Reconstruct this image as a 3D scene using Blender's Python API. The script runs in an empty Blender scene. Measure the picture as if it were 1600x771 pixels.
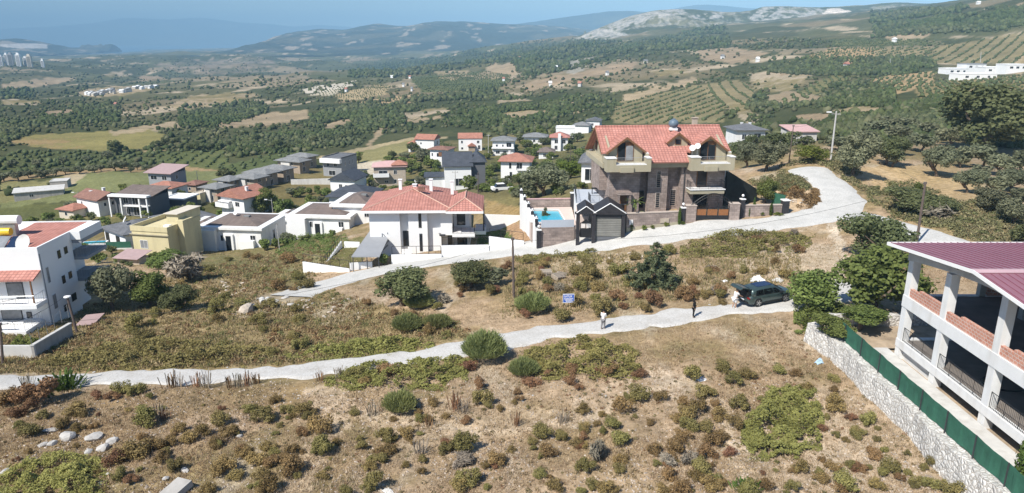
import bpy, bmesh, math, random
import numpy as np
from mathutils import Vector, Matrix

SC = bpy.context.scene
COL = SC.collection
# ------------------------------------------------------------------ camera
F = 1110.0
PITCH = math.radians(16.2)
CAM_Z = 22.0
cam_data = bpy.data.cameras.new("camera")
cam = bpy.data.objects.new("camera", cam_data)
COL.objects.link(cam)
cam.location = (0, 0, CAM_Z)
cam.rotation_euler = (math.pi / 2 - PITCH, 0, 0)
cam_data.sensor_width = 36.0
cam_data.lens = 36.0 * F / 1600.0
cam_data.clip_start = 0.5
cam_data.clip_end = 80000
SC.camera = cam
# ------------------------------------------------------------------ sky, sun, exposure
SUN_EL = math.radians(48.5)
SUN_AZ = math.radians(222)          # clockwise from +Y: behind the camera, to its left
world = bpy.data.worlds.new("World")
SC.world = world
world.use_nodes = True
wt = world.node_tree
bg = wt.nodes["Background"]
sky = wt.nodes.new("ShaderNodeTexSky")
sky.sky_type = 'NISHITA'
sky.sun_disc = False
sky.sun_elevation = SUN_EL
sky.sun_rotation = SUN_AZ
sky.altitude = 100
sky.air_density = 1.0
sky.dust_density = 0.0
sky.ozone_density = 6.0
wt.links.new(sky.outputs[0], bg.inputs[0])
bg.inputs[1].default_value = 0.08
sun_data = bpy.data.lights.new("sun", 'SUN')
sun_data.energy = 4.4
sun_data.angle = math.radians(0.53)
sun_data.color = (1.0, 0.95, 0.87)
sun = bpy.data.objects.new("sun", sun_data)
COL.objects.link(sun)
_d = Vector((-math.sin(SUN_AZ) * math.cos(SUN_EL), -math.cos(SUN_AZ) * math.cos(SUN_EL), -math.sin(SUN_EL)))
sun.rotation_euler = _d.to_track_quat('-Z', 'Y').to_euler()
sun.location = (-60, -60, 120)
SC.view_settings.view_transform = 'Standard'
SC.view_settings.look = 'None'
SC.view_settings.gamma = 1
SC.view_settings.exposure = 0.64
SC.cycles.max_bounces = 5
SC.cycles.diffuse_bounces = 2
SC.cycles.glossy_bounces = 2
SC.cycles.transmission_bounces = 3
SC.cycles.transparent_max_bounces = 6
SC.cycles.volume_bounces = 0
SC.cycles.use_denoising = True

RNG = np.random.default_rng(7)
random.seed(7)

# ------------------------------------------------------------------ property helpers
def tag(o, label=None, cat=None, group=None, kind=None):
    if label: o["label"] = label
    if cat: o["category"] = cat
    if group: o["group"] = group
    if kind: o["kind"] = kind
    return o

def empty(name, loc, rz=0.0):
    o = bpy.data.objects.new(name, None)
    o.empty_display_size = 0.5
    COL.objects.link(o)
    o.location = loc
    o.rotation_euler = (0, 0, rz)
    return o

def copy_tree(o, parent=None):
    c = o.copy()
    COL.objects.link(c)
    if parent is not None:
        c.parent = parent
    for ch in list(o.children):
        copy_tree(ch, c)
    return c

# ------------------------------------------------------------------ noise
def _hash(ix, iy, seed):
    n = (ix.astype(np.int64) * 374761393 + iy.astype(np.int64) * 668265263 + seed * 974711) & 0xFFFFFFFF
    n = ((n ^ (n >> 13)) * 1274126177) & 0xFFFFFFFF
    n = (n ^ (n >> 16)) & 0xFFFFFFFF
    return n.astype(np.float64) / 4294967295.0

def vnoise(x, y, seed=0):
    x = np.asarray(x, float); y = np.asarray(y, float)
    ix = np.floor(x); iy = np.floor(y)
    fx = x - ix; fy = y - iy
    fx = fx * fx * (3 - 2 * fx); fy = fy * fy * (3 - 2 * fy)
    a = _hash(ix, iy, seed); b = _hash(ix + 1, iy, seed)
    c = _hash(ix, iy + 1, seed); d = _hash(ix + 1, iy + 1, seed)
    return (a * (1 - fx) + b * fx) * (1 - fy) + (c * (1 - fx) + d * fx) * fy

def fbm(x, y, seed=0, octv=4):
    s = 0; amp = 0.5; tot = 0
    for i in range(octv):
        s = s + amp * vnoise(np.asarray(x) * 2 ** i, np.asarray(y) * 2 ** i, seed + i * 17)
        tot += amp; amp *= 0.5
    return s / tot

def sstep(a, b, x):
    t = np.clip((np.asarray(x, float) - a) / (b - a), 0, 1)
    return t * t * (3 - 2 * t)

# ------------------------------------------------------------------ picture -> place (used to survey the site from the photograph)
CP, SP = math.cos(PITCH), math.sin(PITCH)
def slope_of(py):
    b = (385.5 - np.asarray(py, float)) / F
    return (SP - b * CP) / (CP + b * SP)         # drop per metre of Y
def x_over_y(px, py):
    b = (385.5 - np.asarray(py, float)) / F
    return ((np.asarray(px, float) - 800) / F) / (CP + b * SP)
def at(px, py, Y):
    return Vector((float(x_over_y(px, py)) * Y, Y, CAM_Z - float(slope_of(py)) * Y))
def at_z(px, py, z):
    Y = (CAM_Z - z) / float(slope_of(py))
    return Vector((float(x_over_y(px, py)) * Y, Y, z))
def project(x, y, z):
    d = y * CP - (z - CAM_Z) * SP
    u = y * SP + (z - CAM_Z) * CP
    return 800 + F * x / d, 385.5 - F * u / d

# surveyed heights: (px, py, z) near, (px, py, Y) far
NEAR = [(0,771,-2.0),(400,771,-1.5),(800,771,-1),(1200,771,-.7),(1550,771,-.7),(0,680,-2.6),(400,680,-2.1),(800,680,-1.3),(1200,650,-.8),(1400,650,-.6),
 (-150,600,-3.4),(-150,771,-2.3),(1750,771,.3),(1750,600,.5),
 (0,597,-3),(200,592,-3),(400,590,-2.7),(600,570,-2.2),(720,542,-1.8),(940,514,-1.2),(1083,497,-.7),(1150,482,-.3),(1260,465,0),
 (1350,470,.2),(1500,530,.5),(1620,600,.5),(1500,450,1.0),(1620,480,1.0),
 (50,560,-4.3),(0,530,-5.2),(120,520,-5.4),(250,500,-5.4),(400,480,-5.2),(500,470,-5.6),(480,455,-6.4),(350,430,-8.6),(440,420,-9.2),(300,450,-7.6),(200,470,-6.8),
 (600,470,-4),(600,510,-3),(800,450,-2.4),(740,440,-3.2),(1000,440,-1.2),(1200,430,.2),(1300,400,.9),(880,420,-2.6),(680,425,-4.6),
 (560,430,-6.3),(620,417,-5.8),(700,405,-5.0),(780,393,-4.0),(860,385,-2.9),(950,376,-1.7),(1050,366,-.6),(1150,355,.3),(1250,343,1),(1300,320,1.7),(1312,300,2.5),(1260,265,4),
 (1380,352,1.7),(1440,370,1.9),(1490,385,2.0),(1600,420,1.8),
 (650,395,-6.4),(560,400,-7.4),(520,390,-9.0),(780,368,-6.2),(850,345,-1.6),(960,335,.2),(1100,330,1.1),(1200,310,1.3),(1000,320,1.0),(1210,330,1.2)]
FAR = [(1200,285,100),(1180,262,118),(1400,283,104),(1425,262,112),(1500,330,80),(1580,340,80),(1530,240,135),(1600,232,140),(1400,190,200),(1280,235,125),
 (1380,150,300),(1550,115,480),(1550,60,750),(1500,25,1000),(1580,8,900),(1680,40,700),(1680,120,380),(1680,240,140),(1680,360,75),
 (1050,188,330),(900,230,280),(1050,168,420),(1050,130,600),(1180,130,560),(1250,100,620),(1300,60,1000),(1000,100,1000),(900,82,1500),(1000,62,1800),(1100,60,1500),(1250,50,1300),(1400,30,1250),
 (980,250,230),(1120,225,230),
 (790,320,122),(760,290,165),(720,280,212),(800,285,212),(610,290,212),(735,235,285),(785,243,265),(685,260,245),(660,237,275),(860,262,215),(940,262,190),
 (370,340,173),(340,395,125),(510,365,135),(255,405,115),(180,385,135),(240,300,205),(150,270,245),(200,290,215),(450,265,250),(520,268,252),(430,310,190),(560,330,155),
 (80,360,160),(0,345,178),(0,290,225),(150,255,280),(150,236,335),(150,209,405),(20,200,430),(150,190,520),(150,160,800),(150,130,1400),(150,110,2200),(100,95,3500),(150,86,6000),
 (-150,300,210),(-150,200,420),(-150,120,1800),(-150,90,5000),(-150,450,80),(-150,380,135),
 (500,240,300),(560,227,340),(600,205,420),(450,200,470),(450,160,750),(600,165,620),(750,170,500),(750,130,900),(620,130,1000),(700,112,1300),(450,120,1600),(450,95,3000),(450,78,5500),(300,82,6500),
 (820,200,370),(860,160,500),(940,170,430),(300,160,800),(300,200,450),(300,130,1450),(300,108,2300),(600,108,2300),(700,98,2100),(800,76,2300),(650,85,4500),(800,70,5000),(330,240,310),(400,235,310)]
_P = []
for px, py, z in NEAR:
    s = float(slope_of(py)); Y = (CAM_Z - z) / s; _P.append((float(x_over_y(px, py)), Y, s))
for px, py, Y in FAR:
    _P.append((float(x_over_y(px, py)), Y, float(slope_of(py))))
for a, Y, z in [(-.9, 15, -1.8), (-.3, 15, -.9), (.3, 15, -.6), (.9, 15, .4), (0, 9, -.6), (-1.2, 30, -2.4), (1.2, 30, 1.0), (-1.2, 60, -6), (1.2, 60, 2)]:
    _P.append((a, Y, (CAM_Z - z) / Y))
_P = np.array(_P)
def _tps(r2):
    return 0.5 * r2 * np.log(np.maximum(r2, 1e-12))
_KA = 2.2
_U = np.stack([_P[:, 0] * _KA, np.log(_P[:, 1])], 1)
_n = len(_U)
_D2 = ((_U[:, None, :] - _U[None, :, :]) ** 2).sum(-1)
_A = np.zeros((_n + 3, _n + 3))
_A[:_n, :_n] = _tps(_D2) + np.eye(_n) * 0.004
_A[:_n, _n] = 1; _A[:_n, _n + 1:] = _U
_A[_n, :_n] = 1; _A[_n + 1:, :_n] = _U.T
# interpolate slope relative to a smooth reference so that heights stay tame
def _ref(lnY):
    return 24.0 / np.exp(lnY)
_b = np.zeros(_n + 3); _b[:_n] = (_P[:, 2] - _ref(_U[:, 1])) * np.exp(_U[:, 1]) ** 0.5
_W = np.linalg.solve(_A, _b)
def base_h(x, y):
    x = np.asarray(x, float).ravel(); y = np.maximum(np.asarray(y, float).ravel(), 6.0)
    a = np.clip(x / y, -1.25, 1.25) * _KA; l = np.log(y)
    out = np.empty(len(a))
    for i in range(0, len(a), 20000):
        u = np.stack([a[i:i+20000], l[i:i+20000]], 1)
        r2 = ((u[:, None, :] - _U[None, :, :]) ** 2).sum(-1)
        out[i:i+20000] = _tps(r2) @ _W[:_n] + _W[_n] + u @ _W[_n + 1:]
    s = out / np.sqrt(y) + _ref(l)
    return CAM_Z - s * y

def ground_px(px, py, lift=0.0):
    """survey: the ground point seen at each photo pixel"""
    px = np.atleast_1d(np.asarray(px, float)); py = np.atleast_1d(np.asarray(py, float))
    xo = x_over_y(px, py); s = slope_of(py)
    Ys = np.exp(np.linspace(math.log(16), math.log(12000), 420))
    res = np.zeros((len(px), 3))
    for i in range(0, len(px), 2000):
        xo_ = xo[i:i+2000]; s_ = s[i:i+2000]
        X = xo_[:, None] * Ys[None]; YY = np.broadcast_to(Ys[None], X.shape)
        H = base_h(X, YY).reshape(X.shape)
        below = (CAM_Z - s_[:, None] * YY) < H
        k = np.where(below.any(1), below.argmax(1), len(Ys) - 1)
        k = np.maximum(k, 1)
        y0 = Ys[k - 1]; y1 = Ys[k]
        r = np.arange(len(k))
        g0 = (CAM_Z - s_ * y0) - H[r, k - 1]; g1 = (CAM_Z - s_ * y1) - H[r, k]
        t = np.clip(g0 / np.where(np.abs(g0 - g1) < 1e-9, 1, g0 - g1), 0, 1)
        Y = y0 + (y1 - y0) * t
        res[i:i+2000, 0] = xo_ * Y; res[i:i+2000, 1] = Y
        res[i:i+2000, 2] = base_h(xo_ * Y, Y) + lift
    return res
def G(px, py):
    return Vector(ground_px([px], [py])[0])
def hz(x, y):
    return float(base_h([x], [y])[0])

def inpoly(px, py, poly):
    px = np.asarray(px); py = np.asarray(py)
    ins = np.zeros(px.shape, bool); n = len(poly)
    j = n - 1
    for i in range(n):
        xi, yi = poly[i]; xj, yj = poly[j]
        if yi != yj:
            c = ((yi > py) != (yj > py)) & (px < (xj - xi) * (py - yi) / (yj - yi) + xi)
            ins ^= c
        j = i
    return ins

# ------------------------------------------------------------------ materials
def nodes_of(m):
    m.use_nodes = True
    nt = m.node_tree
    return nt, nt.nodes, nt.links

def mat(name, col, rough=0.85, var=0.12, scale=1.5, metal=0.0, bump=0.0, bscale=20.0, spec=0.3, dirt=None):
    """plain surface with a little blotchy colour variation and optional bump and dirt stains"""
    m = bpy.data.materials.new(name)
    nt, N, L = nodes_of(m)
    p = N["Principled BSDF"]
    p.inputs["Roughness"].default_value = rough
    p.inputs["Metallic"].default_value = metal
    p.inputs["Specular IOR Level"].default_value = spec
    geo = N.new("ShaderNodeNewGeometry")
    nz = N.new("ShaderNodeTexNoise"); nz.inputs["Scale"].default_value = scale; nz.inputs["Detail"].default_value = 6
    nz.inputs["Roughness"].default_value = 0.65
    L.new(geo.outputs["Position"], nz.inputs["Vector"])
    r = N.new("ShaderNodeValToRGB")
    c = np.array(col)
    r.color_ramp.elements[0].position = 0.3; r.color_ramp.elements[1].position = 0.7
    r.color_ramp.elements[0].color = (*np.clip(c * (1 - var), 0, 1), 1)
    r.color_ramp.elements[1].color = (*np.clip(c * (1 + var), 0, 1), 1)
    L.new(nz.outputs[0], r.inputs[0])
    out = r.outputs[0]
    if dirt is not None:
        n2 = N.new("ShaderNodeTexNoise"); n2.inputs["Scale"].default_value = 0.55; n2.inputs["Detail"].default_value = 8
        mp = N.new("ShaderNodeMapping"); mp.inputs["Scale"].default_value = (2.5, 2.5, 0.5)
        L.new(geo.outputs["Position"], mp.inputs[0]); L.new(mp.outputs[0], n2.inputs["Vector"])
        r2 = N.new("ShaderNodeValToRGB"); r2.color_ramp.elements[0].position = 0.5; r2.color_ramp.elements[1].position = 0.78
        r2.color_ramp.elements[0].color = (0, 0, 0, 1); r2.color_ramp.elements[1].color = (.7, .7, .7, 1)
        L.new(n2.outputs[0], r2.inputs[0])
        mx = N.new("ShaderNodeMix"); mx.data_type = 'RGBA'
        L.new(r2.outputs[0], mx.inputs[0]); L.new(out, mx.inputs[6]); mx.inputs[7].default_value = (*dirt, 1)
        out = mx.outputs[2]
    L.new(out, p.inputs["Base Color"])
    if bump:
        nb = N.new("ShaderNodeTexNoise"); nb.inputs["Scale"].default_value = bscale; nb.inputs["Detail"].default_value = 5
        L.new(geo.outputs["Position"], nb.inputs["Vector"])
        b = N.new("ShaderNodeBump"); b.inputs["Strength"].default_value = bump; b.inputs["Distance"].default_value = 0.05
        L.new(nb.outputs[0], b.inputs["Height"]); L.new(b.outputs[0], p.inputs["Normal"])
    return m

def link_mesh(name, verts, faces, material, parent=None, colors=None, smooth=False, uvs=None):
    """one mesh object; verts (n,3) array, faces list or (m,k) array; colours per vertex in attribute 'tint'"""
    me = bpy.data.meshes.new(name)
    if isinstance(faces, np.ndarray):
        v = np.asarray(verts, np.float32); m, k = faces.shape
        me.vertices.add(len(v)); me.vertices.foreach_set("co", v.ravel())
        me.loops.add(m * k); me.loops.foreach_set("vertex_index", faces.astype(np.int32).ravel())
        me.polygons.add(m)
        me.polygons.foreach_set("loop_start", np.arange(0, m * k, k, dtype=np.int32))
        me.polygons.foreach_set("loop_total", np.full(m, k, dtype=np.int32))
        me.update(calc_edges=True)
    else:
        me.from_pydata([tuple(p) for p in verts], [], faces)
    if smooth:
        me.polygons.foreach_set("use_smooth", np.ones(len(me.polygons), bool))
    if colors is not None:
        at_ = me.color_attributes.new("tint", 'FLOAT_COLOR', 'POINT')
        c = np.ones((len(me.vertices), 4), np.float32); c[:, :3] = colors
        at_.data.foreach_set("color", c.ravel())
    if material is not None:
        me.materials.append(material)
    o = bpy.data.objects.new(name, me)
    COL.objects.link(o)
    if parent is not None:
        o.parent = parent
    return o
# ================================================================== LAND
ROAD_PX = [(452,463),(480,452),(515,442),(560,430),(620,417),(700,405),(780,394),(860,386),(950,376.5),(1050,366),(1150,355),(1230,346),(1290,334),(1318,318),(1312,298),(1290,280),(1268,266),(1262,261)]
BRANCH_PX = [(1296,334),(1335,335),(1380,350),(1440,369),(1490,384),(1560,402),(1680,430)]
TRACK_PX = [(-160,603),(-60,598),(60,594),(200,590),(330,587),(430,583),(520,574),(600,563),(680,551),(760,535),(850,520),(940,508),(1020,499),(1090,490),(1150,484),(1220,475),(1285,464),(1320,452),(1308,438)]
def smooth_path(pts, step=1.0):
    p = np.array(pts, float)
    # Chaikin then resample
    for _ in range(3):
        q = [p[0]]
        for i in range(len(p) - 1):
            q.append(p[i] * .75 + p[i+1] * .25); q.append(p[i] * .25 + p[i+1] * .75)
        q.append(p[-1]); p = np.array(q)
    d = np.r_[0, np.cumsum(np.linalg.norm(np.diff(p, axis=0), axis=1))]
    n = max(2, int(d[-1] / step))
    t = np.linspace(0, d[-1], n)
    return np.stack([np.interp(t, d, p[:, k]) for k in range(p.shape[1])], 1)
def world_path(px):
    g = ground_px([p[0] for p in px], [p[1] for p in px])
    return smooth_path(g[:, :2], 0.4)
ROAD = world_path(ROAD_PX); BRANCH = world_path(BRANCH_PX); TRACK = world_path(TRACK_PX)
def path_dist(x, y, path):
    x = np.asarray(x, float).ravel(); y = np.asarray(y, float).ravel()
    out = np.full(len(x), 1e9)
    sel = np.where((x > path[:, 0].min() - 12) & (x < path[:, 0].max() + 12) & (y > path[:, 1].min() - 12) & (y < path[:, 1].max() + 12))[0]
    pp = path[::2]
    for i in range(0, len(sel), 4000):
        s = sel[i:i+4000]
        out[s] = np.sqrt(((x[s, None] - pp[None, :, 0]) ** 2 + (y[s, None] - pp[None, :, 1]) ** 2).min(1))
    return out

def micro(x, y):
    near = (fbm(x / 1.7, y / 1.7, 3, 4) - .5) * 0.42 + (fbm(x / 6, y / 6, 5, 3) - .5) * 0.35
    far = (fbm(x / 90, y / 90, 9, 5) - .5)
    roll = (fbm(x / 330 + y / 900, y / 420, 10, 4) - .5) * sstep(450, 1300, y) * np.clip(y * .026, 0, 62) * (1 - sstep(3500, 7000, y)) * (1 - .92 * sstep(.10, .36, x / y))
    return near * (1 - sstep(120, 300, y)) + far * sstep(160, 900, y) * np.clip(y * 0.010, 0, 18) + roll

PADS = []     # (polygon world xy, z): flat made ground under houses and yards
def pad_flat(x, y, z):
    return z

print("terrain grid")
na, nl = 620, 640
av = np.linspace(-1.22, 1.22, na)
lv = np.linspace(math.log(9), math.log(9500), nl)
# more rows near the middle distance
A_, L_ = np.meshgrid(av, lv)
gy = np.exp(L_).ravel(); gx = (A_ * np.exp(L_)).ravel()
gz0 = base_h(gx, gy)
dr = np.minimum(path_dist(gx, gy, ROAD) / 2.9, path_dist(gx, gy, BRANCH) / 2.4)
dt = path_dist(gx, gy, TRACK) / 1.7
dmin = np.minimum(dr, dt)
mask = 1 - sstep(0.9, 1.7, dmin)
gz = gz0 + micro(gx, gy) * (1 - mask) - 0.10 * mask
gpx, gpy = project(gx, gy, gz)

def C(*c): return np.array(c, float)
n1 = fbm(gx / 3.1, gy / 3.1, 11, 5); n2 = fbm(gx / 14, gy / 14, 12, 4); n3 = fbm(gx / 60, gy / 60, 13, 4); n4 = fbm(gx / 260, gy / 260, 14, 5)
n5 = fbm(gx / 0.8, gy / 0.8, 15, 3)
def mixc(c1, c2, t): return c1 * (1 - t[:, None]) + c2 * t[:, None]
STRAW = C(.355, .262, .155); SOIL = C(.42, .318, .225); PALE = C(.60, .53, .45); OLIVE = C(.19, .17, .085); RUST = C(.25, .165, .10)
col = mixc(np.tile(SOIL, (len(gx), 1)), STRAW, sstep(.38, .62, n2 * .6 + n1 * .4))
col = mixc(col, OLIVE * 1.1, sstep(.46, .68, n1 * .55 + n2 * .45) * .6)
col = mixc(col, RUST, sstep(.56, .75, n5 * .5 + n1 * .5) * .5)
col = mixc(col, PALE, sstep(.58, .75, fbm(gx / 2.2, gy / 5, 21, 4)) * .45)
far_t = sstep(110, 190, gy)
farc = mixc(np.tile(C(.085, .092, .042), (len(gx), 1)), C(.22, .18, .105), sstep(.58, .72, n3 * .55 + n4 * .45))
farc = mixc(farc, C(.05, .062, .026), sstep(.5, .66, fbm(gx / 35, gy / 35, 31, 4)) * .8)
cs = 135.0
wx = gx + (fbm(gx / 160, gy / 160, 35, 3) - .5) * 170; wy = gy * .55 + (fbm(gx / 160, gy / 160, 36, 3) - .5) * 120
bi = np.floor(wx / cs); bj = np.floor(wy / cs); best = np.full(len(gx), 1e9); cid = np.zeros(len(gx))
for di in (-1, 0, 1):
    for dj in (-1, 0, 1):
        ci, cj = bi + di, bj + dj
        d_ = (wx / cs - ci - _hash(ci, cj, 3)) ** 2 + (wy / cs - cj - _hash(ci, cj, 4)) ** 2
        k_ = d_ < best; best = np.where(k_, d_, best); cid = np.where(k_, _hash(ci, cj, 5), cid)
FPAL = np.array([(.06,.07,.032),(.075,.085,.04),(.055,.065,.03),(.10,.11,.05),(.09,.10,.05),(.13,.125,.065),(.08,.085,.042),(.065,.075,.034),(.25,.20,.13),(.11,.115,.055),(.14,.135,.072),(.32,.26,.185)])
fcell = FPAL[np.clip((cid * len(FPAL)).astype(int), 0, len(FPAL) - 1)]
farc = mixc(farc, fcell, .72 * sstep(420, 800, gy))
farc = mixc(farc, C(.42, .35, .26), sstep(.68, .76, fbm(gx / 45, gy / 120, 33, 4)) * sstep(150, 500, gy))
col = mixc(col, farc, far_t)

jx = (vnoise(gpx / 9, gpy / 5, 41) - .5) * 9; jy = (vnoise(gpx / 9, gpy / 5, 42) - .5) * 3.5
def zone(poly, c, a=1.0, var=.18, edge=1.0, mix2=None):
    global col
    ins = inpoly(gpx + jx * edge, gpy + jy * edge, poly)
    if not ins.any(): return
    t = np.zeros(len(gx)); t[ins] = a
    cc = np.tile(C(*c), (len(gx), 1)) * (1 + (n2[:, None] - .5) * 2 * var)
    if mix2 is not None:
        cc = mixc(cc, np.tile(C(*mix2), (len(gx), 1)), sstep(.45, .62, n1 * .4 + n3 * .6))
    col = mixc(col, cc, t)
# --- near ground
DRYGREEN = [(-200,470),(0,500),(160,470),(300,420),(420,400),(480,440),(560,470),(700,500),(740,530),(600,560),(400,578),(0,584),(-200,590)]
zone(DRYGREEN, (.31,.245,.125), .75, .3, 2.0, (.19,.175,.08))
zone([(330,390),(430,360),(545,372),(520,400),(470,440),(380,450),(310,430)], (.16,.17,.06), .7, .3)
zone([(270,440),(360,430),(440,445),(420,470),(330,475),(260,468)], (.46,.37,.25), .6, .2)
zone([(360,478),(400,465),(450,452),(475,462),(420,500),(370,500)], (.52,.45,.36), .7, .2)
zone([(480,478),(540,462),(590,470),(560,500),(500,515)], (.50,.43,.34), .6, .2)
zone([(-200,590),(0,612),(300,606),(480,600),(470,640),(300,650),(200,720),(0,771),(-200,780)], (.30,.215,.115), .6, .3)
zone([(470,605),(540,600),(560,640),(520,700),(480,771),(430,771),(470,700),(500,650)], (.56,.45,.34), .75, .15, 2)
zone([(540,640),(700,620),(880,640),(1010,600),(1060,610),(900,665),(760,680),(600,690)], (.52,.41,.30), .65, .2, 2)
zone([(1150,400),(1240,380),(1300,385),(1330,420),(1290,440),(1220,432),(1160,425)], (.58,.50,.41), .6, .15, 2)
zone([(1290,350),(1310,352),(1325,400),(1318,445),(1300,440),(1308,400)], (.62,.54,.45), .8, .1)
zone([(1150,690),(1290,600),(1400,640),(1560,771),(1150,771)], (.52,.43,.33), .5, .2, 2)
zone([(850,400),(980,395),(1040,400),(960,425),(860,420)], (.55,.47,.37), .5, .2, 2)
zone([(800,690),(1150,690),(1150,771),(800,771)], (.46,.35,.24), .4, .2, 2)
zone([(1190,285),(1250,275),(1290,310),(1240,330),(1200,320)], (.55,.42,.29), .9, .2)
zone([(1255,262),(1330,300),(1360,340),(1345,345),(1310,300),(1290,280)], (.48,.37,.25), .7, .2)
zone([(1340,262),(1480,255),(1600,330),(1600,430),(1480,378),(1400,340)], (.46,.345,.20), .75, .2)
zone([(748,352),(795,350),(815,385),(740,392)], (.075,.125,.03), .95, .15, .4)
zone([(790,352),(815,350),(832,380),(806,388)], (.42,.27,.17), .9, .15, .4)
zone([(505,388),(560,370),(590,372),(560,420),(500,420)], (.15,.15,.055), .9, .3, .4)
zone([(758,300),(815,300),(815,346),(760,346)], (.30,.215,.10), .8, .3)
zone([(280,255),(560,262),(690,222),(930,195),(930,300),(830,330),(760,312),(600,300),(560,350),(440,400),(280,420),(80,400),(60,340),(170,318),(285,300)], (.15,.145,.065), .8, .3, 1.0, (.25,.20,.10))
zone([(1180,150),(1420,165),(1600,150),(1600,240),(1480,225),(1400,215),(1330,225),(1240,235),(1160,262),(1100,240)], (.10,.105,.048), .8, .3, 1.5, (.22,.18,.10))
zone([(1340,300),(1420,300),(1480,330),(1600,330),(1600,400),(1500,375),(1400,335)], (.17,.15,.075), .6, .3, 1.5)
PATHC = (.60, .50, .39)
zone([(990,612),(1075,586),(1140,632),(1152,700),(1180,771),(1165,771),(1136,705),(1122,642),(1072,600),(995,624)], PATHC, .7, .12, 1.2)
zone([(760,670),(880,655),(1000,618),(1004,626),(890,668),(770,684)], PATHC, .55, .12, 1.2)
zone([(560,640),(640,650),(760,672),(758,682),(640,662),(556,655)], PATHC, .55, .12, 1.2)
zone([(1255,600),(1300,640),(1420,740),(1410,750),(1290,655),(1245,610)], PATHC, .5, .12, 1.2)
# --- valley floor fields
zone([(0,312),(60,300),(110,270),(180,268),(345,268),(345,292),(280,305),(170,312),(60,318),(0,330)], (.19,.205,.095), 1, .12)
zone([(-200,320),(0,284),(70,283),(110,272),(130,270),(60,306),(0,318),(-200,340)], (.22,.21,.10), 1, .15)
zone([(104,270),(142,268),(112,292),(60,312),(40,314),(90,294)], (.40,.34,.24), .95, .1, .5)
zone([(-50,330),(170,312),(200,320),(60,345),(-50,360)], (.13,.14,.055), .9, .25)
zone([(0,277),(160,262),(345,258),(345,268),(180,268),(100,273),(0,286)], (.38,.27,.16), .8, .2)
zone([(15,222),(60,210),(130,207),(230,203),(258,210),(235,233),(150,237),(60,230)], (.25,.225,.09), 1, .12, 1, (.32,.235,.12))
zone([(225,232),(262,228),(262,236),(225,238)], (.36,.29,.17), .9)
zone([(495,272),(545,244),(600,226),(640,219),(690,222),(640,232),(600,252),(560,262)], (.26,.24,.115), 1, .12)
zone([(495,246),(560,232),(640,216),(700,214),(700,217),(640,220),(560,238),(500,252)], (.44,.36,.23), .9, .1, .5)
zone([(560,255),(590,250),(600,258),(560,290),(530,292)], (.55,.50,.42), .9, .1, .6)
zone([(300,248),(340,236),(345,242),(310,254)], (.46,.36,.22), .95, .1, .5)
zone([(0,255),(40,258),(42,262),(0,262)], (.48,.38,.24), .9, .1, .5)
zone([(350,262),(480,228),(500,240),(480,255),(430,262),(360,275)], (.10,.125,.05), .9, .2)
zone([(400,285),(520,270),(540,300),(440,330),(400,330)], (.20,.165,.075), .8, .3)
# --- slopes beyond
FORESTS = [
 [(475,212),(490,180),(590,160),(700,150),(760,140),(800,152),(900,150),(965,160),(968,190),(900,198),(800,208),(690,205),(600,212),(560,225),(480,232)],
 [(545,110),(620,95),(740,82),(820,75),(860,78),(800,92),(700,108),(620,120),(545,122)],
 [(800,70),(880,62),(1000,68),(1080,48),(1130,40),(1140,75),(1000,85),(880,110),(820,120),(800,95)],
 [(1360,20),(1500,12),(1600,14),(1600,40),(1560,48),(1480,50),(1400,55),(1370,60)],
 [(1180,150),(1290,155),(1300,128),(1390,135),(1400,160),(1300,200),(1180,200),(1165,180)],
 [(1200,98),(1250,95),(1440,92),(1470,104),(1400,118),(1250,118),(1200,112)],
 [(120,165),(180,158),(190,190),(120,192),(60,195),(60,175)],
 [(0,140),(50,140),(55,152),(0,155)],

 [(280,170),(400,160),(420,175),(330,200),(280,200)],
 [(340,225),(400,215),(470,205),(480,235),(420,240),(360,235)],
 [(0,200),(60,198),(20,222),(0,225)],
]
for f in FORESTS:
    zone(f, (.055,.068,.028), .85, .2, 1.5)
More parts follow.
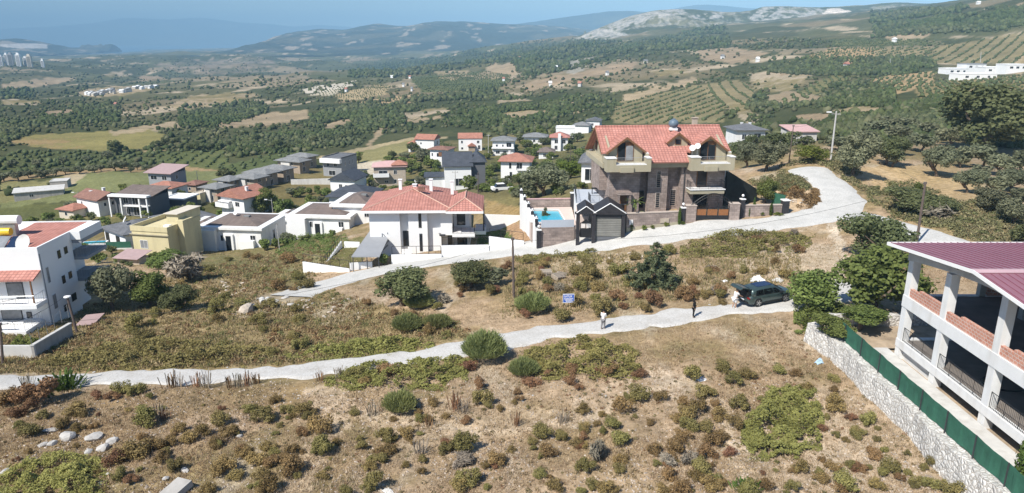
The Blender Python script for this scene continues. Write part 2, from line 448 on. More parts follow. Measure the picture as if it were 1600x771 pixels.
ORCH = [  # polygon, ground colour, row spacing, tree spacing, row angle, crown size
 ([(958,160),(1010,152),(1092,132),(1110,140),(1135,168),(1130,192),(1000,194),(958,192)], (.23,.20,.11), 8.5, 4.0, 62, 1.8),
 ([(1085,135),(1150,124),(1178,140),(1172,168),(1140,168),(1110,150)], (.27,.225,.13), 8.5, 4.0, 78, 1.8),
 ([(1222,100),(1300,76),(1365,74),(1365,98),(1260,108)], (.40,.29,.17), 8.0, 6.0, 40, 2.4),
 ([(1365,75),(1450,74),(1470,84),(1440,100),(1365,100)], (.27,.225,.13), 8.0, 5.0, 40, 2.3),
 ([(1440,78),(1600,50),(1640,50),(1640,100),(1500,100),(1450,98)], (.24,.205,.115), 10.0, 4.5, 50, 2.3),
 ([(1300,62),(1440,62),(1480,70),(1370,73),(1300,74)], (.12,.13,.055), 8.0, 5.0, 40, 2.4),
 ([(1205,165),(1300,118),(1340,118),(1300,135),(1260,155),(1215,172)], (.18,.17,.08), 7.5, 6.0, 20, 2.2),
 ([(1345,128),(1400,115),(1460,112),(1460,130),(1400,148)], (.38,.28,.16), 7.5, 7.0, 30, 2.2),
 ([(1430,140),(1480,125),(1600,118),(1600,140),(1520,150),(1440,160)], (.27,.22,.11), 7.5, 6.0, 30, 2.2),
 ([(520,150),(585,132),(612,134),(600,150),(540,158)], (.40,.32,.2), 8.0, 5.0, 75, 1.7),
 ([(560,160),(640,148),(690,148),(690,154),(600,166)], (.42,.31,.19), 9.0, 5.0, 70, 1.7),
 ([(480,150),(520,138),(545,132),(520,150)], (.5,.45,.36), 9.0, 6.0, 70, 1.7),
 ([(20,235),(160,238),(225,238),(240,250),(160,262),(0,275),(0,250)], (.10,.115,.045), 6.0, 5.0, 15, 2.2),
 ([(240,238),(350,235),(360,262),(345,266),(240,256)], (.11,.13,.05), 6.0, 5.0, 15, 1.8),
 ([(345,262),(430,240),(480,238),(470,250),(400,262),(350,275)], (.10,.125,.05), 5.0, 4.0, 25, 1.7),
 ([(0,185),(120,192),(60,198),(0,200)], (.10,.115,.05), 8.0, 6.0, 10, 2.4),
 ([(640,120),(760,112),(800,118),(780,140),(660,145)], (.10,.12,.05), 9.0, 6.0, 20, 2.4),
]
for poly, gc, *_ in ORCH:
    zone(poly, gc, .95, .15, .6)
TAN = [
 [(1195,150),(1240,142),(1290,150),(1275,160),(1215,165)],[(1300,172),(1350,166),(1390,172),(1360,182),(1310,182)],[(1245,182),(1290,178),(1300,190),(1260,194)],[(620,178),(690,168),(705,174),(640,186)],[(500,195),(545,186),(555,194),(515,202)],[(780,178),(850,170),(860,178),(800,188)],[(60,176),(110,170),(125,178),(80,184)],[(1010,112),(1060,104),(1085,112),(1030,120)],
 [(360,185),(420,178),(480,172),(490,182),(440,195),(370,198)],[(265,165),(300,150),(400,143),(400,152),(330,165),(290,175)],[(300,190),(360,186),(380,200),(330,200)],
 [(0,156),(60,156),(65,162),(0,164)],[(760,105),(800,95),(835,98),(830,112),(790,120),(740,125)],[(675,112),(735,110),(740,122),(690,124)],
 [(820,128),(880,118),(960,100),(1000,98),(990,108),(900,125),(860,135),(820,145)],[(760,150),(810,145),(830,158),(780,162)],[(860,158),(905,150),(910,175),(870,178)],
 [(970,150),(1080,122),(1090,127),(1010,152),(968,160)],[(1090,78),(1150,75),(1200,85),(1150,100),(1100,95)],[(1170,118),(1230,102),(1280,110),(1230,145),(1180,140)],
 [(1378,60),(1430,50),(1455,52),(1445,60),(1400,64)],[(1355,205),(1400,180),(1450,178),(1420,190),(1360,212)],[(1215,105),(1260,100),(1265,112),(1215,120)],
 [(1130,165),(1172,160),(1190,190),(1170,195),(1150,180)],[(560,245),(600,190),(690,182),(690,186),(610,196)],[(170,205),(280,190),(285,196),(180,212)],
 [(220,120),(245,118),(260,122),(220,125)],[(160,113),(200,112),(195,118),(160,119)],[(0,130),(60,124),(115,122),(110,128),(50,136),(0,140)],[(120,145),(150,138),(230,133),(245,137),(200,150),(130,152)],
 [(640,62),(690,58),(700,66),(660,72)],[(1560,30),(1600,24),(1600,38),(1575,44)],[(1580,8),(1600,4),(1600,12),(1570,14)],[(1590,90),(1600,80),(1600,120),(1575,110)],
 [(1455,150),(1500,148),(1520,165),(1470,170)],
]
for k, t in enumerate(TAN):
    zone(t, [(.37,.29,.20),(.41,.325,.225),(.34,.26,.18),(.44,.365,.28)][k % 4], .85, .22, 1.5, (.24,.2,.1) if k % 2 else None)
zone([(246,100),(330,92),(400,90),(440,98),(420,112),(330,118),(260,112)], (.30,.24,.19), .7, .35, 2, (.12,.12,.07))
zone([(880,92),(900,82),(935,84),(930,92),(900,115),(885,112)], (.36,.34,.31), .8, .3, 2, (.15,.15,.09))
zone([(470,140),(555,126),(556,133),(520,142),(480,146)], (.62,.57,.5), .9, .1, .8)
# fine mottling
col *= (0.86 + .28 * n5)[:, None]
ii = np.arange(na * nl).reshape(nl, na)
faces = np.stack([ii[:-1, :-1].ravel(), ii[:-1, 1:].ravel(), ii[1:, 1:].ravel(), ii[1:, :-1].ravel()], 1)

def ground_material():
    m = bpy.data.materials.new("ground_cover")
    nt, N, L = nodes_of(m)
    p = N["Principled BSDF"]; p.inputs["Roughness"].default_value = .95; p.inputs["Specular IOR Level"].default_value = .1
    vc = N.new("ShaderNodeVertexColor"); vc.layer_name = "tint"
    geo = N.new("ShaderNodeNewGeometry")
    def noise(scale, det=5, rough=.65):
        n = N.new("ShaderNodeTexNoise"); n.inputs["Scale"].default_value = scale; n.inputs["Detail"].default_value = det; n.inputs["Roughness"].default_value = rough
        L.new(geo.outputs["Position"], n.inputs["Vector"]); return n
    nA = noise(1.3, 8, .75); nB = noise(5.5, 4, .7); nC = noise(0.03, 8, .7)
    def ramp(inp, a, b, ca, cb):
        r = N.new("ShaderNodeValToRGB"); r.color_ramp.elements[0].position = a; r.color_ramp.elements[1].position = b
        r.color_ramp.elements[0].color = (*ca, 1); r.color_ramp.elements[1].color = (*cb, 1); L.new(inp, r.inputs[0]); return r
    rA = ramp(nA.outputs[0], .35, .68, (.62, .60, .55), (1.28, 1.26, 1.22))
    rB = ramp(nB.outputs[0], .3, .7, (.78, .77, .74), (1.2, 1.2, 1.2))
    rC = ramp(nC.outputs[0], .35, .65, (.8, .82, .8), (1.2, 1.18, 1.15))
    def mul(a, b):
        x = N.new("ShaderNodeMix"); x.data_type = 'RGBA'; x.blend_type = 'MULTIPLY'; x.inputs[0].default_value = 1
        L.new(a, x.inputs[6]); L.new(b, x.inputs[7]); return x.outputs[2]
    o = mul(mul(mul(vc.outputs[0], rA.outputs[0]), rB.outputs[0]), rC.outputs[0])
    L.new(o, p.inputs["Base Color"])
    b = N.new("ShaderNodeBump"); b.inputs["Strength"].default_value = .6; b.inputs["Distance"].default_value = .12
    ad = N.new("ShaderNodeMath"); ad.operation = 'ADD'; L.new(nA.outputs[0], ad.inputs[0]); L.new(nB.outputs[0], ad.inputs[1])
    L.new(ad.outputs[0], b.inputs["Height"]); L.new(b.outputs[0], p.inputs["Normal"])
    return m
M_GROUND = ground_material()
terrain = link_mesh("ground", np.stack([gx, gy, gz], 1), faces, M_GROUND, colors=col, smooth=True)
terrain["kind"] = "structure"
_gz2 = gz.reshape(nl, na)
def terr(x, y):
    """height of the built ground sheet"""
    x = np.atleast_1d(np.asarray(x, float)); y = np.atleast_1d(np.asarray(y, float))
    fa = (x / y - av[0]) / (av[1] - av[0]); fl = (np.log(y) - lv[0]) / (lv[1] - lv[0])
    ia = np.clip(fa.astype(int), 0, na - 2); il = np.clip(fl.astype(int), 0, nl - 2)
    ta = np.clip(fa - ia, 0, 1); tl = np.clip(fl - il, 0, 1)
    return (_gz2[il, ia] * (1 - ta) + _gz2[il, ia + 1] * ta) * (1 - tl) + (_gz2[il + 1, ia] * (1 - ta) + _gz2[il + 1, ia + 1] * ta) * tl
def tz(x, y): return float(terr([x], [y])[0])
_SG = ((CAM_Z - gz) / gy).reshape(nl, na)      # drop per metre along every column of the sheet
_YG = np.exp(lv)
def ground_px(px, py, lift=0.0):
    """survey on the built sheet: a ray keeps its x/Y, so it stays in one column"""
    px = np.atleast_1d(np.asarray(px, float)); py = np.atleast_1d(np.asarray(py, float))
    xo = np.clip(x_over_y(px, py), av[0], av[-1] - 1e-6); s = slope_of(py)
    fa = (xo - av[0]) / (av[1] - av[0]); ia = np.clip(fa.astype(int), 0, na - 2); ta = fa - ia
    res = np.zeros((len(px), 3)); k0 = 60
    for i in range(0, len(px), 4000):
        a_ = ia[i:i+4000]; t_ = ta[i:i+4000]
        col_ = _SG[k0:, a_] * (1 - t_) + _SG[k0:, a_ + 1] * t_
        below = s[None, i:i+4000] > col_
        k = np.where(below.any(0), below.argmax(0), below.shape[0] - 1); k = np.maximum(k, 1)
        r = np.arange(len(k)); s1 = col_[k, r]; s0 = col_[k - 1, r]; ss = s[i:i+4000]
        t = np.clip((s0 - ss) / np.where(np.abs(s0 - s1) < 1e-9, 1, s0 - s1), 0, 1)
        Y = np.exp(lv[k0 + k - 1] + (lv[1] - lv[0]) * t)
        res[i:i+4000, 0] = xo[i:i+4000] * Y; res[i:i+4000, 1] = Y
    res[:, 2] = terr(res[:, 0], res[:, 1]) + lift
    return res
def GT(px, py, sink=0.0):
    g = G(px, py); g.z = tz(g.x, g.y) - sink; return g

# ------------------------------------------------------------------ road, branch road and gravel track
def strip(name, path, half, material, lift, wob=0.0, seed=1, nx=9):
    d = np.gradient(path, axis=0); d /= np.linalg.norm(d, axis=1)[:, None]
    nrm = np.stack([-d[:, 1], d[:, 0]], 1)
    s = np.r_[0, np.cumsum(np.linalg.norm(np.diff(path, axis=0), axis=1))]
    k = np.linspace(-1, 1, nx)
    V = []
    wl = half + wob * ((fbm(s / 2.2, s * 0 + seed, seed, 2) - .5) * 1.7 + (vnoise(s / .8, s * 0 + seed, seed + 9) - .5) * .5)
    wr = half + wob * ((fbm(s / 2.2, s * 0 + seed + 7, seed + 3, 2) - .5) * 1.7 + (vnoise(s / .8, s * 0 + seed + 5, seed + 11) - .5) * .5)
    P = np.zeros((len(path), nx, 3))
    for j, t in enumerate(k):
        w = np.where(t < 0, wl, wr) * t
        q = path + nrm * w[:, None]
        P[:, j, :2] = q
    P[:, :, 2] = base_h(P[:, :, 0], P[:, :, 1]).reshape(P.shape[:2]) + lift
    P[:, [0, -1], 2] -= 0.12
    V = P.reshape(-1, 3)
    i = np.arange(len(path) * nx).reshape(len(path), nx)
    f = np.stack([i[:-1, :-1].ravel(), i[:-1, 1:].ravel(), i[1:, 1:].ravel(), i[1:, :-1].ravel()], 1)
    if True:
        f = f[:, ::-1].copy()
    o = link_mesh(name, V, f, material, smooth=True); o["kind"] = "structure"
    return o
def road_material(name, c1, c2, c3, joint=False):
    m = bpy.data.materials.new(name)
    nt, N, L = nodes_of(m); p = N["Principled BSDF"]; p.inputs["Roughness"].default_value = .9; p.inputs["Specular IOR Level"].default_value = .2
    geo = N.new("ShaderNodeNewGeometry")
    def nz(s, d=6, r=.7):
        n = N.new("ShaderNodeTexNoise"); n.inputs["Scale"].default_value = s; n.inputs["Detail"].default_value = d; n.inputs["Roughness"].default_value = r
        L.new(geo.outputs["Position"], n.inputs["Vector"]); return n.outputs[0]
    r = N.new("ShaderNodeValToRGB"); e = r.color_ramp.elements
    e[0].position = .3; e[0].color = (*c1, 1); e[1].position = .62; e[1].color = (*c2, 1)
    x = e.new(.78); x.color = (*c3, 1)
    L.new(nz(.55, 9), r.inputs[0])
    r2 = N.new("ShaderNodeValToRGB"); r2.color_ramp.elements[0].position = .25; r2.color_ramp.elements[0].color = (.72, .71, .69, 1)
    r2.color_ramp.elements[1].position = .6; r2.color_ramp.elements[1].color = (1.08, 1.08, 1.08, 1)
    f = nz(7, 4); L.new(f, r2.inputs[0])
    mx = N.new("ShaderNodeMix"); mx.data_type = 'RGBA'; mx.blend_type = 'MULTIPLY'; mx.inputs[0].default_value = 1
    L.new(r.outputs[0], mx.inputs[6]); L.new(r2.outputs[0], mx.inputs[7])
    L.new(mx.outputs[2], p.inputs["Base Color"])
    b = N.new("ShaderNodeBump"); b.inputs["Strength"].default_value = .35; b.inputs["Distance"].default_value = .05
    L.new(f, b.inputs["Height"]); L.new(b.outputs[0], p.inputs["Normal"])
    return m
M_ROAD = road_material("worn_concrete", (.46, .455, .43), (.58, .57, .54), (.42, .385, .32))
M_TRACK = road_material("limestone_gravel", (.45, .43, .395), (.57, .56, .535), (.40, .34, .265))
strip("road", ROAD, 2.75, M_ROAD, 0.03, .5, 2, 11)
strip("side_road", BRANCH, 2.3, M_ROAD, 0.036, .2, 5)
strip("track", TRACK, 1.55, M_TRACK, 0.03, 1.0, 8, 13)

# ------------------------------------------------------------------ sea and far hills
def hill(name, crest, D, front, back, base_z, color_fn, rough_amp, seed, nx=420, nyf=90):
    c = np.array(crest, float)
    px = np.linspace(c[0, 0], c[-1, 0], nx)
    py = np.interp(px, c[:, 0], c[:, 1])
    k = np.ones(9) / 9; py = np.convolve(np.pad(py, 4, mode='edge'), k, mode='valid')
    Y = D if np.ndim(D) else np.full(nx, float(D))
    X = x_over_y(px, py) * Y; Z = CAM_Z - slope_of(py) * Y
    t = np.r_[np.linspace(0, 1, nyf), 1 + np.linspace(0.06, 1, 16)]
    V = np.zeros((len(t), nx, 3))
    for i, tt in enumerate(t):
        if tt <= 1:
            Yi = Y - front * (1 - tt); f = 0.5 - 0.5 * math.cos(math.pi * tt) if tt < 1 else 1.0
            f = 0.55 * f + 0.45 * tt
        else:
            Yi = Y + back * (tt - 1); f = 1 - (tt - 1) ** 1.2
        V[i, :, 0] = X / Y * Yi if False else X * (Yi / Y) ** 0.5
        V[i, :, 1] = Yi
        n = fbm(V[i, :, 0] / (front * .22), Yi / (front * .22) + 0 * px, seed, 5) - .5
        n2_ = np.abs(fbm(V[i, :, 0] / (front * .09), Yi / (front * .14), seed + 5, 4) - .5)
        V[i, :, 2] = base_z + (Z - base_z) * f + (n * .8 - n2_ * .7 + .08) * rough_amp * min(1, 4 * tt * (1 - tt) + .12)
    v = V.reshape(-1, 3)
    ppx, ppy = project(v[:, 0], v[:, 1], v[:, 2])
    i = np.arange(len(t) * nx).reshape(len(t), nx)
    f = np.stack([i[:-1, :-1].ravel(), i[:-1, 1:].ravel(), i[1:, 1:].ravel(), i[1:, :-1].ravel()], 1)
    o = link_mesh(name, v, f, M_FARHILL, colors=color_fn(v[:, 0], v[:, 1], v[:, 2], ppx, ppy), smooth=True)
    o["kind"] = "structure"
    return o
M_FARHILL = bpy.data.materials.new("hill_cover")
nt, N, L = nodes_of(M_FARHILL)
p = N["Principled BSDF"]; p.inputs["Roughness"].default_value = 1; p.inputs["Specular IOR Level"].default_value = .0
vc = N.new("ShaderNodeVertexColor"); vc.layer_name = "tint"
geo = N.new("ShaderNodeNewGeometry"); nz = N.new("ShaderNodeTexNoise"); nz.inputs["Scale"].default_value = .06; nz.inputs["Detail"].default_value = 6; nz.inputs["Roughness"].default_value = .75
L.new(geo.outputs["Position"], nz.inputs["Vector"])
rr = N.new("ShaderNodeValToRGB"); rr.color_ramp.elements[0].position = .38; rr.color_ramp.elements[0].color = (.55, .58, .58, 1); rr.color_ramp.elements[1].position = .66; rr.color_ramp.elements[1].color = (1.35, 1.3, 1.25, 1)
L.new(nz.outputs[0], rr.inputs[0])
mx = N.new("ShaderNodeMix"); mx.data_type = 'RGBA'; mx.blend_type = 'MULTIPLY'; mx.inputs[0].default_value = 1
L.new(vc.outputs[0], mx.inputs[6]); L.new(rr.outputs[0], mx.inputs[7]); L.new(mx.outputs[2], p.inputs["Base Color"])

def scrub_hill(x, y, z, px, py):
    a = fbm(x / 260, y / 260, 61, 5); b = fbm(x / 90, y / 200, 62, 4)
    c = mixc(np.tile(C(.04, .048, .032), (len(x), 1)), C(.10, .095, .06), sstep(.45, .65, a))
    c = mixc(c, C(.38, .31, .23), sstep(.64, .70, b) * .8)
    return c
def blue_hill(x, y, z, px, py):
    a = fbm(x / 400, y / 400, 63, 5)
    return mixc(np.tile(C(.045, .052, .042), (len(x), 1)), C(.10, .10, .07), sstep(.4, .7, a))
def rock_hill(x, y, z, px, py):
    a = fbm(x / 120, y / 120, 65, 5); b = fbm(x / 22, y / 40, 66, 4)
    c = mixc(np.tile(C(.075, .085, .04), (len(x), 1)), C(.17, .16, .09), sstep(.45, .65, a))
    b = .55 * b + .45 * fbm(x / 9, y / 26, 68, 4); rk = sstep(.49, .54, b) * sstep(.34, .50, a)
    z1 = inpoly(px, py, [(890,66),(930,46),(985,24),(1060,12),(1075,20),(1010,32),(960,50),(990,54),(960,66)])
    z2 = inpoly(px, py, [(1170,30),(1190,10),(1280,10),(1300,40),(1200,50)]) | inpoly(px, py, [(1080,24),(1130,18),(1135,28),(1085,32)])
    rk = np.maximum(rk * .55, np.where(z1, sstep(.36, .5, b), 0)); rk = np.maximum(rk, np.where(z2, sstep(.44, .56, b), 0))
    c = mixc(c, C(.40, .38, .35), np.clip(rk, 0, 1) * .9)
    q = inpoly(px + (vnoise(px / 6, py / 3, 8) - .5) * 8, py, [(1285,33),(1290,14),(1310,13),(1345,22),(1400,16),(1510,6),(1512,12),(1430,18),(1380,21),(1320,32)])
    c = mixc(c, C(.66, .58, .50), np.where(q, .95, 0))
    return c
def quarry_hill(x, y, z, px, py):
    c = scrub_hill(x, y, z, px, py)
    q = inpoly(px, py, [(0,70),(30,68),(55,68),(74,70),(74,76),(32,76),(0,73)])
    return mixc(c, C(.62, .56, .50), np.where(q, .9, 0))
hill("hills", [(400,80),(425,72),(445,60),(470,49),(500,45),(540,47),(560,43),(590,37),(620,41),(640,41),(665,36),(690,34),(730,35),(780,38),(830,39),(880,42),(960,52),(1060,66)], 7200, 3300, 2500, -60, scrub_hill, 110, 71)
hill("distant_hills", [(700,60),(760,44),(830,35),(865,30),(900,25),(950,18),(985,17),(1010,19),(1060,26),(1150,40),(1240,60)], 9800, 3200, 3000, -60, blue_hill, 120, 73)
hill("rocky_ridge", [(860,78),(885,65),(910,54),(950,38),(985,25),(1020,17),(1050,15),(1078,15),(1105,18),(1150,21),(1175,17),(1192,11),(1220,10),(1280,12),(1340,9),(1400,4),(1450,5),(1500,3),(1560,2),(1640,-4),(1760,-8)], 3100, 1250, 900, -20, rock_hill, 85, 75, nx=700, nyf=150)
hill("far_ridge", [(1000,30),(1040,17),(1075,9),(1100,7),(1130,9),(1165,13),(1200,14),(1260,22),(1340,40)], 11500, 2500, 2500, -60, blue_hill, 120, 77, nx=200, nyf=40)
hill("quarry_hill", [(-160,84),(-80,70),(-20,64),(0,62),(25,60),(45,63),(58,67),(78,71),(100,78),(130,84)], 6400, 1500, 1500, -80, quarry_hill, 40, 79, nx=300, nyf=70)
hill("mountains", [(-300,56),(-100,48),(0,46),(70,42),(130,38),(165,33),(195,28),(230,29),(265,31),(300,28),(335,30),(370,35),(420,38),(460,42),(500,39),(545,42),(600,52),(680,66)], 19500, 2800, 2600, -96, blue_hill, 170, 81, nx=300, nyf=40)

M_SEA = mat("sea_water", (.035, .10, .17), .25, .08, .002, spec=.5, bump=.2, bscale=.05)
sea = link_mesh("sea", [(-20000, 5200, -96), (11000, 5200, -96), (11000, 22000, -96), (-20000, 22000, -96)], [(0, 1, 2, 3)], M_SEA)
sea["kind"] = "structure"

# ------------------------------------------------------------------ the air over the valley
def make_haze():
    m = bpy.data.materials.new("valley_haze")
    nt, N, L = nodes_of(m)
    N.remove(N["Principled BSDF"])
    v = N.new("ShaderNodeVolumePrincipled")
    v.inputs["Color"].default_value = (.43, .74, 1.0, 1)
    v.inputs["Density"].default_value = HAZE
    v.inputs["Anisotropy"].default_value = -0.38
    L.new(v.outputs[0], N["Material Output"].inputs["Volume"])
    x0, x1, y0, y1, z0, z1 = -23000, 23000, -400, 22800, -420, 680
    V = [(x0,y0,z0),(x1,y0,z0),(x1,y1,z0),(x0,y1,z0),(x0,y0,z1),(x1,y0,z1),(x1,y1,z1),(x0,y1,z1)]
    Fc = [(0,3,2,1),(4,5,6,7),(0,1,5,4),(1,2,6,5),(2,3,7,6),(3,0,4,7)]
    o = link_mesh("haze", V, Fc, m)
    o["kind"] = "stuff"
    m.cycles.homogeneous_volume = True
    return o
HAZE = 1.4e-4
haze = make_haze()
# ================================================================== PLANTS
def foliage_mat(name, dark, light, transl=.32, objvar=.22):
    m = bpy.data.materials.new(name)
    nt, N, L = nodes_of(m)
    p = N["Principled BSDF"]; p.inputs["Roughness"].default_value = .7; p.inputs["Specular IOR Level"].default_value = .2
    vc = N.new("ShaderNodeVertexColor"); vc.layer_name = "tint"
    sep = N.new("ShaderNodeSeparateColor"); L.new(vc.outputs[0], sep.inputs[0])
    r = N.new("ShaderNodeValToRGB"); r.color_ramp.elements[0].color = (*dark, 1); r.color_ramp.elements[1].color = (*light, 1)
    L.new(sep.outputs[0], r.inputs[0])
    oi = N.new("ShaderNodeObjectInfo")
    mr = N.new("ShaderNodeMapRange"); mr.inputs[3].default_value = 1 - objvar; mr.inputs[4].default_value = 1 + objvar
    L.new(oi.outputs["Random"], mr.inputs[0])
    hs = N.new("ShaderNodeHueSaturation"); L.new(r.outputs[0], hs.inputs["Color"]); L.new(mr.outputs[0], hs.inputs["Value"])
    m2 = N.new("ShaderNodeMapRange"); m2.inputs[3].default_value = .485; m2.inputs[4].default_value = .515
    ml = N.new("ShaderNodeMath"); ml.operation = 'MULTIPLY'; ml.inputs[1].default_value = 7.31
    fr = N.new("ShaderNodeMath"); fr.operation = 'FRACT'
    L.new(oi.outputs["Random"], ml.inputs[0]); L.new(ml.outputs[0], fr.inputs[0]); L.new(fr.outputs[0], m2.inputs[0]); L.new(m2.outputs[0], hs.inputs["Hue"])
    L.new(hs.outputs[0], p.inputs["Base Color"])
    if transl:
        t = N.new("ShaderNodeBsdfTranslucent"); L.new(hs.outputs[0], t.inputs[0])
        ms = N.new("ShaderNodeMixShader"); ms.inputs[0].default_value = transl
        L.new(p.outputs[0], ms.inputs[1]); L.new(t.outputs[0], ms.inputs[2]); L.new(ms.outputs[0], N["Material Output"].inputs[0])
    return m
MF = {
 'olive': foliage_mat("olive_leaves", (.09, .098, .054), (.265, .275, .165)),
 'oak': foliage_mat("evergreen_leaves", (.06, .075, .028), (.215, .235, .105)),
 'fig': foliage_mat("broad_leaves", (.06, .09, .021), (.25, .295, .086)),
 'yellow': foliage_mat("yellow_green_leaves", (.06, .09, .015), (.20, .23, .05)),
 'broom': foliage_mat("broom_stalks", (.15, .17, .06), (.40, .43, .17)),
 'brown': foliage_mat("spiny_brown_leaves", (.10, .068, .028), (.36, .255, .105), .15, .3),
 'rust': foliage_mat("rusty_leaves", (.12, .068, .034), (.35, .20, .105), .15, .25),
 'green': foliage_mat("shrub_leaves", (.10, .09, .03), (.33, .285, .105), .2, .25),
 'bramble': foliage_mat("bramble_leaves", (.14, .135, .038), (.47, .435, .15)),
 'cypress': foliage_mat("cypress_leaves", (.03, .05, .012), (.13, .19, .04)),
 'conifer': foliage_mat("conifer_needles", (.07, .088, .045), (.23, .26, .135)),
 'bare': foliage_mat("bare_twigs", (.13, .11, .085), (.33, .285, .215), 0),
 'dry': foliage_mat("dry_stalks", (.20, .125, .055), (.46, .33, .165), .2, .15),
 'grass': foliage_mat("green_grass_blades", (.04, .08, .015), (.12, .20, .04)),
}
M_BARK = mat("bark", (.14, .105, .075), .95, .25, 6, bump=.5)

def leaf_cloud(rng, clumps, n, size, asp=1.5, up=.25, shell=.55, drop=False):
    cl = np.array(clumps, float)
    w = cl[:, 3] ** 2; idx = rng.choice(len(cl), n, p=w / w.sum())
    d = rng.normal(size=(n, 3)); d /= np.linalg.norm(d, axis=1)[:, None]
    rad = cl[idx, 3] * (shell + (1 - shell) * rng.random(n) ** .6) * (1 + .12 * rng.normal(size=n))
    c = cl[idx, :3] + d * rad[:, None]
    nrm = d + rng.normal(size=(n, 3)) * .55 + np.array([0, 0, up]); nrm /= np.linalg.norm(nrm, axis=1)[:, None]
    t = np.cross(nrm, rng.normal(size=(n, 3))); t /= np.linalg.norm(t, axis=1)[:, None]
    b = np.cross(nrm, t)
    s = size * (.6 + .8 * rng.random(n))
    a = t * (s * asp * .5)[:, None]; b = b * (s * .5)[:, None]
    V = np.stack([c - a, c + b * .9, c + a, c - b * .9], 1).reshape(-1, 3)
    clt = rng.random(len(cl))
    tint = np.clip(.15 + .35 * clt[idx] + .5 * rng.random(n), 0, 1)
    return V, np.arange(4 * n).reshape(n, 4), np.repeat(tint, 4)[:, None] * np.ones(3)

def clumps_ellipsoid(rng, rx, ry, rz, cz, k, rmin, rmax, flat=1.0):
    out = []
    for _ in range(k):
        d = rng.normal(size=3); d /= np.linalg.norm(d)
        r = .35 + .55 * rng.random() ** .5
        rr = rng.uniform(rmin, rmax)
        out.append((d[0] * rx * r, d[1] * ry * r, cz + d[2] * rz * r, rr))
    return out

def tube(pts, radii, seg=6):
    V = []; Fc = []
    pts = [Vector(p) for p in pts]
    for i, p in enumerate(pts):
        t = (pts[min(i + 1, len(pts) - 1)] - pts[max(i - 1, 0)]).normalized()
        u = t.cross(Vector((0.31, 0.95, 0.02))).normalized(); v = t.cross(u)
        for k in range(seg):
            a = 2 * math.pi * k / seg
            V.append(tuple(p + (u * math.cos(a) + v * math.sin(a)) * radii[i]))
    for i in range(len(pts) - 1):
        for k in range(seg):
            a = i * seg + k; b = i * seg + (k + 1) % seg
            Fc.append((a, b, b + seg, a + seg))
    return V, Fc
def trunk_mesh(rng, h, r, lean=.15, limbs=4, spread=1.0, htop=.9):
    V = []; Fc = []
    def add(t):
        o = len(V); V.extend(t[0]); Fc.extend([tuple(i + o for i in f) for f in t[1]])
    lx, ly = rng.normal(size=2) * lean * h * .3
    fork = h * .35
    add(tube([(0, 0, -.4), (lx * .3, ly * .3, fork * .5), (lx, ly, fork)], [r * 1.3, r, r * .8], 7))
    for i in range(limbs):
        a = 2 * math.pi * (i + rng.random() * .7) / limbs
        e = (lx + math.cos(a) * spread * (.5 + .3 * rng.random()), ly + math.sin(a) * spread * (.5 + .3 * rng.random()), h * (htop - .25 * rng.random()))
        m_ = ((lx + e[0]) / 2 + rng.normal() * .1, (ly + e[1]) / 2 + rng.normal() * .1, (fork + e[2]) * .5)
        add(tube([(lx, ly, fork - .1), m_, e], [r * .62, r * .4, r * .14], 5))
    return V, Fc

PROTO = {}
def proto_tree(kind, seed, n, leaf, k=16, R=1.0, H=1.0, low=.25, asp=1.5):
    """unit tree: height 1, width about 1"""
    rng = np.random.default_rng(seed)
    rz = (1 - low) / 2
    cl = clumps_ellipsoid(rng, .40, .40, rz * .82, low + rz, k, .10, .20)
    cl.append((0, 0, low + rz, .22))
    V, Fc, t = leaf_cloud(rng, cl, n, leaf, asp)
    tv, tf = trunk_mesh(rng, .8, .035, .3, 5, .34, .85)
    return (V, Fc, t), (tv, tf)
def mesh_of(name, VFt, material):
    o = link_mesh(name, VFt[0], VFt[1] if isinstance(VFt[1], np.ndarray) else VFt[1], material, colors=VFt[2] if len(VFt) > 2 else None)
    me = o.data; bpy.data.objects.remove(o); return me
TREE_MESH = {}
for kind, ns, n_hi, leaf_hi, low, asp in [('olive', 4, 6000, .032, .22, 2.0), ('oak', 4, 7000, .034, .12, 1.4), ('fig', 4, 6000, .042, .10, 1.2), ('yellow', 2, 5000, .034, .06, 1.3), ('bare', 2, 1500, .045, .15, 6.0)]:
    for s in range(ns):
        for lod, fac, lf in (('hi', 1.0, 1.0), ('lo', .14, 2.3)):
            (c, t) = proto_tree(kind, 100 + s * 7 + len(kind), int(n_hi * fac), leaf_hi * lf, 20 if lod == 'hi' else 14, low=low, asp=asp)
            TREE_MESH[(kind, s, lod)] = (mesh_of(kind + "_crown_" + lod, c, MF[kind]), mesh_of(kind + "_trunk_" + lod, t, M_BARK))
# conifer with whorled drooping branches
def conifer(seed, n=4200):
    rng = np.random.default_rng(seed); cl = []
    for i in range(15):
        z = .10 + .86 * i / 14; R = .46 * (1 - z) ** .8 * (.75 + .5 * rng.random()) + .02
        m = max(3, int(8 * (1 - z) + 2))
        for j in range(m):
            a = 2 * math.pi * (j + rng.random()) / m
            for q in (.45, .75, 1.0):
                cl.append((math.cos(a) * R * q, math.sin(a) * R * q, z - .05 * q + rng.normal() * .012 + .03, .022 + .05 * (1 - z) * (1.15 - q * .5)))
    V, Fc, t = leaf_cloud(rng, cl, n, .032, 3.0, .1, .3)
    tv, tf = tube([(0, 0, -.05), (0, 0, .5), (.01, 0, .97)], [.03, .02, .006], 6)
    return (V, Fc, t), (tv, tf)
for s in range(2):
    c, t = conifer(400 + s); TREE_MESH[('conifer', s, 'hi')] = (mesh_of("conifer_crown", c, MF['conifer']), mesh_of("conifer_trunk", t, M_BARK))
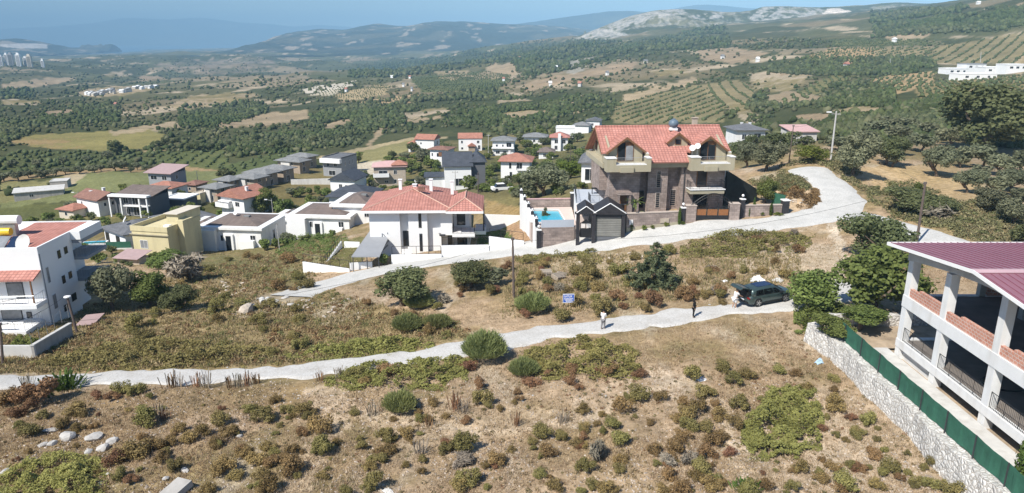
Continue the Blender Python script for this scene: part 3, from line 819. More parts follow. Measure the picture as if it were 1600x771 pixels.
# column of cypress / thuja
for s in range(3):
    rng = np.random.default_rng(500 + s)
    cl = []
    for i in range(26):
        z = .06 + .9 * i / 25; R = .32 * math.sin(math.pi * min(1, (z * .82 + .16))) ** .7
        for j in range(4):
            a = rng.random() * 6.28; cl.append((math.cos(a) * R * .5, math.sin(a) * R * .5, z, .05 + R * .32))
    V, Fc, t = leaf_cloud(rng, cl, 3200, .035, 2.4, .5, .6)
    tv, tf = tube([(0, 0, -.03), (0, 0, .4)], [.03, .02], 6)
    TREE_MESH[('cypress', s, 'hi')] = (mesh_of("cypress_crown", (V, Fc, t), MF['cypress']), mesh_of("cypress_trunk", (tv, tf), M_BARK))

def px_per_m(p):
    d = p[1] * CP - (p[2] - CAM_Z) * SP
    return F / d
NTREE = {}
def tree(kind, px, py, hpx, wpx, label, group=None, name=None, lod=None, depth_ratio=1.0, z=None, cat="tree"):
    g = GT(px, py) if z is None else at_z(px, py, z)
    m = px_per_m(g); dep = math.atan2(CAM_Z - g.z, g.y)
    w = wpx / m; h = max((hpx / m - w * .35 * math.sin(dep)) / math.cos(dep), w * .35)
    k = NTREE.get(kind, 0); NTREE[kind] = k + 1
    ns = len([1 for (kk, s, l) in TREE_MESH if kk == kind and l == 'hi'])
    if lod is None: lod = 'hi' if hpx > 42 or wpx > 55 else 'lo'
    if (kind, k % ns, lod) not in TREE_MESH: lod = 'hi'
    cm, tm = TREE_MESH[(kind, k % ns, lod)]
    nm = name or {'olive': 'olive_tree', 'oak': 'evergreen_tree', 'fig': 'leafy_tree', 'yellow': 'leafy_bush', 'conifer': 'conifer_tree', 'cypress': 'cypress_shrub', 'bare': 'bare_tree'}[kind]
    o = empty(nm, g, random.uniform(0, 6.28)); tag(o, label, cat, group)
    for n_, me in (("trunk", tm), ("crown", cm)):
        c = bpy.data.objects.new(n_, me); COL.objects.link(c); c.parent = o; c.scale = (w * 1.02, w * depth_ratio, h)
    return o

# ---- trees one by one: (kind, px, py, height px, width px, label)
SINGLE = [
 ('oak',628,478,72,105,"wide dark green bushy tree beside the end of the concrete road"),
 ('oak',737,450,54,78,"rounded dark shrub tree next to the wooden pole by the road"),
 ('olive',772,446,34,46,"small grey green bush right of the dark shrub tree at the pole"),
 ('conifer',1022,448,78,84,"lone conifer with spreading branches on the slope below the brown villa"),
 ('oak',1358,412,92,116,"dense rounded green tree at the fork of the road"),
 ('fig',1368,496,128,150,"large leafy bright green tree beside the unfinished concrete building"),
 ('fig',1268,494,88,96,"leafy tree half hiding the bonnet of the parked car"),
 ('cypress',1592,790,118,62,"clipped yellow green conifer at the near end of the green fence"),
 ('olive',178,486,84,82,"tall grey green tree beside the white three storey building"),
 ('fig',236,480,66,72,"bright green round tree between the white building and the bare shrub"),
 ('oak',282,486,46,66,"low dark bush leaning over the dry slope"),
 ('fig',262,420,34,66,"green tree in front of the yellow house"),
 ('bare',296,440,52,70,"grey leafless bush right of the yellow house"),
 ('olive',1330,278,80,76,"dusty grey green tree beside the upper bend of the road"),
 ('oak',1385,258,52,64,"dark tree behind the lone olive above the bend"),
 ('olive',1393,262,36,46,"small olive tree casting its shadow on bare straw ground"),
 ('olive',1464,276,56,62,"olive tree with a forked trunk in the dry orchard"),
 ('olive',1512,302,44,50,"pale olive tree at the lower edge of the dry orchard"),
 ('oak',1535,238,118,165,"huge dark evergreen tree on the hillside at the right"),
 ('oak',1420,330,46,110,"dense low green bush on the bank above the side road"),
 ('oak',1465,338,36,80,"dark low bush right of the wooden pole on the bank"),
 ('yellow',1268,254,32,64,"yellow green bush at the crest of the road"),
 ('olive',1196,268,54,66,"grey green olive tree behind the dark tarpaulin fence"),
 ('olive',1168,262,44,50,"olive tree close to the right end of the brown villa"),
 ('fig',1194,318,44,42,"young loquat tree inside the stone garden wall"),
 ('oak',620,420,0,0,None),
 ('fig',598,415,22,26,"small bush at the corner of the white villa's low wall"),
 ('yellow',888,280,34,64,"rounded bright green hedge bush left of the brown villa"),
 ('olive',850,306,58,84,"big olive tree behind the pool terrace"),
 ('olive',818,318,34,46,"small olive tree behind the white pool wall"),
 ('conifer',852,354,32,30,"small bushy conifer beside the swimming pool"),
 ('cypress',870,378,16,12,"tiny conifer against the stone plinth below the pool"),
 ('fig',560,255,22,22,"round tree standing alone beside the hay field"),
 ('oak',355,282,22,32,"dark round tree at the corner of the pale green field"),
 ('oak',182,242,26,34,"tall dark tree on the field edge behind the olive row"),
 ('fig',412,334,44,46,"leafy tree just right of the house with the salmon gable roof"),
 ('fig',440,340,36,40,"leafy tree left of the rubble plot in the village"),
 ('oak',1320,122,12,18,"dark tree on the far orchard slope"),
 ('olive',1580,352,50,62,"grey olive bush at the right edge above the side road"),
 ('olive',1545,332,44,60,"grey olive bush left of the tree at the picture's right edge"),
 ('yellow',990,335,22,22,None),
 ('yellow',1432,305,22,26,"light green shrub on the straw ground of the orchard"),
 ('oak',1596,384,40,44,"dark bush behind the metal roof at the right edge"),
 ('bare',1465,345,26,40,"dry grey shrub beside the wooden pole on the bank"),
]
for t in SINGLE:
    if t[5]: tree(*t[:5], t[5])
GROUPS = [
 ("olive trees of the hillside orchard", "olive tree of the crowded grove on the right hillside", 'olive',
  [(1480,230,36,50),(1440,238,34,46),(1500,262,38,48),(1535,262,40,52),(1560,275,40,50),(1580,300,42,56),(1595,270,40,50),(1410,242,30,40),(1555,305,36,44),(1530,285,30,40),(1590,325,36,50),(1450,215,26,40),(1400,222,30,44),(1420,205,24,36),(1385,205,26,40),(1365,215,30,44),(1350,232,34,44),(1310,238,30,44),(1565,335,30,44)]),
 ("dark trees behind the brown villa", "dark bushy tree of the belt behind the brown villa", 'oak',
  [(1150,250,36,44),(1215,240,36,46),(1235,228,28,40),(1255,232,22,34),(1165,242,26,34),(1175,232,24,30),(1300,222,24,36),(930,250,26,34),(915,262,24,34),(925,238,20,28),(1240,208,16,26),(1265,215,18,28)]),
 ("trees among the far village houses", "leafy tree between the houses of the far village", 'fig',
  [(640,266,20,26),(655,268,18,24),(672,258,18,22),(700,262,16,22),(722,262,18,26),(740,282,18,22),(760,275,20,26),(775,268,14,18),(800,262,14,18),(815,258,14,20),(832,262,16,22),(845,268,14,20),(858,262,14,18),(830,242,14,18),(880,262,16,22),(895,255,16,20),(905,248,18,24),(715,295,22,28),(735,296,24,34),(752,300,18,24),(770,300,16,22),(790,290,14,18),(585,284,12,18),(595,300,14,18),(620,300,12,20),(640,292,12,18),(860,250,14,18),(842,282,18,26),(820,285,16,24),(870,300,20,30),(805,305,18,28),(630,256,14,20),(650,252,14,20),(705,243,12,16),(745,250,12,16)]),
 ("trees in the gardens of the near village", "small garden tree among the village bungalows at the left", 'fig',
  [(300,328,16,18),(310,338,18,20),(270,345,14,20),(430,325,24,26),(455,332,22,26),(480,330,20,26),(380,350,12,18),(165,352,16,20),(75,348,20,26),(95,356,18,24),(50,352,16,24),(20,360,18,26),(115,362,18,26),(195,300,14,20),(215,298,12,18),(230,340,14,18),(140,400,18,24),(155,412,22,28),(205,402,16,20),(335,372,14,18),(430,388,20,24),(415,392,22,26),(445,386,16,20),(478,380,16,22),(500,378,16,20),(520,372,14,18)]),
 ("olive trees along the pale green field", "olive tree of the row along the pale green field", 'olive',
  [(8,284,16,22),(28,283,18,24),(45,278,14,18),(66,279,16,22),(85,276,15,20),(104,273,14,18),(125,272,14,20),(148,270,14,20),(160,268,12,16),(182,268,22,26),(195,264,14,18),(205,270,10,12),(215,266,14,16),(228,268,12,14),(240,266,10,14),(260,267,10,14),(282,268,10,14),(20,262,14,18),(60,262,14,18),(100,258,14,18),(140,256,14,18),(170,250,16,20)]),
 ("trees along the foot of the hay field", "dark tree of the thicket left of the hay field", 'oak',
  [(245,232,14,22),(262,230,16,22),(275,226,14,20),(300,235,14,22),(315,238,18,26),(330,236,14,20),(345,233,14,20),(360,230,12,18),(420,236,14,20),(436,232,16,22),(450,236,14,22),(470,228,12,18),(490,224,14,20),(515,222,14,22),(535,220,12,20),(400,222,14,22),(380,214,12,18),(50,300,10,16),(24,305,10,14)]),
]
for grp, lab, kind, lst in GROUPS:
    for (px, py, h, w) in lst:
        tree(kind, px + random.uniform(-2, 2), py, h, w, lab, grp)

# ---- shrubs on the dry slopes
def shrub_mesh(name, kind, seed, n, leaf, asp, flat=.85, k=10, rmin=.16, rmax=.30, up=.2):
    rng = np.random.default_rng(seed)
    cl = []
    for _ in range(k):
        a = rng.random() * 6.28; r = .34 * rng.random() ** .5
        cl.append((math.cos(a) * r, math.sin(a) * r, flat * (.30 + .45 * rng.random()) * (1 - r * .8), rng.uniform(rmin, rmax) * .8))
    V, Fc, t = leaf_cloud(rng, cl, n, leaf, asp, up, .5)
    V[:, 2] = np.where(V[:, 2] < 0, V[:, 2] * .3, V[:, 2])
    return mesh_of(name, (V, Fc, t), MF[kind])
SHRUB = {}
for s in range(6): SHRUB[('brown', s)] = shrub_mesh("spiny_shrub", 'brown', 600 + s, 2000, .042, 1.6)
for s in range(4): SHRUB[('rust', s)] = shrub_mesh("rusty_shrub", 'rust', 620 + s, 2000, .042, 1.6)
for s in range(5): SHRUB[('green', s)] = shrub_mesh("green_shrub", 'green', 640 + s, 2200, .042, 1.5)
for s in range(3): SHRUB[('bare', s)] = shrub_mesh("dry_shrub", 'bare', 660 + s, 380, .07, 6.0)
def broom_mesh(seed, n=4200):
    rng = np.random.default_rng(seed)
    a = rng.random(n) * 6.28; r = rng.random(n) ** .5; th = r * 1.15
    R = .52 * (.55 + .45 * rng.random(n) ** .5)
    lump = .8 + .35 * vnoise(np.cos(a) * 2.2 + r * 2, np.sin(a) * 2.2, seed)
    d = np.stack([np.cos(a) * np.sin(th), np.sin(a) * np.sin(th), np.cos(th)], 1)
    s = d * (R * lump)[:, None]; s[:, 2] *= 1.25
    dr = d * .6 + np.array([0, 0, .7]) + rng.normal(size=(n, 3)) * .28; dr /= np.linalg.norm(dr, axis=1)[:, None]
    e = s + dr * (.09 + .09 * rng.random(n))[:, None]
    w = np.cross(dr, rng.normal(size=(n, 3))); w /= np.linalg.norm(w, axis=1)[:, None]; w *= .0085
    V = np.stack([s - w, s + w, e + w * .5, e - w * .5], 1).reshape(-1, 3)
    t = np.clip(.15 + .5 * rng.random(n) + .5 * (lump - .8), 0, 1)
    return mesh_of("broom_shrub", (V, np.arange(4 * n).reshape(n, 4), np.repeat(t, 4)[:, None] * np.ones(3)), MF['broom'])
for s in range(3): SHRUB[('broom', s)] = broom_mesh(680 + s)
def stalk_mesh(seed, kind, n=60, h=1.0):
    rng = np.random.default_rng(seed)
    p = rng.normal(size=(n, 2)) * .16; hh = h * (.5 + .5 * rng.random(n))
    b = np.concatenate([p, np.full((n, 1), -.05)], 1); e = np.concatenate([p * 1.4 + rng.normal(size=(n, 2)) * .1, hh[:, None]], 1)
    w = np.concatenate([rng.normal(size=(n, 2)), np.zeros((n, 1))], 1); w /= np.linalg.norm(w, axis=1)[:, None]; w *= .018
    V = np.stack([b - w, b + w, e + w * 1.3, e - w * 1.3], 1).reshape(-1, 3)
    t = rng.random(n)
    return mesh_of("stalks", (V, np.arange(4 * n).reshape(n, 4), np.repeat(t, 4)[:, None] * np.ones(3)), MF[kind])
SHRUB[('stalk', 0)] = stalk_mesh(700, 'rust', 26); SHRUB[('stalk', 1)] = stalk_mesh(701, 'bare', 22)
SHRUB[('tuft', 0)] = stalk_mesh(702, 'grass', 160, .6)

NSH = {}
def shrub(kind, px, py, wpx, label, group=None, name=None, hf=1.0, cat="shrub"):
    g = GT(px, py)
    w = wpx / px_per_m(g)
    ks = [s for (k, s) in SHRUB if k == kind]; i = NSH.get(kind, 0); NSH[kind] = i + 1
    nm = name or {'brown': 'spiny_shrub', 'rust': 'rusty_shrub', 'green': 'green_shrub', 'bare': 'dry_shrub', 'broom': 'broom_shrub', 'stalk': 'dry_weed', 'tuft': 'grass_tuft'}[kind]
    o = bpy.data.objects.new(nm, SHRUB[(kind, ks[i % len(ks)])]); COL.objects.link(o)
    g.z -= .03 * w
    o.location = g; o.rotation_euler = (0, 0, random.uniform(0, 6.28)); o.scale = (w * 1.05, w * 1.05 * random.uniform(.85, 1.15), w * hf * random.uniform(.85, 1.15))
    tag(o, label, cat, group)
    return o
A_ = [(200,270,230,'rust'),(455,315,150,'brown'),(250,345,85,'green'),(360,395,95,'brown'),(700,200,115,'green'),(780,210,115,'green'),(830,385,165,'green'),(540,400,65,'brown'),(1020,420,95,'brown'),(1160,445,115,'brown'),(1235,500,105,'brown'),(1310,445,115,'brown'),(1260,380,115,'green'),(980,490,95,'brown'),(1080,480,110,'brown'),(760,570,180,'brown'),(890,515,125,'brown'),(920,590,105,'brown'),(1000,635,95,'green'),(1280,655,155,'brown'),(1340,690,95,'brown'),(1190,765,95,'brown'),(660,610,115,'rust'),(700,690,120,'green'),(180,440,135,'green'),(1400,575,115,'brown'),(1420,310,85,'green'),(60,260,150,'brown'),(100,330,120,'rust'),(820,470,70,'brown'),(640,240,90,'rust'),(560,230,80,'rust')]
B_ = [(750,90,120,'rust'),(575,120,130,'green'),(110,255,75,'brown'),(180,320,95,'green'),(285,330,115,'brown'),(370,430,185,'brown'),(385,540,155,'green'),(210,545,95,'brown'),(560,328,64,'green'),(1290,270,125,'green'),(860,455,105,'brown'),(595,470,60,'green'),(740,480,120,'green'),(750,545,115,'brown'),(715,590,95,'green'),(600,525,85,'green'),(930,362,65,'green'),(1190,530,160,'green'),(1090,535,115,'green'),(1370,610,125,'brown'),(1215,710,160,'green'),(1200,600,125,'bare'),(680,750,155,'green'),(380,688,75,'brown'),(190,660,160,'brown'),(70,520,95,'brown'),(50,360,140,'green'),(90,610,105,'brown'),(60,765,150,'brown'),(240,685,55,'green'),(1160,755,120,'brown'),(850,625,50,'brown'),(525,790,95,'green'),(1220,60,110,'rust'),(1280,180,90,'rust'),(1010,270,80,'brown'),(620,150,80,'brown'),(950,665,60,'brown'),(30,690,110,'brown'),(0,600,120,'brown')]
C_ = [(730,110,85,'rust'),(1015,130,140,'green'),(1200,78,105,'green'),(1270,150,105,'green'),(1340,115,105,'brown'),(325,155,85,'rust'),(380,180,64,'rust'),(725,240,130,'green'),(620,300,130,'brown'),(850,240,95,'brown'),(575,395,120,'green'),(400,315,85,'brown'),(415,415,75,'brown'),(170,450,130,'green'),(290,465,85,'green'),(205,545,120,'brown'),(120,528,54,'green'),(165,570,55,'green'),(620,595,95,'brown'),(1000,350,145,'brown'),(1060,310,125,'brown'),(1100,220,130,'green'),(1190,355,105,'brown'),(1100,410,115,'green'),(1000,415,115,'green'),(970,470,115,'brown'),(1190,460,100,'brown'),(1280,400,105,'brown'),(1150,500,120,'brown'),(930,535,125,'brown'),(820,545,105,'brown'),(1100,575,115,'rust'),(1090,660,140,'green'),(1050,690,95,'brown'),(1140,745,140,'brown'),(900,690,110,'brown'),(420,645,130,'green'),(160,680,85,'green'),(245,750,95,'brown'),(460,745,85,'green'),(400,765,64,'green'),(550,775,120,'brown'),(960,780,140,'brown'),(860,785,120,'brown'),(610,490,140,'green'),(365,500,85,'brown'),(1340,790,140,'green'),(1160,275,62,'brown'),(25,205,64,'rust'),(560,95,110,'rust'),(110,155,110,'rust'),(880,600,100,'bare'),(1300,290,140,'green'),(40,245,60,'rust'),(210,100,60,'rust'),(350,85,100,'rust'),(980,260,90,'brown'),(940,360,90,'brown'),(1010,600,100,'bare'),(700,340,40,'green'),(790,380,60,'brown')]
D_ = [(650,385,110,'green'),(575,430,75,'green'),(610,440,60,'green'),(545,350,64,'rust'),(460,448,54,'green'),(510,475,52,'brown'),(695,475,52,'green'),(735,540,54,'green'),(455,305,125,'brown'),(440,640,85,'brown'),(370,705,85,'brown'),(520,745,165,'green'),(555,630,95,'green'),(680,570,100,'rust'),(760,640,110,'green'),(720,665,85,'green'),(810,650,60,'green'),(870,665,62,'green'),(910,740,65,'green'),(825,700,64,'rust'),(1000,745,115,'green'),(1000,610,85,'green'),(960,635,64,'green'),(870,555,54,'green'),(960,530,42,'green'),(440,135,75,'green'),(450,195,64,'brown'),(380,410,64,'rust'),(140,90,95,'green'),(60,745,95,'brown'),(210,750,95,'green'),(1110,775,130,'green'),(700,410,42,'green'),(480,770,100,'brown'),(250,650,100,'brown'),(300,180,80,'brown'),(230,100,70,'brown')]
NAMES = {'brown': ("low spiny brown shrub on the dry slope below the gravel track", "spiny brown shrubs below the track"),
         'rust': ("rust coloured dry shrub on the slope below the gravel track", "rust coloured shrubs below the track"),
         'green': ("low olive green shrub on the dry slope below the gravel track", "olive green shrubs below the track"),
         'bare': ("grey leafless shrub on the dry slope below the gravel track", "grey dry shrubs below the track")}
for ox, lst in ((0, A_), (400, B_), (800, C_), (1180, D_)):
    for (cx, cy, w, k) in lst:
        shrub(k, ox + cx / 3.655, 560 + cy / 3.655, w / 3.655 * 1.05, *NAMES[k], hf=random.uniform(.8, 1.05))
        for _ in range(1 if w > 90 else 0):
            if random.random() < .35:
                shrub(k, ox + cx / 3.655 + random.uniform(-.7, .7) * w / 3.655, 560 + cy / 3.655 + random.uniform(-.1, .35) * w / 3.655, w / 3.655 * random.uniform(.35, .6), *NAMES[k])
rs_ = random.Random(21)
for i in range(120):
    px = rs_.uniform(20, 1500); py = rs_.uniform(625, 770)
    if px > 1300 and py < 560 + (px - 1262) * .72 + 40: continue
    k = rs_.choice(['brown', 'brown', 'green', 'green', 'rust'])
    shrub(k, px, py, rs_.uniform(8, 24) * (.7 + .5 * (py - 600) / 170), *NAMES[k], hf=rs_.uniform(.7, 1.0))
UP = {'brown': ("brown dry shrub on the slope between the track and the road", "brown shrubs between track and road"),
      'rust': ("rusty red shrub on the slope between the track and the road", "rusty shrubs between track and road"),
      'green': ("green shrub on the slope between the track and the road", "green shrubs between track and road"),
      'bare': ("grey twiggy shrub on the slope between the track and the road", "grey shrubs between track and road")}
E_ = [(920,650,125,'rust'),(575,665,105,'rust'),(780,695,125,'rust'),(690,655,64,'rust'),(990,580,85,'brown'),(1060,650,85,'brown'),(610,710,64,'rust'),(500,745,150,'green'),(270,775,130,'green'),(430,550,150,'green'),(350,520,100,'green'),(580,520,130,'green'),(1360,520,75,'brown'),(1260,510,75,'green'),(1440,465,64,'brown'),(1110,510,64,'rust'),(1500,540,95,'brown'),(1200,545,64,'rust'),(200,590,90,'green'),(60,560,110,'green'),(370,600,110,'green'),(470,610,100,'brown'),(650,590,110,'green'),(300,640,80,'brown'),(720,600,90,'green'),(830,560,60,'brown'),(340,690,110,'brown'),(1080,520,60,'green'),(1150,690,60,'brown'),(1010,640,60,'rust'),(150,720,90,'green'),(60,720,120,'brown'),(730,730,80,'brown')]
for (cx, cy, w, k) in E_:
    shrub(k, 800 + cx / 3.505, 280 + cy / 3.505, w / 3.505, *UP[k], hf=.9)
for i in range(60):
    px = random.uniform(470, 1250); py = random.uniform(0, 1)
    ytr = np.interp(px, [p[0] for p in TRACK_PX], [p[1] for p in TRACK_PX]); yrd = np.interp(px, [p[0] for p in ROAD_PX], [p[1] for p in ROAD_PX])
    y = yrd + 22 + (ytr - yrd - 40) * py
    k = random.choice(['green', 'green', 'brown', 'rust', 'rust', 'bare'])
    shrub(k, px, y, random.uniform(12, 26), *UP[k])
for i in range(42):
    px = rs_.uniform(150, 480); py = rs_.uniform(398, 560)
    if py > 575 - 12 or (px < 230 and py < 500): continue
    shrub(rs_.choice(['green', 'green', 'brown']), px, py, rs_.uniform(14, 36), "bush on the rough weedy slope between the bungalows and the track", "bushes on the weedy slope below the bungalows", hf=rs_.uniform(.7, 1.0))
BROOM = [(757,562,66,"tall green broom bush overhanging the middle of the gravel track",1.0),(818,586,48,"broom bush just below the track beside the bramble patch",.85),(625,642,54,"bright green broom bush on the slope below the track",1.05),
 (637,516,44,"left of the two green broom bushes above the track",.9),(684,512,44,"right of the two green broom bushes above the track",.9),(832,488,50,"feathery broom bush left of the blue sign",.9),(655,480,44,"broom bush at the foot of the wide dark tree",.8)]
for px, py, w, lab, hf in BROOM:
    shrub('broom', px, py, w * .98, lab, hf=hf * .9)
shrub('tuft', 98, 608, 62, "bright green grass clump on the near edge of the track", hf=.6)
shrub('tuft', 1165, 765, 40, "green grass clump beside the bramble mound", hf=.6)
for px, py, w in [(268,606,20),(281,604,18),(307,604,20),(325,606,20),(360,606,16),(372,604,16),(385,603,18),(250,654,18),(257,656,14),(43,606,16),(400,600,16),(530,592,14),(500,595,14)]:
    shrub('stalk', px, py, w * 1.3, "tall dry weed stalk at the near edge of the track", "dry weeds along the track", hf=1.1)
for px, py, w in [(583,650,24),(668,666,26),(655,710,30),(806,665,24),(880,662,24),(710,640,30),(725,645,24)]:
    shrub('stalk', px, py, w, "leafless dark stem cluster on the bare slope below the track", "bare stems below the track", hf=1.0)
shrub('bare', 931, 718, 32, "pale grey dead bush standing on the bare foreground slope", hf=1.4)

# ---- bramble mounds
def mound(name, poly, n, leaf, hmax, kind, label, cat="bramble", asp=1.4):
    n = int(n * 2.3); leaf *= .62
    rng = np.random.default_rng(len(label) * 7 + n)
    xs = [p[0] for p in poly]; ys = [p[1] for p in poly]
    P = []
    while len(P) < n:
        a = rng.uniform(min(xs), max(xs), n); b = rng.uniform(min(ys), max(ys), n)
        k = inpoly(a + rng.normal(size=n) * 4 + (vnoise(a / 14, b / 9, 7) - .5) * 34, b + rng.normal(size=n) * 2 + (vnoise(a / 14, b / 9, 8) - .5) * 17, poly) & (fbm(a / 16, b / 10, 9, 3) + rng.random(n) * .18 > .42)
        P.extend(zip(a[k], b[k]))
    P = np.array(P[:n])
    g = ground_px(P[:, 0], P[:, 1]); g[:, 2] = terr(g[:, 0], g[:, 1])
    cx, cy = g[:, 0].mean(), g[:, 1].mean(); cz = tz(cx, cy)
    # distance to edge approximated by polygon scale
    pc = np.array(poly).mean(0)
    q = np.ones(n)
    for s in (1.0, .85, .7, .5):
        inside = inpoly(P[:, 0], P[:, 1], [(pc[0] + (x - pc[0]) * s, pc[1] + (y - pc[1]) * s) for x, y in poly])
        q = np.where(inside, {1.0: .35, .85: .6, .7: .85, .5: 1.0}[s], q if s != 1.0 else .15)
    H = hmax * q * np.clip(2.6 * fbm(g[:, 0] / .9, g[:, 1] / .9, 88, 3) - .62, .12, 1.5)
    z = H * (.55 + .45 * rng.random(n) ** .5)
    c = g - np.array([cx, cy, cz]); c[:, 2] += z
    e = .35
    hx = (fbm((g[:, 0] + e) / 1.1, g[:, 1] / 1.1, 88, 3) - fbm((g[:, 0] - e) / 1.1, g[:, 1] / 1.1, 88, 3)) * hmax
    hy = (fbm(g[:, 0] / 1.1, (g[:, 1] + e) / 1.1, 88, 3) - fbm(g[:, 0] / 1.1, (g[:, 1] - e) / 1.1, 88, 3)) * hmax
    nr = np.stack([-hx / (2 * e), -hy / (2 * e), np.ones(n)], 1) + rng.normal(size=(n, 3)) * .5
    nr /= np.linalg.norm(nr, axis=1)[:, None]
    t = np.cross(nr, rng.normal(size=(n, 3))); t /= np.linalg.norm(t, axis=1)[:, None]; b = np.cross(nr, t)
    s = leaf * (.6 + .8 * rng.random(n)); a_ = t * (s * asp * .5)[:, None]; b_ = b * (s * .5)[:, None]
    V = np.stack([c - a_, c + b_, c + a_, c - b_], 1).reshape(-1, 3)
    tint = np.clip(.5 * rng.random(n) + .5 * fbm(g[:, 0] / .9, g[:, 1] / .9, 90, 3), 0, 1)
    o = link_mesh(name, V, np.arange(4 * n).reshape(n, 4), MF[kind], colors=np.repeat(tint, 4)[:, None] * np.ones(3))
    o.location = (cx, cy, cz); tag(o, label, cat)
    return o
mound("bramble_patch", [(800,572),(838,545),(900,530),(950,530),(995,552),(1002,585),(960,596),(900,588),(840,592)], 7000, .17, 1.0, 'bramble', "sprawling green bramble patch below the man on the track")
mound("bramble_patch", [(1158,668),(1172,640),(1205,606),(1255,605),(1285,640),(1288,690),(1250,715),(1190,722),(1160,705)], 9000, .15, .9, 'bramble', "yellow green bramble mound on the foreground slope at the right")
mound("bramble_patch", [(505,598),(560,572),(640,565),(735,556),(745,580),(690,605),(620,612),(540,610)], 6500, .17, .8, 'bramble', "grey green bramble strip along the lower edge of the track")
mound("bramble_patch", [(-20,760),(30,728),(90,708),(150,712),(175,745),(150,790),(-20,800)], 6500, .13, .7, 'bramble', "green bramble patch in the bottom left corner")
mound("thicket", [(40,572),(120,545),(240,530),(340,535),(430,548),(460,560),(330,574),(180,580)], 9000, .20, .8, 'green', "long olive green thicket along the upper edge of the track", "thicket")
mound("thicket", [(430,560),(500,545),(600,530),(640,530),(680,540),(600,556),(500,566)], 5000, .18, .7, 'bramble', "green thicket above the track below the broom bushes", "thicket")
mound("thicket", [(1062,398),(1085,372),(1130,364),(1200,364),(1262,368),(1275,380),(1200,396),(1130,404)], 6000, .2, .9, 'green', "dry green hummock of weeds beside the concrete road", "thicket")
mound("thicket", [(805,402),(840,398),(890,394),(940,392),(935,402),(870,410),(810,416)], 3500, .17, .6, 'green', "low green weed strip along the lower edge of the concrete road", "thicket")
mound("thicket", [(440,372),(480,368),(545,366),(540,380),(500,392),(455,400),(430,398)], 3000, .25, 1.0, 'fig', "bright green weeds behind the low white boundary wall", "thicket")
mound("creeper", [(1240,470),(1262,455),(1300,470),(1325,500),(1318,545),(1298,540),(1262,520),(1242,500)], 6000, .2, 1.3, 'fig', "leafy creeper spilling over the corner of the stone wall", "creeper")
mound("thicket", [(1200,296),(1240,282),(1262,300),(1285,318),(1270,330),(1240,312),(1215,306)], 2500, .25, .6, 'brown', "brown weeds on the cut bank beside the bend", "thicket")

# ---- dry grass: what nobody could count
def grass(name, n, pys, kinds, hrange, seed, polys=None, wid=.02):
    rng = np.random.default_rng(seed)
    px = rng.uniform(-60, 1660, n); py = pys[0] + (pys[1] - pys[0]) * rng.random(n)
    if polys:
        k = np.zeros(n, bool)
        for p in polys: k |= inpoly(px, py, p)
        px = px[k]; py = py[k]
    g = ground_px(px, py); x, y = g[:, 0], g[:, 1]
    k = (path_dist(x, y, TRACK) > 1.75 + rng.random(len(x)) * .5) & (path_dist(x, y, ROAD) > 2.9) & (path_dist(x, y, BRANCH) > 2.5) & (y < 130)
    nz_ = fbm(x / 2.6, y / 2.6, 51, 4)
    k &= (nz_ + rng.random(len(x)) * .35 > .52) & ~((x > 23.8) & (y < 58)) 
    for poly in BUILT: k &= ~inpoly(x, y, poly)
    x, y = x[k], y[k]; nz_ = nz_[k]
    m = 4; x = np.repeat(x, m) + rng.normal(size=len(x) * m) * .12; y = np.repeat(y, m) + rng.normal(size=len(y) * m) * .12
    nz_ = np.repeat(nz_, m); n = len(x)
    z = terr(x, y); h = rng.uniform(*hrange, n) * (.5 + nz_)
    a = rng.random(n) * 6.28; w = wid * (.7 + .9 * rng.random(n)) * (1 + y / 60)
    b = np.stack([x, y, z - .03], 1); wd = np.stack([np.cos(a), np.sin(a), 0 * a], 1) * w[:, None]
    lean = rng.normal(size=(n, 3)) * .45; lean[:, 2] = 1
    e = b + lean * h[:, None]
    V = np.stack([b - wd, b + wd, e], 1).reshape(-1, 3)
    pal = np.array(kinds); ci = np.clip((fbm(x / 4.5, y / 4.5, 53, 3) + rng.normal(size=n) * .14) * len(pal), 0, len(pal) - 1).astype(int)
    c = pal[ci] * (.7 + .6 * rng.random((n, 1)))
    return link_mesh(name, V, np.arange(3 * n).reshape(n, 3), M_BLADE, colors=np.repeat(c, 3, 0))
M_BLADE = bpy.data.materials.new("dry_grass_blades")
nt, N, L = nodes_of(M_BLADE); p = N["Principled BSDF"]; p.inputs["Roughness"].default_value = .8; p.inputs["Specular IOR Level"].default_value = .15
vc = N.new("ShaderNodeVertexColor"); vc.layer_name = "tint"; L.new(vc.outputs[0], p.inputs["Base Color"])
tr = N.new("ShaderNodeBsdfTranslucent"); L.new(vc.outputs[0], tr.inputs[0]); ms = N.new("ShaderNodeMixShader"); ms.inputs[0].default_value = .25
L.new(p.outputs[0], ms.inputs[1]); L.new(tr.outputs[0], ms.inputs[2]); L.new(ms.outputs[0], N["Material Output"].inputs[0])
BUILT = []
o = grass("dry_grass", 120000, (350, 830), [(.24,.19,.10),(.42,.32,.20),(.48,.38,.26),(.36,.255,.16),(.46,.36,.235),(.30,.20,.125)], (.05, .20), 91, wid=.014); o["kind"] = "stuff"
o = grass("weeds", 50000, (395, 585), [(.20,.19,.085),(.30,.25,.12),(.42,.32,.175),(.20,.185,.08),(.47,.36,.205)], (.12, .42), 92,
          [DRYGREEN, [(300,430),(420,395),(540,370),(520,410),(480,440),(380,470),(280,480)], [(800,400),(1000,400),(1250,390),(1250,440),(1000,480),(780,500)]], .022); o["kind"] = "stuff"
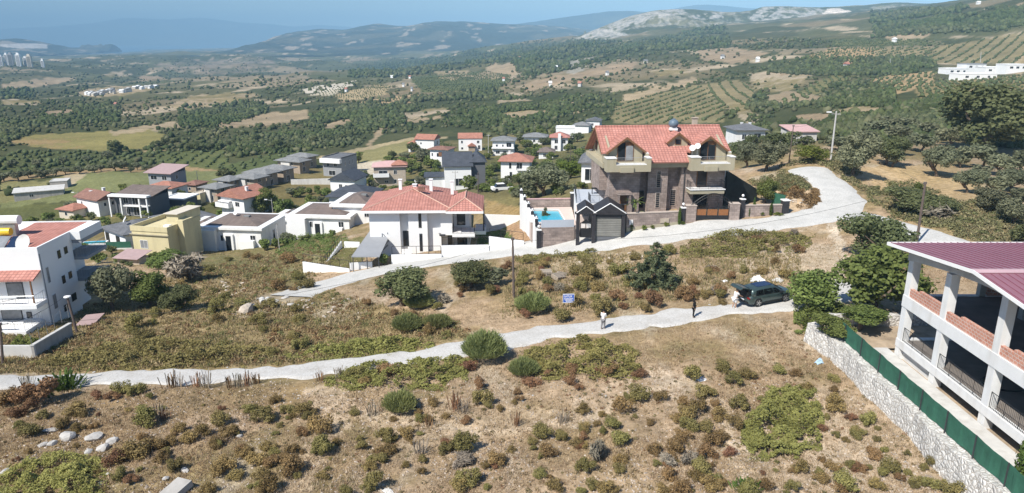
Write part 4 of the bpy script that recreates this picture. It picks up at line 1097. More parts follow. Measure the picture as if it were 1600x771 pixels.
def undergrowth(name, polys, n, rr_, pal, seed, leaves=46, leaf=.13, thr=.46):
    rng = np.random.default_rng(seed); P = []
    for poly in polys:
        xs = [q[0] for q in poly]; ys = [q[1] for q in poly]; m = int(n * 1.6)
        a = rng.uniform(min(xs), max(xs), m); b = rng.uniform(min(ys), max(ys), m)
        k = inpoly(a + rng.normal(size=m) * 6, b + rng.normal(size=m) * 3, poly); P.append(np.stack([a[k], b[k]], 1))
    P = np.concatenate(P); g = ground_px(P[:, 0], P[:, 1]); x, y = g[:, 0], g[:, 1]
    k = (fbm(x / 3.5, y / 3.5, seed, 4) + rng.random(len(x)) * .2 > thr) & (path_dist(x, y, TRACK) > 2.3) & (path_dist(x, y, ROAD) > 3.3) & (path_dist(x, y, BRANCH) > 2.9)
    g = g[k][:n]; m = len(g); r = rng.uniform(*rr_, m); pal = np.array(pal)
    ci = np.clip((fbm(g[:, 0] / 5, g[:, 1] / 5, seed + 1, 3) + rng.normal(size=m) * .16) * len(pal), 0, len(pal) - 1).astype(int)
    idx = np.repeat(np.arange(m), leaves); N_ = len(idx)
    d = rng.normal(size=(N_, 3)); d[:, 2] = np.abs(d[:, 2]); d /= np.linalg.norm(d, axis=1)[:, None]
    c = g[idx] + d * (r[idx] * (.5 + .5 * rng.random(N_)))[:, None] * np.array([1, 1, .85])
    nr = d + rng.normal(size=(N_, 3)) * .6; nr /= np.linalg.norm(nr, axis=1)[:, None]
    t = np.cross(nr, rng.normal(size=(N_, 3))); t /= np.linalg.norm(t, axis=1)[:, None]; b = np.cross(nr, t)
    s = leaf * (.5 + .9 * rng.random(N_)); a_ = t * (s * .8)[:, None]; b_ = b * (s * .45)[:, None]
    V = np.stack([c - a_, c + b_, c + a_, c - b_], 1).reshape(-1, 3)
    col_ = pal[ci][idx] * (.6 + .8 * rng.random((N_, 1)))
    o = link_mesh(name, V, np.arange(4 * N_).reshape(N_, 4), M_BLADE, colors=np.repeat(col_, 4, 0)); o["kind"] = "stuff"; return o
undergrowth("undergrowth", [DRYGREEN, [(300,430),(420,395),(540,370),(520,410),(480,440),(380,470),(280,480)], [(500,520),(640,470),(800,440),(1000,420),(1240,395),(1240,440),(1130,470),(1000,480),(880,500),(700,530),(560,560)]], 2300, (.16, .5), [(.19,.19,.075),(.26,.235,.10),(.36,.275,.14),(.25,.155,.08),(.42,.325,.18),(.21,.215,.085)], 71, 70, .095)
undergrowth("hillside_scrub", [[(1340,295),(1420,285),(1500,320),(1600,300),(1600,400),(1500,375),(1400,340)], [(1160,300),(1240,260),(1260,235),(1330,235),(1340,290),(1300,290),(1260,300)], [(1340,240),(1600,220),(1600,300),(1480,300),(1400,270)]], 900, (.3, .9), [(.15,.155,.07),(.21,.20,.095),(.28,.24,.13),(.16,.17,.075)], 72, 90, .15, .47)
def pebbles(n, seed):
    rng = np.random.default_rng(seed); px = rng.uniform(-40, 1560, n); py = 590 + 200 * rng.random(n)
    g = ground_px(px, py); k = (fbm(g[:, 0] / 2.2, g[:, 1] / 2.2, 93, 4) + rng.random(n) * .3 > .62) & (path_dist(g[:, 0], g[:, 1], TRACK) > 1.0) & ~((g[:, 0] > 23) & (g[:, 1] < 58)); g = g[k]; n = len(g)
    b8 = np.array([(-1,-1,0),(1,-1,0),(1,1,0),(-1,1,0),(-.6,-.7,.8),(.7,-.5,.9),(.6,.7,.7),(-.7,.6,.8)], float)
    f8 = np.array([(4,5,6,7),(0,1,5,4),(1,2,6,5),(2,3,7,6),(3,0,4,7)])
    s = .015 + .05 * rng.random(n) ** 3; a = rng.random(n) * 6.28; V = b8[None] * s[:, None, None] * (1 + .3 * rng.normal(size=(n, 8, 3)))
    x = V[:, :, 0] * np.cos(a)[:, None] - V[:, :, 1] * np.sin(a)[:, None]; y = V[:, :, 0] * np.sin(a)[:, None] + V[:, :, 1] * np.cos(a)[:, None]
    V = np.stack([x, y, V[:, :, 2]], 2) + g[:, None, :]
    c_ = np.array([.56, .48, .40]) * rng.uniform(.6, 1.25, (n, 1))
    o = link_mesh("pebbles", V.reshape(-1, 3), (f8[None] + (np.arange(n) * 8)[:, None, None]).reshape(-1, 4), M_BLADE, colors=np.repeat(c_, 8, 0)); o["kind"] = "stuff"
pebbles(26000, 94)
undergrowth("dry_tufts", [[(-40,612),(700,600),(1240,500),(1300,560),(1560,771),(1560,800),(-40,800)]], 3000, (.06, .22), [(.24,.19,.10),(.33,.25,.14),(.40,.30,.18),(.20,.17,.08),(.27,.16,.09)], 75, 26, .06, .50)
# ---- woods, orchards and scrub on the far slopes: crowns merged into masses
_ico = bmesh.new(); bmesh.ops.create_icosphere(_ico, subdivisions=1, radius=1.0)
_iv = np.array([v.co[:] for v in _ico.verts]); _if = np.array([[v.index for v in f.verts] for f in _ico.faces]); _ico.free()
def crowns(name, x, y, r, hfac, cols, seed):
    rng = np.random.default_rng(seed); n = len(x)
    z = terr(x, y); nv = len(_iv)
    jit = 1 + .34 * rng.normal(size=(n, nv)).clip(-1.6, 1.6)
    V = _iv[None] * jit[:, :, None] * r[:, None, None]
    V[:, :, 2] *= hfac[:, None]
    V[:, :, 0] += x[:, None]; V[:, :, 1] += y[:, None]; V[:, :, 2] += (z + r * hfac * .55)[:, None]
    Fc = (_if[None] + (np.arange(n) * nv)[:, None, None]).reshape(-1, 3)
    c = cols[:, None, :] * (.75 + .5 * rng.random((n, nv, 1)))
    o = link_mesh(name, V.reshape(-1, 3), Fc, M_CROWN, colors=c.reshape(-1, 3)); o["kind"] = "stuff"
    return o
M_CROWN = bpy.data.materials.new("far_foliage")
nt, N, L = nodes_of(M_CROWN); p = N["Principled BSDF"]; p.inputs["Roughness"].default_value = .9; p.inputs["Specular IOR Level"].default_value = .1
vc = N.new("ShaderNodeVertexColor"); vc.layer_name = "tint"; L.new(vc.outputs[0], p.inputs["Base Color"])
def in_any(px, py, polys):
    k = np.zeros(len(px), bool)
    for p in polys: k |= inpoly(px, py, p)
    return k
NOTREES = [[(0,312),(60,300),(110,270),(345,262),(345,292),(280,305),(170,312),(0,330)],[(15,222),(60,210),(130,207),(230,203),(258,210),(235,233),(60,230)],
           [(495,272),(545,244),(600,226),(640,214),(690,214),(690,222),(640,232),(600,252),(560,285),(530,292)],[(280,255),(560,230),(900,205),(960,330),(900,420),(0,420),(0,310)],
           [(930,190),(1150,190),(1240,260),(1240,340),(930,340)],[(1465,95),(1640,92),(1640,126),(1470,126)],[(1250,235),(1640,240),(1640,420),(1250,420)]]
FORESTS.append([(1240,195),(1420,165),(1480,150),(1600,150),(1600,232),(1480,215),(1400,215),(1330,225),(1270,215)])
rng = np.random.default_rng(5)
# dense woods
P = []
for poly in FORESTS:
    xs = [q[0] for q in poly]; ys = [q[1] for q in poly]
    area = (max(xs) - min(xs)) * (max(ys) - min(ys)); n = int(area * (1.5 if poly is FORESTS[-1] else .66))
    a = rng.uniform(min(xs), max(xs), n); b = rng.uniform(min(ys), max(ys), n)
    k = inpoly(a + rng.normal(size=n) * 4, b + rng.normal(size=n) * 2, poly); P.append(np.stack([a[k], b[k]], 1))
P = np.concatenate(P); P = P[~in_any(P[:, 0], P[:, 1], NOTREES)]
g = ground_px(P[:, 0], P[:, 1]); k = (g[:, 1] < 3200) & (g[:, 1] > 125) & (fbm(g[:, 0] / 55, g[:, 1] / 75, 57, 4) + rng.random(len(g)) * .16 > .535) & ~in_any(P[:, 0], P[:, 1], TAN[:8]); g = g[k]
r = (.8 + 2.2 * rng.random(len(g)) ** 2) * np.clip(g[:, 1] / 800, .36, 1.5)
pal = np.array([(.050,.068,.026),(.062,.082,.032),(.080,.095,.040),(.055,.068,.034),(.095,.105,.052)])
crowns("woods", g[:, 0], g[:, 1], r, rng.uniform(.8, 1.3, len(g)), pal[np.clip((fbm(g[:, 0] / 60, g[:, 1] / 60, 58, 3) * 1.6 - .3) * 5 + rng.normal(size=len(g)) * .8, 0, 4).astype(int)] * rng.uniform(.75, 1.3, (len(g), 1)), 1)
print("woods", len(g))
# scattered scrub and hedges
n = 26000
a = rng.uniform(-60, 1660, n); b = 62 + 250 * rng.random(n) ** 1.3
g = ground_px(a, b); x, y = g[:, 0], g[:, 1]
den = fbm(x / 70, y / 70, 55, 4); k = (y > 165) & (y < 3600) & (den + rng.random(n) * .25 > .60) & ~in_any(a, b, NOTREES) & ~in_any(a, b, [o_[0] for o_ in ORCH]) & ~in_any(a, b, TAN[:0])
tan = in_any(a, b, TAN); k &= ~(tan & (rng.random(n) < .88))
g = g[k]
r = rng.uniform(.7, 2.2, len(g)) * np.clip(g[:, 1] / 800, .75, 1.6)
pal2 = np.array([(.058,.072,.030),(.075,.088,.036),(.10,.105,.05),(.12,.12,.066),(.05,.066,.026)])
crowns("scrub", g[:, 0], g[:, 1], r, rng.uniform(.6, 1.1, len(g)), pal2[rng.integers(0, 5, len(g))] * rng.uniform(.75, 1.3, (len(g), 1)), 2)
print("scrub", len(g))
# planted rows
GX, GY, GR = [], [], []
for poly, gc, rs, ts, ang, cs in ORCH:
    gp = ground_px([q[0] for q in poly], [q[1] for q in poly]); c0 = gp[:, :2].mean(0)
    R_ = np.abs(gp[:, :2] - c0).max() * 1.5
    ca, sa = math.cos(math.radians(ang)), math.sin(math.radians(ang))
    u, v = np.meshgrid(np.arange(-R_, R_, rs), np.arange(-R_, R_, ts)); u = u.ravel(); v = v.ravel()
    x = c0[0] + u * sa + v * ca + rng.normal(size=len(u)) * .35; y = c0[1] - u * ca + v * sa + rng.normal(size=len(u)) * .35
    k = y > 150; x, y = x[k], y[k]
    z = terr(x, y); px, py = project(x, y, z)
    k = inpoly(px, py, poly) & (rng.random(len(x)) > .1); x, y = x[k], y[k]
    GX.append(x); GY.append(y); GR.append(rng.uniform(.6, 1.05, len(x)) * cs * .52)
GX = np.concatenate(GX); GY = np.concatenate(GY); GR = np.concatenate(GR)
if len(GX) > 30000:
    k = rng.random(len(GX)) < 30000 / len(GX); GX, GY, GR = GX[k], GY[k], GR[k]
pal3 = np.array([(.085,.105,.045),(.105,.125,.06),(.075,.095,.042)])
crowns("orchard_rows", GX, GY, GR, rng.uniform(.8, 1.1, len(GX)), pal3[rng.integers(0, 3, len(GX))], 3)
print("rows", len(GX))
# ================================================================== BUILDING KIT
class MB:
    def __init__(s): s.v = []; s.f = []
    def poly(s, pts):
        o = len(s.v); s.v += [tuple(p) for p in pts]; s.f.append(tuple(range(o, o + len(pts)))); return s
    def box(s, x0, x1, y0, y1, z0, z1):
        o = len(s.v)
        s.v += [(x0,y0,z0),(x1,y0,z0),(x1,y1,z0),(x0,y1,z0),(x0,y0,z1),(x1,y0,z1),(x1,y1,z1),(x0,y1,z1)]
        s.f += [tuple(o + i for i in q) for q in ((0,3,2,1),(4,5,6,7),(0,1,5,4),(1,2,6,5),(2,3,7,6),(3,0,4,7))]; return s
    def prism(s, pts, z0, z1):
        n = len(pts); o = len(s.v)
        s.v += [(p[0], p[1], z0) for p in pts] + [(p[0], p[1], z1) for p in pts]
        s.f.append(tuple(o + i for i in reversed(range(n)))); s.f.append(tuple(o + n + i for i in range(n)))
        for i in range(n): j = (i + 1) % n; s.f.append((o + i, o + j, o + n + j, o + n + i))
        return s
    def extrude(s, pts3, vec):
        """closed solid from a planar outline moved by vec"""
        n = len(pts3); o = len(s.v); vec = Vector(vec)
        s.v += [tuple(p) for p in pts3] + [tuple(Vector(p) + vec) for p in pts3]
        s.f.append(tuple(o + i for i in range(n))); s.f.append(tuple(o + n + i for i in reversed(range(n))))
        for i in range(n): j = (i + 1) % n; s.f.append((o + j, o + i, o + n + i, o + n + j))
        return s
    def bar(s, p, q, r=.02, seg=5, r2=None):
        p = Vector(p); q = Vector(q); t = (q - p).normalized()
        u = t.cross(Vector((0, 0, 1)) if abs(t.z) < .9 else Vector((1, 0, 0))).normalized(); w = t.cross(u)
        o = len(s.v); r2 = r if r2 is None else r2
        for c, rr_ in ((p, r), (q, r2)):
            for k in range(seg):
                a = 2 * math.pi * k / seg; s.v.append(tuple(c + (u * math.cos(a) + w * math.sin(a)) * rr_))
        for k in range(seg): j = (k + 1) % seg; s.f.append((o + k, o + j, o + seg + j, o + seg + k))
        s.f.append(tuple(o + i for i in reversed(range(seg)))); s.f.append(tuple(o + seg + i for i in range(seg))); return s
    def lathe(s, c, prof, seg=12):
        o = len(s.v)
        for (r, z) in prof:
            for k in range(seg):
                a = 2 * math.pi * k / seg; s.v.append((c[0] + r * math.cos(a), c[1] + r * math.sin(a), c[2] + z))
        for i in range(len(prof) - 1):
            for k in range(seg):
                j = (k + 1) % seg; a = o + i * seg; s.f.append((a + k, a + j, a + seg + j, a + seg + k))
        s.f.append(tuple(o + i for i in reversed(range(seg)))); e = o + (len(prof) - 1) * seg; s.f.append(tuple(e + i for i in range(seg))); return s
    def sphere(s, c, r, sz=1.0, seg=10):
        return s.lathe(c, [(max(.001, r * math.sin(math.pi * i / 7)), -r * sz * math.cos(math.pi * i / 7)) for i in range(8)], seg)
    def dish(s, c, r, nrm, depth=.25):
        n = Vector(nrm).normalized(); u = n.cross(Vector((0, 0, 1))).normalized(); w = n.cross(u); c = Vector(c); o = len(s.v); seg = 14
        for i in range(5):
            rr_ = r * (i + .02) / 4
            for side in (0,):
                for k in range(seg):
                    a = 2 * math.pi * k / seg; s.v.append(tuple(c + (u * math.cos(a) + w * math.sin(a)) * rr_ + n * depth * r * (i / 4) ** 2))
        for i in range(4):
            for k in range(seg):
                j = (k + 1) % seg; a = o + i * seg; s.f.append((a + k, a + j, a + seg + j, a + seg + k))
        e = len(s.v)
        s.v += [tuple(Vector(q) - n * .03) for q in s.v[o:e]]
        d = e - o
        for i in range(4):
            for k in range(seg):
                j = (k + 1) % seg; a = o + d + i * seg; s.f.append((a + k, a + seg + k, a + seg + j, a + j))
        a = o + 4 * seg
        for k in range(seg): j = (k + 1) % seg; s.f.append((a + k, a + j, a + d + j, a + d + k))
        return s
    def xf(s, M, start=0):
        s.v[start:] = [tuple(M @ Vector(p)) for p in s.v[start:]]; return s
    def build(s, name, material, parent=None, smooth=False):
        me = bpy.data.meshes.new(name); me.from_pydata(s.v, [], s.f)
        me.materials.append(material)
        uv = me.uv_layers.new(name="UVMap"); d = uv.data
        vs = me.vertices
        for p in me.polygons:
            n = p.normal
            if abs(n.z) > .995: u = Vector((1, 0, 0)); w = Vector((0, 1, 0))
            else:
                u = Vector((0, 0, 1)).cross(n).normalized(); w = n.cross(u)
            for li in p.loop_indices:
                c = vs[me.loops[li].vertex_index].co; d[li].uv = (c.dot(u), c.dot(w))
        if smooth: me.polygons.foreach_set("use_smooth", np.ones(len(me.polygons), bool))
        o = bpy.data.objects.new(name, me); COL.objects.link(o)
        if parent is not None: o.parent = parent
        return o

def brick_mat(name, c1, c2, mortar, bw, rh, msize=.02, rough=.85, bump=.4, bias=0.0, var=.25, offset=.5):
    m = bpy.data.materials.new(name); nt, N, L = nodes_of(m); p = N["Principled BSDF"]
    p.inputs["Roughness"].default_value = rough; p.inputs["Specular IOR Level"].default_value = .25
    uv = N.new("ShaderNodeUVMap"); b = N.new("ShaderNodeTexBrick"); L.new(uv.outputs[0], b.inputs["Vector"])
    b.inputs["Color1"].default_value = (*c1, 1); b.inputs["Color2"].default_value = (*c2, 1); b.inputs["Mortar"].default_value = (*mortar, 1)
    b.inputs["Scale"].default_value = 1; b.inputs["Brick Width"].default_value = bw; b.inputs["Row Height"].default_value = rh
    b.inputs["Mortar Size"].default_value = msize; b.inputs["Mortar Smooth"].default_value = .3; b.inputs["Bias"].default_value = bias; b.offset = offset
    geo = N.new("ShaderNodeNewGeometry"); n = N.new("ShaderNodeTexNoise"); n.inputs["Scale"].default_value = .8; n.inputs["Detail"].default_value = 7; n.inputs["Roughness"].default_value = .7
    L.new(geo.outputs["Position"], n.inputs["Vector"])
    r = N.new("ShaderNodeValToRGB"); r.color_ramp.elements[0].position = .3; r.color_ramp.elements[1].position = .7
    r.color_ramp.elements[0].color = (1 - var,) * 3 + (1,); r.color_ramp.elements[1].color = (1 + var * .6,) * 3 + (1,); L.new(n.outputs[0], r.inputs[0])
    mx = N.new("ShaderNodeMix"); mx.data_type = 'RGBA'; mx.blend_type = 'MULTIPLY'; mx.inputs[0].default_value = 1
    L.new(b.outputs[0], mx.inputs[6]); L.new(r.outputs[0], mx.inputs[7]); L.new(mx.outputs[2], p.inputs["Base Color"])
    bp = N.new("ShaderNodeBump"); bp.inputs["Strength"].default_value = bump; bp.inputs["Distance"].default_value = .04; bp.invert = True
    L.new(b.outputs["Fac"], bp.inputs["Height"]); L.new(bp.outputs[0], p.inputs["Normal"]); return m

M = {}
M['white'] = mat("white_plaster", (.80, .80, .79), .85, .04, .6, dirt=(.62, .60, .56))
M['white2'] = mat("bright_white_plaster", (.84, .84, .83), .85, .03, .6)
M['offwhite'] = mat("off_white_plaster", (.66, .645, .61), .85, .07, .6, dirt=(.45, .42, .38))
M['cream'] = mat("cream_plaster", (.62, .56, .46), .85, .06, .6)
M['yellow'] = mat("yellow_plaster", (.62, .55, .335), .85, .06, .6, dirt=(.48, .42, .26))
M['beige'] = mat("olive_beige_plaster", (.40, .36, .26), .85, .06, .7, dirt=(.33, .29, .19))
M['tan'] = mat("tan_stone_wall", (.46, .39, .31), .9, .15, 1.5)
M['brownwall'] = mat("brown_block_wall", (.36, .29, .22), .9, .2, 1.0)
M['grey'] = mat("grey_render", (.30, .31, .325), .85, .08, .6)
M['greydark'] = mat("dark_grey_render", (.13, .135, .145), .8, .08, .6)
M['concrete'] = mat("pale_concrete", (.56, .55, .52), .9, .10, 1.2, dirt=(.38, .36, .32), bump=.15, bscale=8)
M['rawconc'] = mat("raw_concrete", (.40, .38, .35), .9, .14, 1.3, dirt=(.28, .26, .23))
M['whitecol'] = mat("whitewashed_concrete", (.74, .745, .74), .88, .05, 1.2, dirt=(.56, .54, .50))
M['glass'] = mat("dark_window_glass", (.018, .022, .028), .08, .2, .5, spec=.6)
M['curtain'] = mat("curtained_glass", (.26, .27, .28), .25, .25, 1.5, spec=.5)
M['frame'] = mat("white_window_frame", (.75, .75, .75), .5, .03)
M['dframe'] = mat("dark_window_frame", (.05, .05, .055), .5, .1)
M['wood'] = mat("brown_wood", (.20, .10, .05), .6, .2, 6)
M['gatewood'] = mat("orange_wood_boards", (.27, .115, .045), .55, .25, 5)
M['iron'] = mat("black_iron", (.022, .022, .024), .5, .2)
M['black'] = mat("black_cladding", (.035, .033, .037), .55, .25, 2)
M['steel'] = mat("galvanised_steel", (.45, .46, .47), .4, .1, 3, metal=.6)
M['greysh'] = brick_mat("grey_shingle_roof", (.185, .19, .20), (.145, .15, .16), (.09, .09, .10), .9, .3, .02, .8, .2)
M['darksh'] = brick_mat("dark_blue_grey_roof", (.085, .095, .115), (.065, .075, .09), (.04, .04, .05), .9, .3, .02, .7, .2)
M['greytile'] = brick_mat("pale_grey_roof", (.27, .275, .27), (.22, .225, .225), (.15, .15, .15), .6, .4, .03, .8, .2)
M['taupe'] = brick_mat("taupe_roof", (.235, .185, .16), (.19, .15, .13), (.11, .09, .08), .35, 6, .05, .85, .3)
M['tile'] = brick_mat("terracotta_tiles", (.57, .275, .225), (.49, .22, .175), (.33, .15, .12), .40, .42, .05, .8, .6, offset=0)
M['tile2'] = brick_mat("salmon_tiles", (.52, .255, .18), (.43, .20, .145), (.29, .13, .095), .33, .40, .04, .8, .5, offset=0)
M['tile3'] = brick_mat("faded_brown_red_tiles", (.36, .20, .15), (.28, .15, .115), (.17, .09, .07), .33, .40, .04, .8, .5, offset=0)
M['mauve'] = mat("faded_mauve_roof_sheet", (.40, .29, .28), .7, .1, 1)
M['ridge'] = mat("mortared_ridge_tiles", (.56, .36, .28), .85, .15, 3)
M['pinkroof'] = mat("pink_roof_sheet", (.55, .36, .34), .8, .1, 1)
M['stone'] = brick_mat("brown_andesite_cladding", (.41, .33, .29), (.28, .225, .20), (.23, .185, .165), .55, .28, .014, .85, .5, var=.35)
M['stonecap'] = mat("pale_stone_coping", (.50, .42, .36), .85, .1, 2)
M['brick'] = brick_mat("hollow_red_brick", (.50, .215, .15), (.58, .29, .21), (.60, .50, .44), .30, .20, .022, .9, .5)
M['pool'] = mat("pool_water", (.03, .42, .58), .06, .06, .8, spec=.6, bump=.25, bscale=2.2)
M['pooltile'] = mat("blue_pool_lining", (.05, .36, .55), .3, .05)
M['deck'] = mat("pale_pink_paving", (.62, .51, .45), .85, .06, 1.5)
M['terrace'] = mat("blue_grey_terrace_floor", (.46, .50, .56), .8, .06, 1.5)
M['shutter'] = brick_mat("grey_roller_shutter", (.26, .255, .23), (.235, .23, .21), (.12, .12, .11), 30, .22, .03, .6, .6)
M['tarp'] = mat("black_green_tarpaulin", (.018, .022, .02), .8, .3, 1.2, bump=.4, bscale=3)
M['green'] = mat("green_windbreak_net", (.032, .115, .075), .85, .22, 1.4, bump=.3, bscale=6)
M['purple'] = mat("purple_red_metal_sheet", (.27, .125, .155), .5, .10, .5, spec=.5)
M['purple2'] = mat("pale_ridge_flashing", (.52, .35, .37), .45, .08, .5)
M['tank'] = mat("blue_grey_water_tank", (.13, .18, .23), .4, .12, 2)
M['yellowtank'] = mat("yellow_water_tank", (.80, .55, .04), .4, .05)
M['pole'] = mat("weathered_wood_pole", (.13, .10, .085), .9, .25, 5)
M['cpole'] = mat("grey_concrete_pole", (.50, .49, .47), .9, .1, 3)
M['pallet'] = mat("grey_pallet_wood", (.40, .34, .27), .9, .25, 5)
M['rock'] = mat("white_limestone", (.46, .44, .41), .95, .25, 2.5, bump=.8, bscale=5)
M['tanrock'] = mat("tan_rock", (.50, .43, .35), .95, .2, 1.8, bump=.8, bscale=4)
M['solar'] = mat("solar_panel_glass", (.02, .035, .075), .12, .2, 1, spec=.7)

# ---- pieces used by many houses
def window(parent, face, u, z, w, h, frame='frame', glass='glass', W=0, D=0, bars=1, pr=.05):
    """face F/L/R/B of a W x D block whose front is y=0 and centre x=0; u along the face from its left end (as seen), z sill height"""
    f = MB(); g = MB(); t = .07
    def put(mb, a0, a1, z0, z1, p0, p1):
        if face == 'F': mb.box(-W/2 + a0, -W/2 + a1, -p1, -p0, z0, z1)
        elif face == 'R': mb.box(W/2 + p0, W/2 + p1, a0, a1, z0, z1)
        elif face == 'L': mb.box(-W/2 - p1, -W/2 - p0, D - a1, D - a0, z0, z1)
        else: mb.box(W/2 - a1, W/2 - a0, D + p0, D + p1, z0, z1)
    put(f, u, u + w, z, z + t, -.02, pr); put(f, u, u + w, z + h - t, z + h, -.02, pr)
    put(f, u, u + t, z + t, z + h - t, -.02, pr); put(f, u + w - t, u + w, z + t, z + h - t, -.02, pr)
    for i in range(bars): c = u + w * (i + 1) / (bars + 1); put(f, c - t/3, c + t/3, z + t, z + h - t, -.01, pr - .01)
    fo = f.build("window", M[frame], parent)
    put(g, u + t, u + w - t, z + t, z + h - t, -.03, .012)
    g.build("pane", M[glass], fo)
    return fo
def railing(parent, pts, h=.95, step=.14, mat_='iron', name="railing", bars=True, r=.014, mid=True):
    m = MB()
    for a, b in zip(pts[:-1], pts[1:]):
        a = Vector(a); b = Vector(b); L_ = (b - a).length; up = Vector((0, 0, h))
        m.bar(a + up, b + up, r * 1.6); m.bar(a + Vector((0, 0, .08)), b + Vector((0, 0, .08)), r)
        n = max(1, int(L_ / (step if bars else 1.2)))
        for i in range(n + 1):
            q = a.lerp(b, i / n); k = (i % max(1, int(1.2 / step)) == 0) if bars else True
            m.bar(q, q + up, r * (1.5 if k else .7), 4)
    return m.build(name, M[mat_], parent)
def hip_solid(m, x0, x1, y0, y1, z, rh, th=.16, gable=None):
    """closed roof over a rectangle; gable 'x' or 'y' names the ridge direction of a gable roof, else hip"""
    W = x1 - x0; D = y1 - y0; zt = z + th
    if gable == 'x': a, b = (x0, (y0+y1)/2), (x1, (y0+y1)/2)
    elif gable == 'y': a, b = ((x0+x1)/2, y0), ((x0+x1)/2, y1)
    elif W >= D: a, b = (x0 + D/2, (y0+y1)/2), (x1 - D/2, (y0+y1)/2)
    else: a, b = ((x0+x1)/2, y0 + W/2), ((x0+x1)/2, y1 - W/2)
    o = len(m.v)
    m.v += [(x0,y0,z),(x1,y0,z),(x1,y1,z),(x0,y1,z),(x0,y0,zt),(x1,y0,zt),(x1,y1,zt),(x0,y1,zt),(a[0],a[1],zt+rh),(b[0],b[1],zt+rh)]
    q = [(0,3,2,1),(0,1,5,4),(1,2,6,5),(2,3,7,6),(3,0,4,7)]
    along_x = gable == 'x' or (gable is None and W >= D)
    q += [(4,5,9,8),(5,6,9),(6,7,8,9),(7,4,8)] if along_x else [(4,5,8),(5,6,9,8),(6,7,9),(7,4,8,9)]
    m.f += [tuple(o + i for i in t) for t in q]; return m
def ridge_caps(parent, segs, r=.09):
    m = MB()
    for a, b in segs: m.bar(a, b, r, 6)
    return m.build("ridge_cap", M['ridge'], parent)

FOOT = []
def house(name, label, px, py, yaw, wpx, h, d, wall, roof, roofmat, wins, w=None, rh=1.6, oh=.5, chim=(), group=None, cat="house", extra=None, z=None, lift=0.0, sink=3.0, frame='frame', glass='glass'):
    g = GT(px, py) if z is None else at_z(px, py, z)
    g.z += lift
    if w is None: w = wpx / px_per_m(g) / math.cos(math.radians(yaw))
    if roof != 'parhip' and wall != 'yellow' and name in ('house', 'unfinished_house') and g.y < 420:
        w *= .86; d *= .74; h *= .93; rh *= .88; wins = [(q[0], q[1], q[2] * .93, q[3] * .86, q[4] * .93) + tuple(q[5:]) for q in wins]
    FOOT.append((g.x - math.sin(math.radians(yaw)) * d / 2, g.y + math.cos(math.radians(yaw)) * d / 2, max(w, d) * .62))
    o = empty(name, g, math.radians(yaw)); tag(o, label, cat, group)
    m = MB().box(-w/2, w/2, 0, d, -sink, h)
    if roof == 'gx':
        for s in (-1, 1): m.extrude([(s*w/2, 0, h), (s*w/2, d, h), (s*w/2, d/2, h + rh * d/(d + 2*oh))] if s > 0 else [(s*w/2, d, h), (s*w/2, 0, h), (s*w/2, d/2, h + rh * d/(d + 2*oh))], (-s*.2, 0, 0))
    if roof == 'gy':
        for s in (0, 1): m.extrude([(-w/2, s*d, h), (w/2, s*d, h), (0, s*d, h + rh * w/(w + 2*oh))][::(1 if s == 0 else -1)], (0, .2 if s == 0 else -.2, 0))
    m.build("wall", M[wall], o)
    ro = None
    if roof in ('hip', 'gx', 'gy'):
        r = hip_solid(MB(), -w/2 - oh, w/2 + oh, -oh, d + oh, h + .003, rh, gable={'hip': None, 'gx': 'x', 'gy': 'y'}[roof])
        ro = r.build("roof", M[roofmat], o)
    elif roof == 'flat':
        r = MB(); t = .22; hh = rh
        r.box(-w/2 - oh, w/2 + oh, -oh, -oh + t, h + .003, h + hh); r.box(-w/2 - oh, w/2 + oh, d + oh - t, d + oh, h + .003, h + hh)
        r.box(-w/2 - oh, -w/2 - oh + t, -oh + t, d + oh - t, h + .003, h + hh); r.box(w/2 + oh - t, w/2 + oh, -oh + t, d + oh - t, h + .003, h + hh)
        r.box(-w/2 - oh + t, w/2 + oh - t, -oh + t, d + oh - t, h + .003, h + .12)
        ro = r.build("roof", M[roofmat], o)
    elif roof == 'parhip':       # white flat slab with low brown hip set inside
        r = MB().box(-w/2 - oh, w/2 + oh, -oh, d + oh, h + .003, h + .45)
        ro = r.build("roof", M[wall], o)
        c = hip_solid(MB(), -w/2 + .9, w/2 - .9, .9, d - .5, h + .453, rh, .06); c.build("tile_covering", M[roofmat], ro)
        sk = MB().box(w*.05, w*.05 + 1.1, d*.42, d*.42 + .9, h + rh*.75 + .45, h + rh*.98 + .5).build("skylight", M['greytile'], ro)
    elif roof == 'mono':
        r = MB().extrude([(-w/2 - oh, -oh, h + .003), (w/2 + oh, -oh, h + .003), (w/2 + oh, d + oh, h + rh), (-w/2 - oh, d + oh, h + rh)], (0, 0, .18)); ro = r.build("roof", M[roofmat], o)
        MB().extrude([(-w/2, d, h), (w/2, d, h), (w/2, d, h + rh - .1), (-w/2, d, h + rh - .1)], (0, -.2, 0)).build("gable_wall", M[wall], o)
    for (cx, cy, ch) in chim:
        k = MB().box(cx - .3, cx + .3, cy - .3, cy + .3, h + .2, h + rh + ch); k.box(-.38 + cx, cx + .38, cy - .38, cy + .38, h + rh + ch, h + rh + ch + .12)
        k.build("chimney", M['white'], ro)
    for wd in wins:
        face, u, zz, ww, hh = wd[:5]; gl = wd[5] if len(wd) > 5 else glass
        span = w if face in 'FB' else d
        window(o, face, u * span, zz, ww, hh, frame, gl, w, d, bars=1 if ww > .9 else 0)
    if extra: extra(o, w, d, h)
    return o
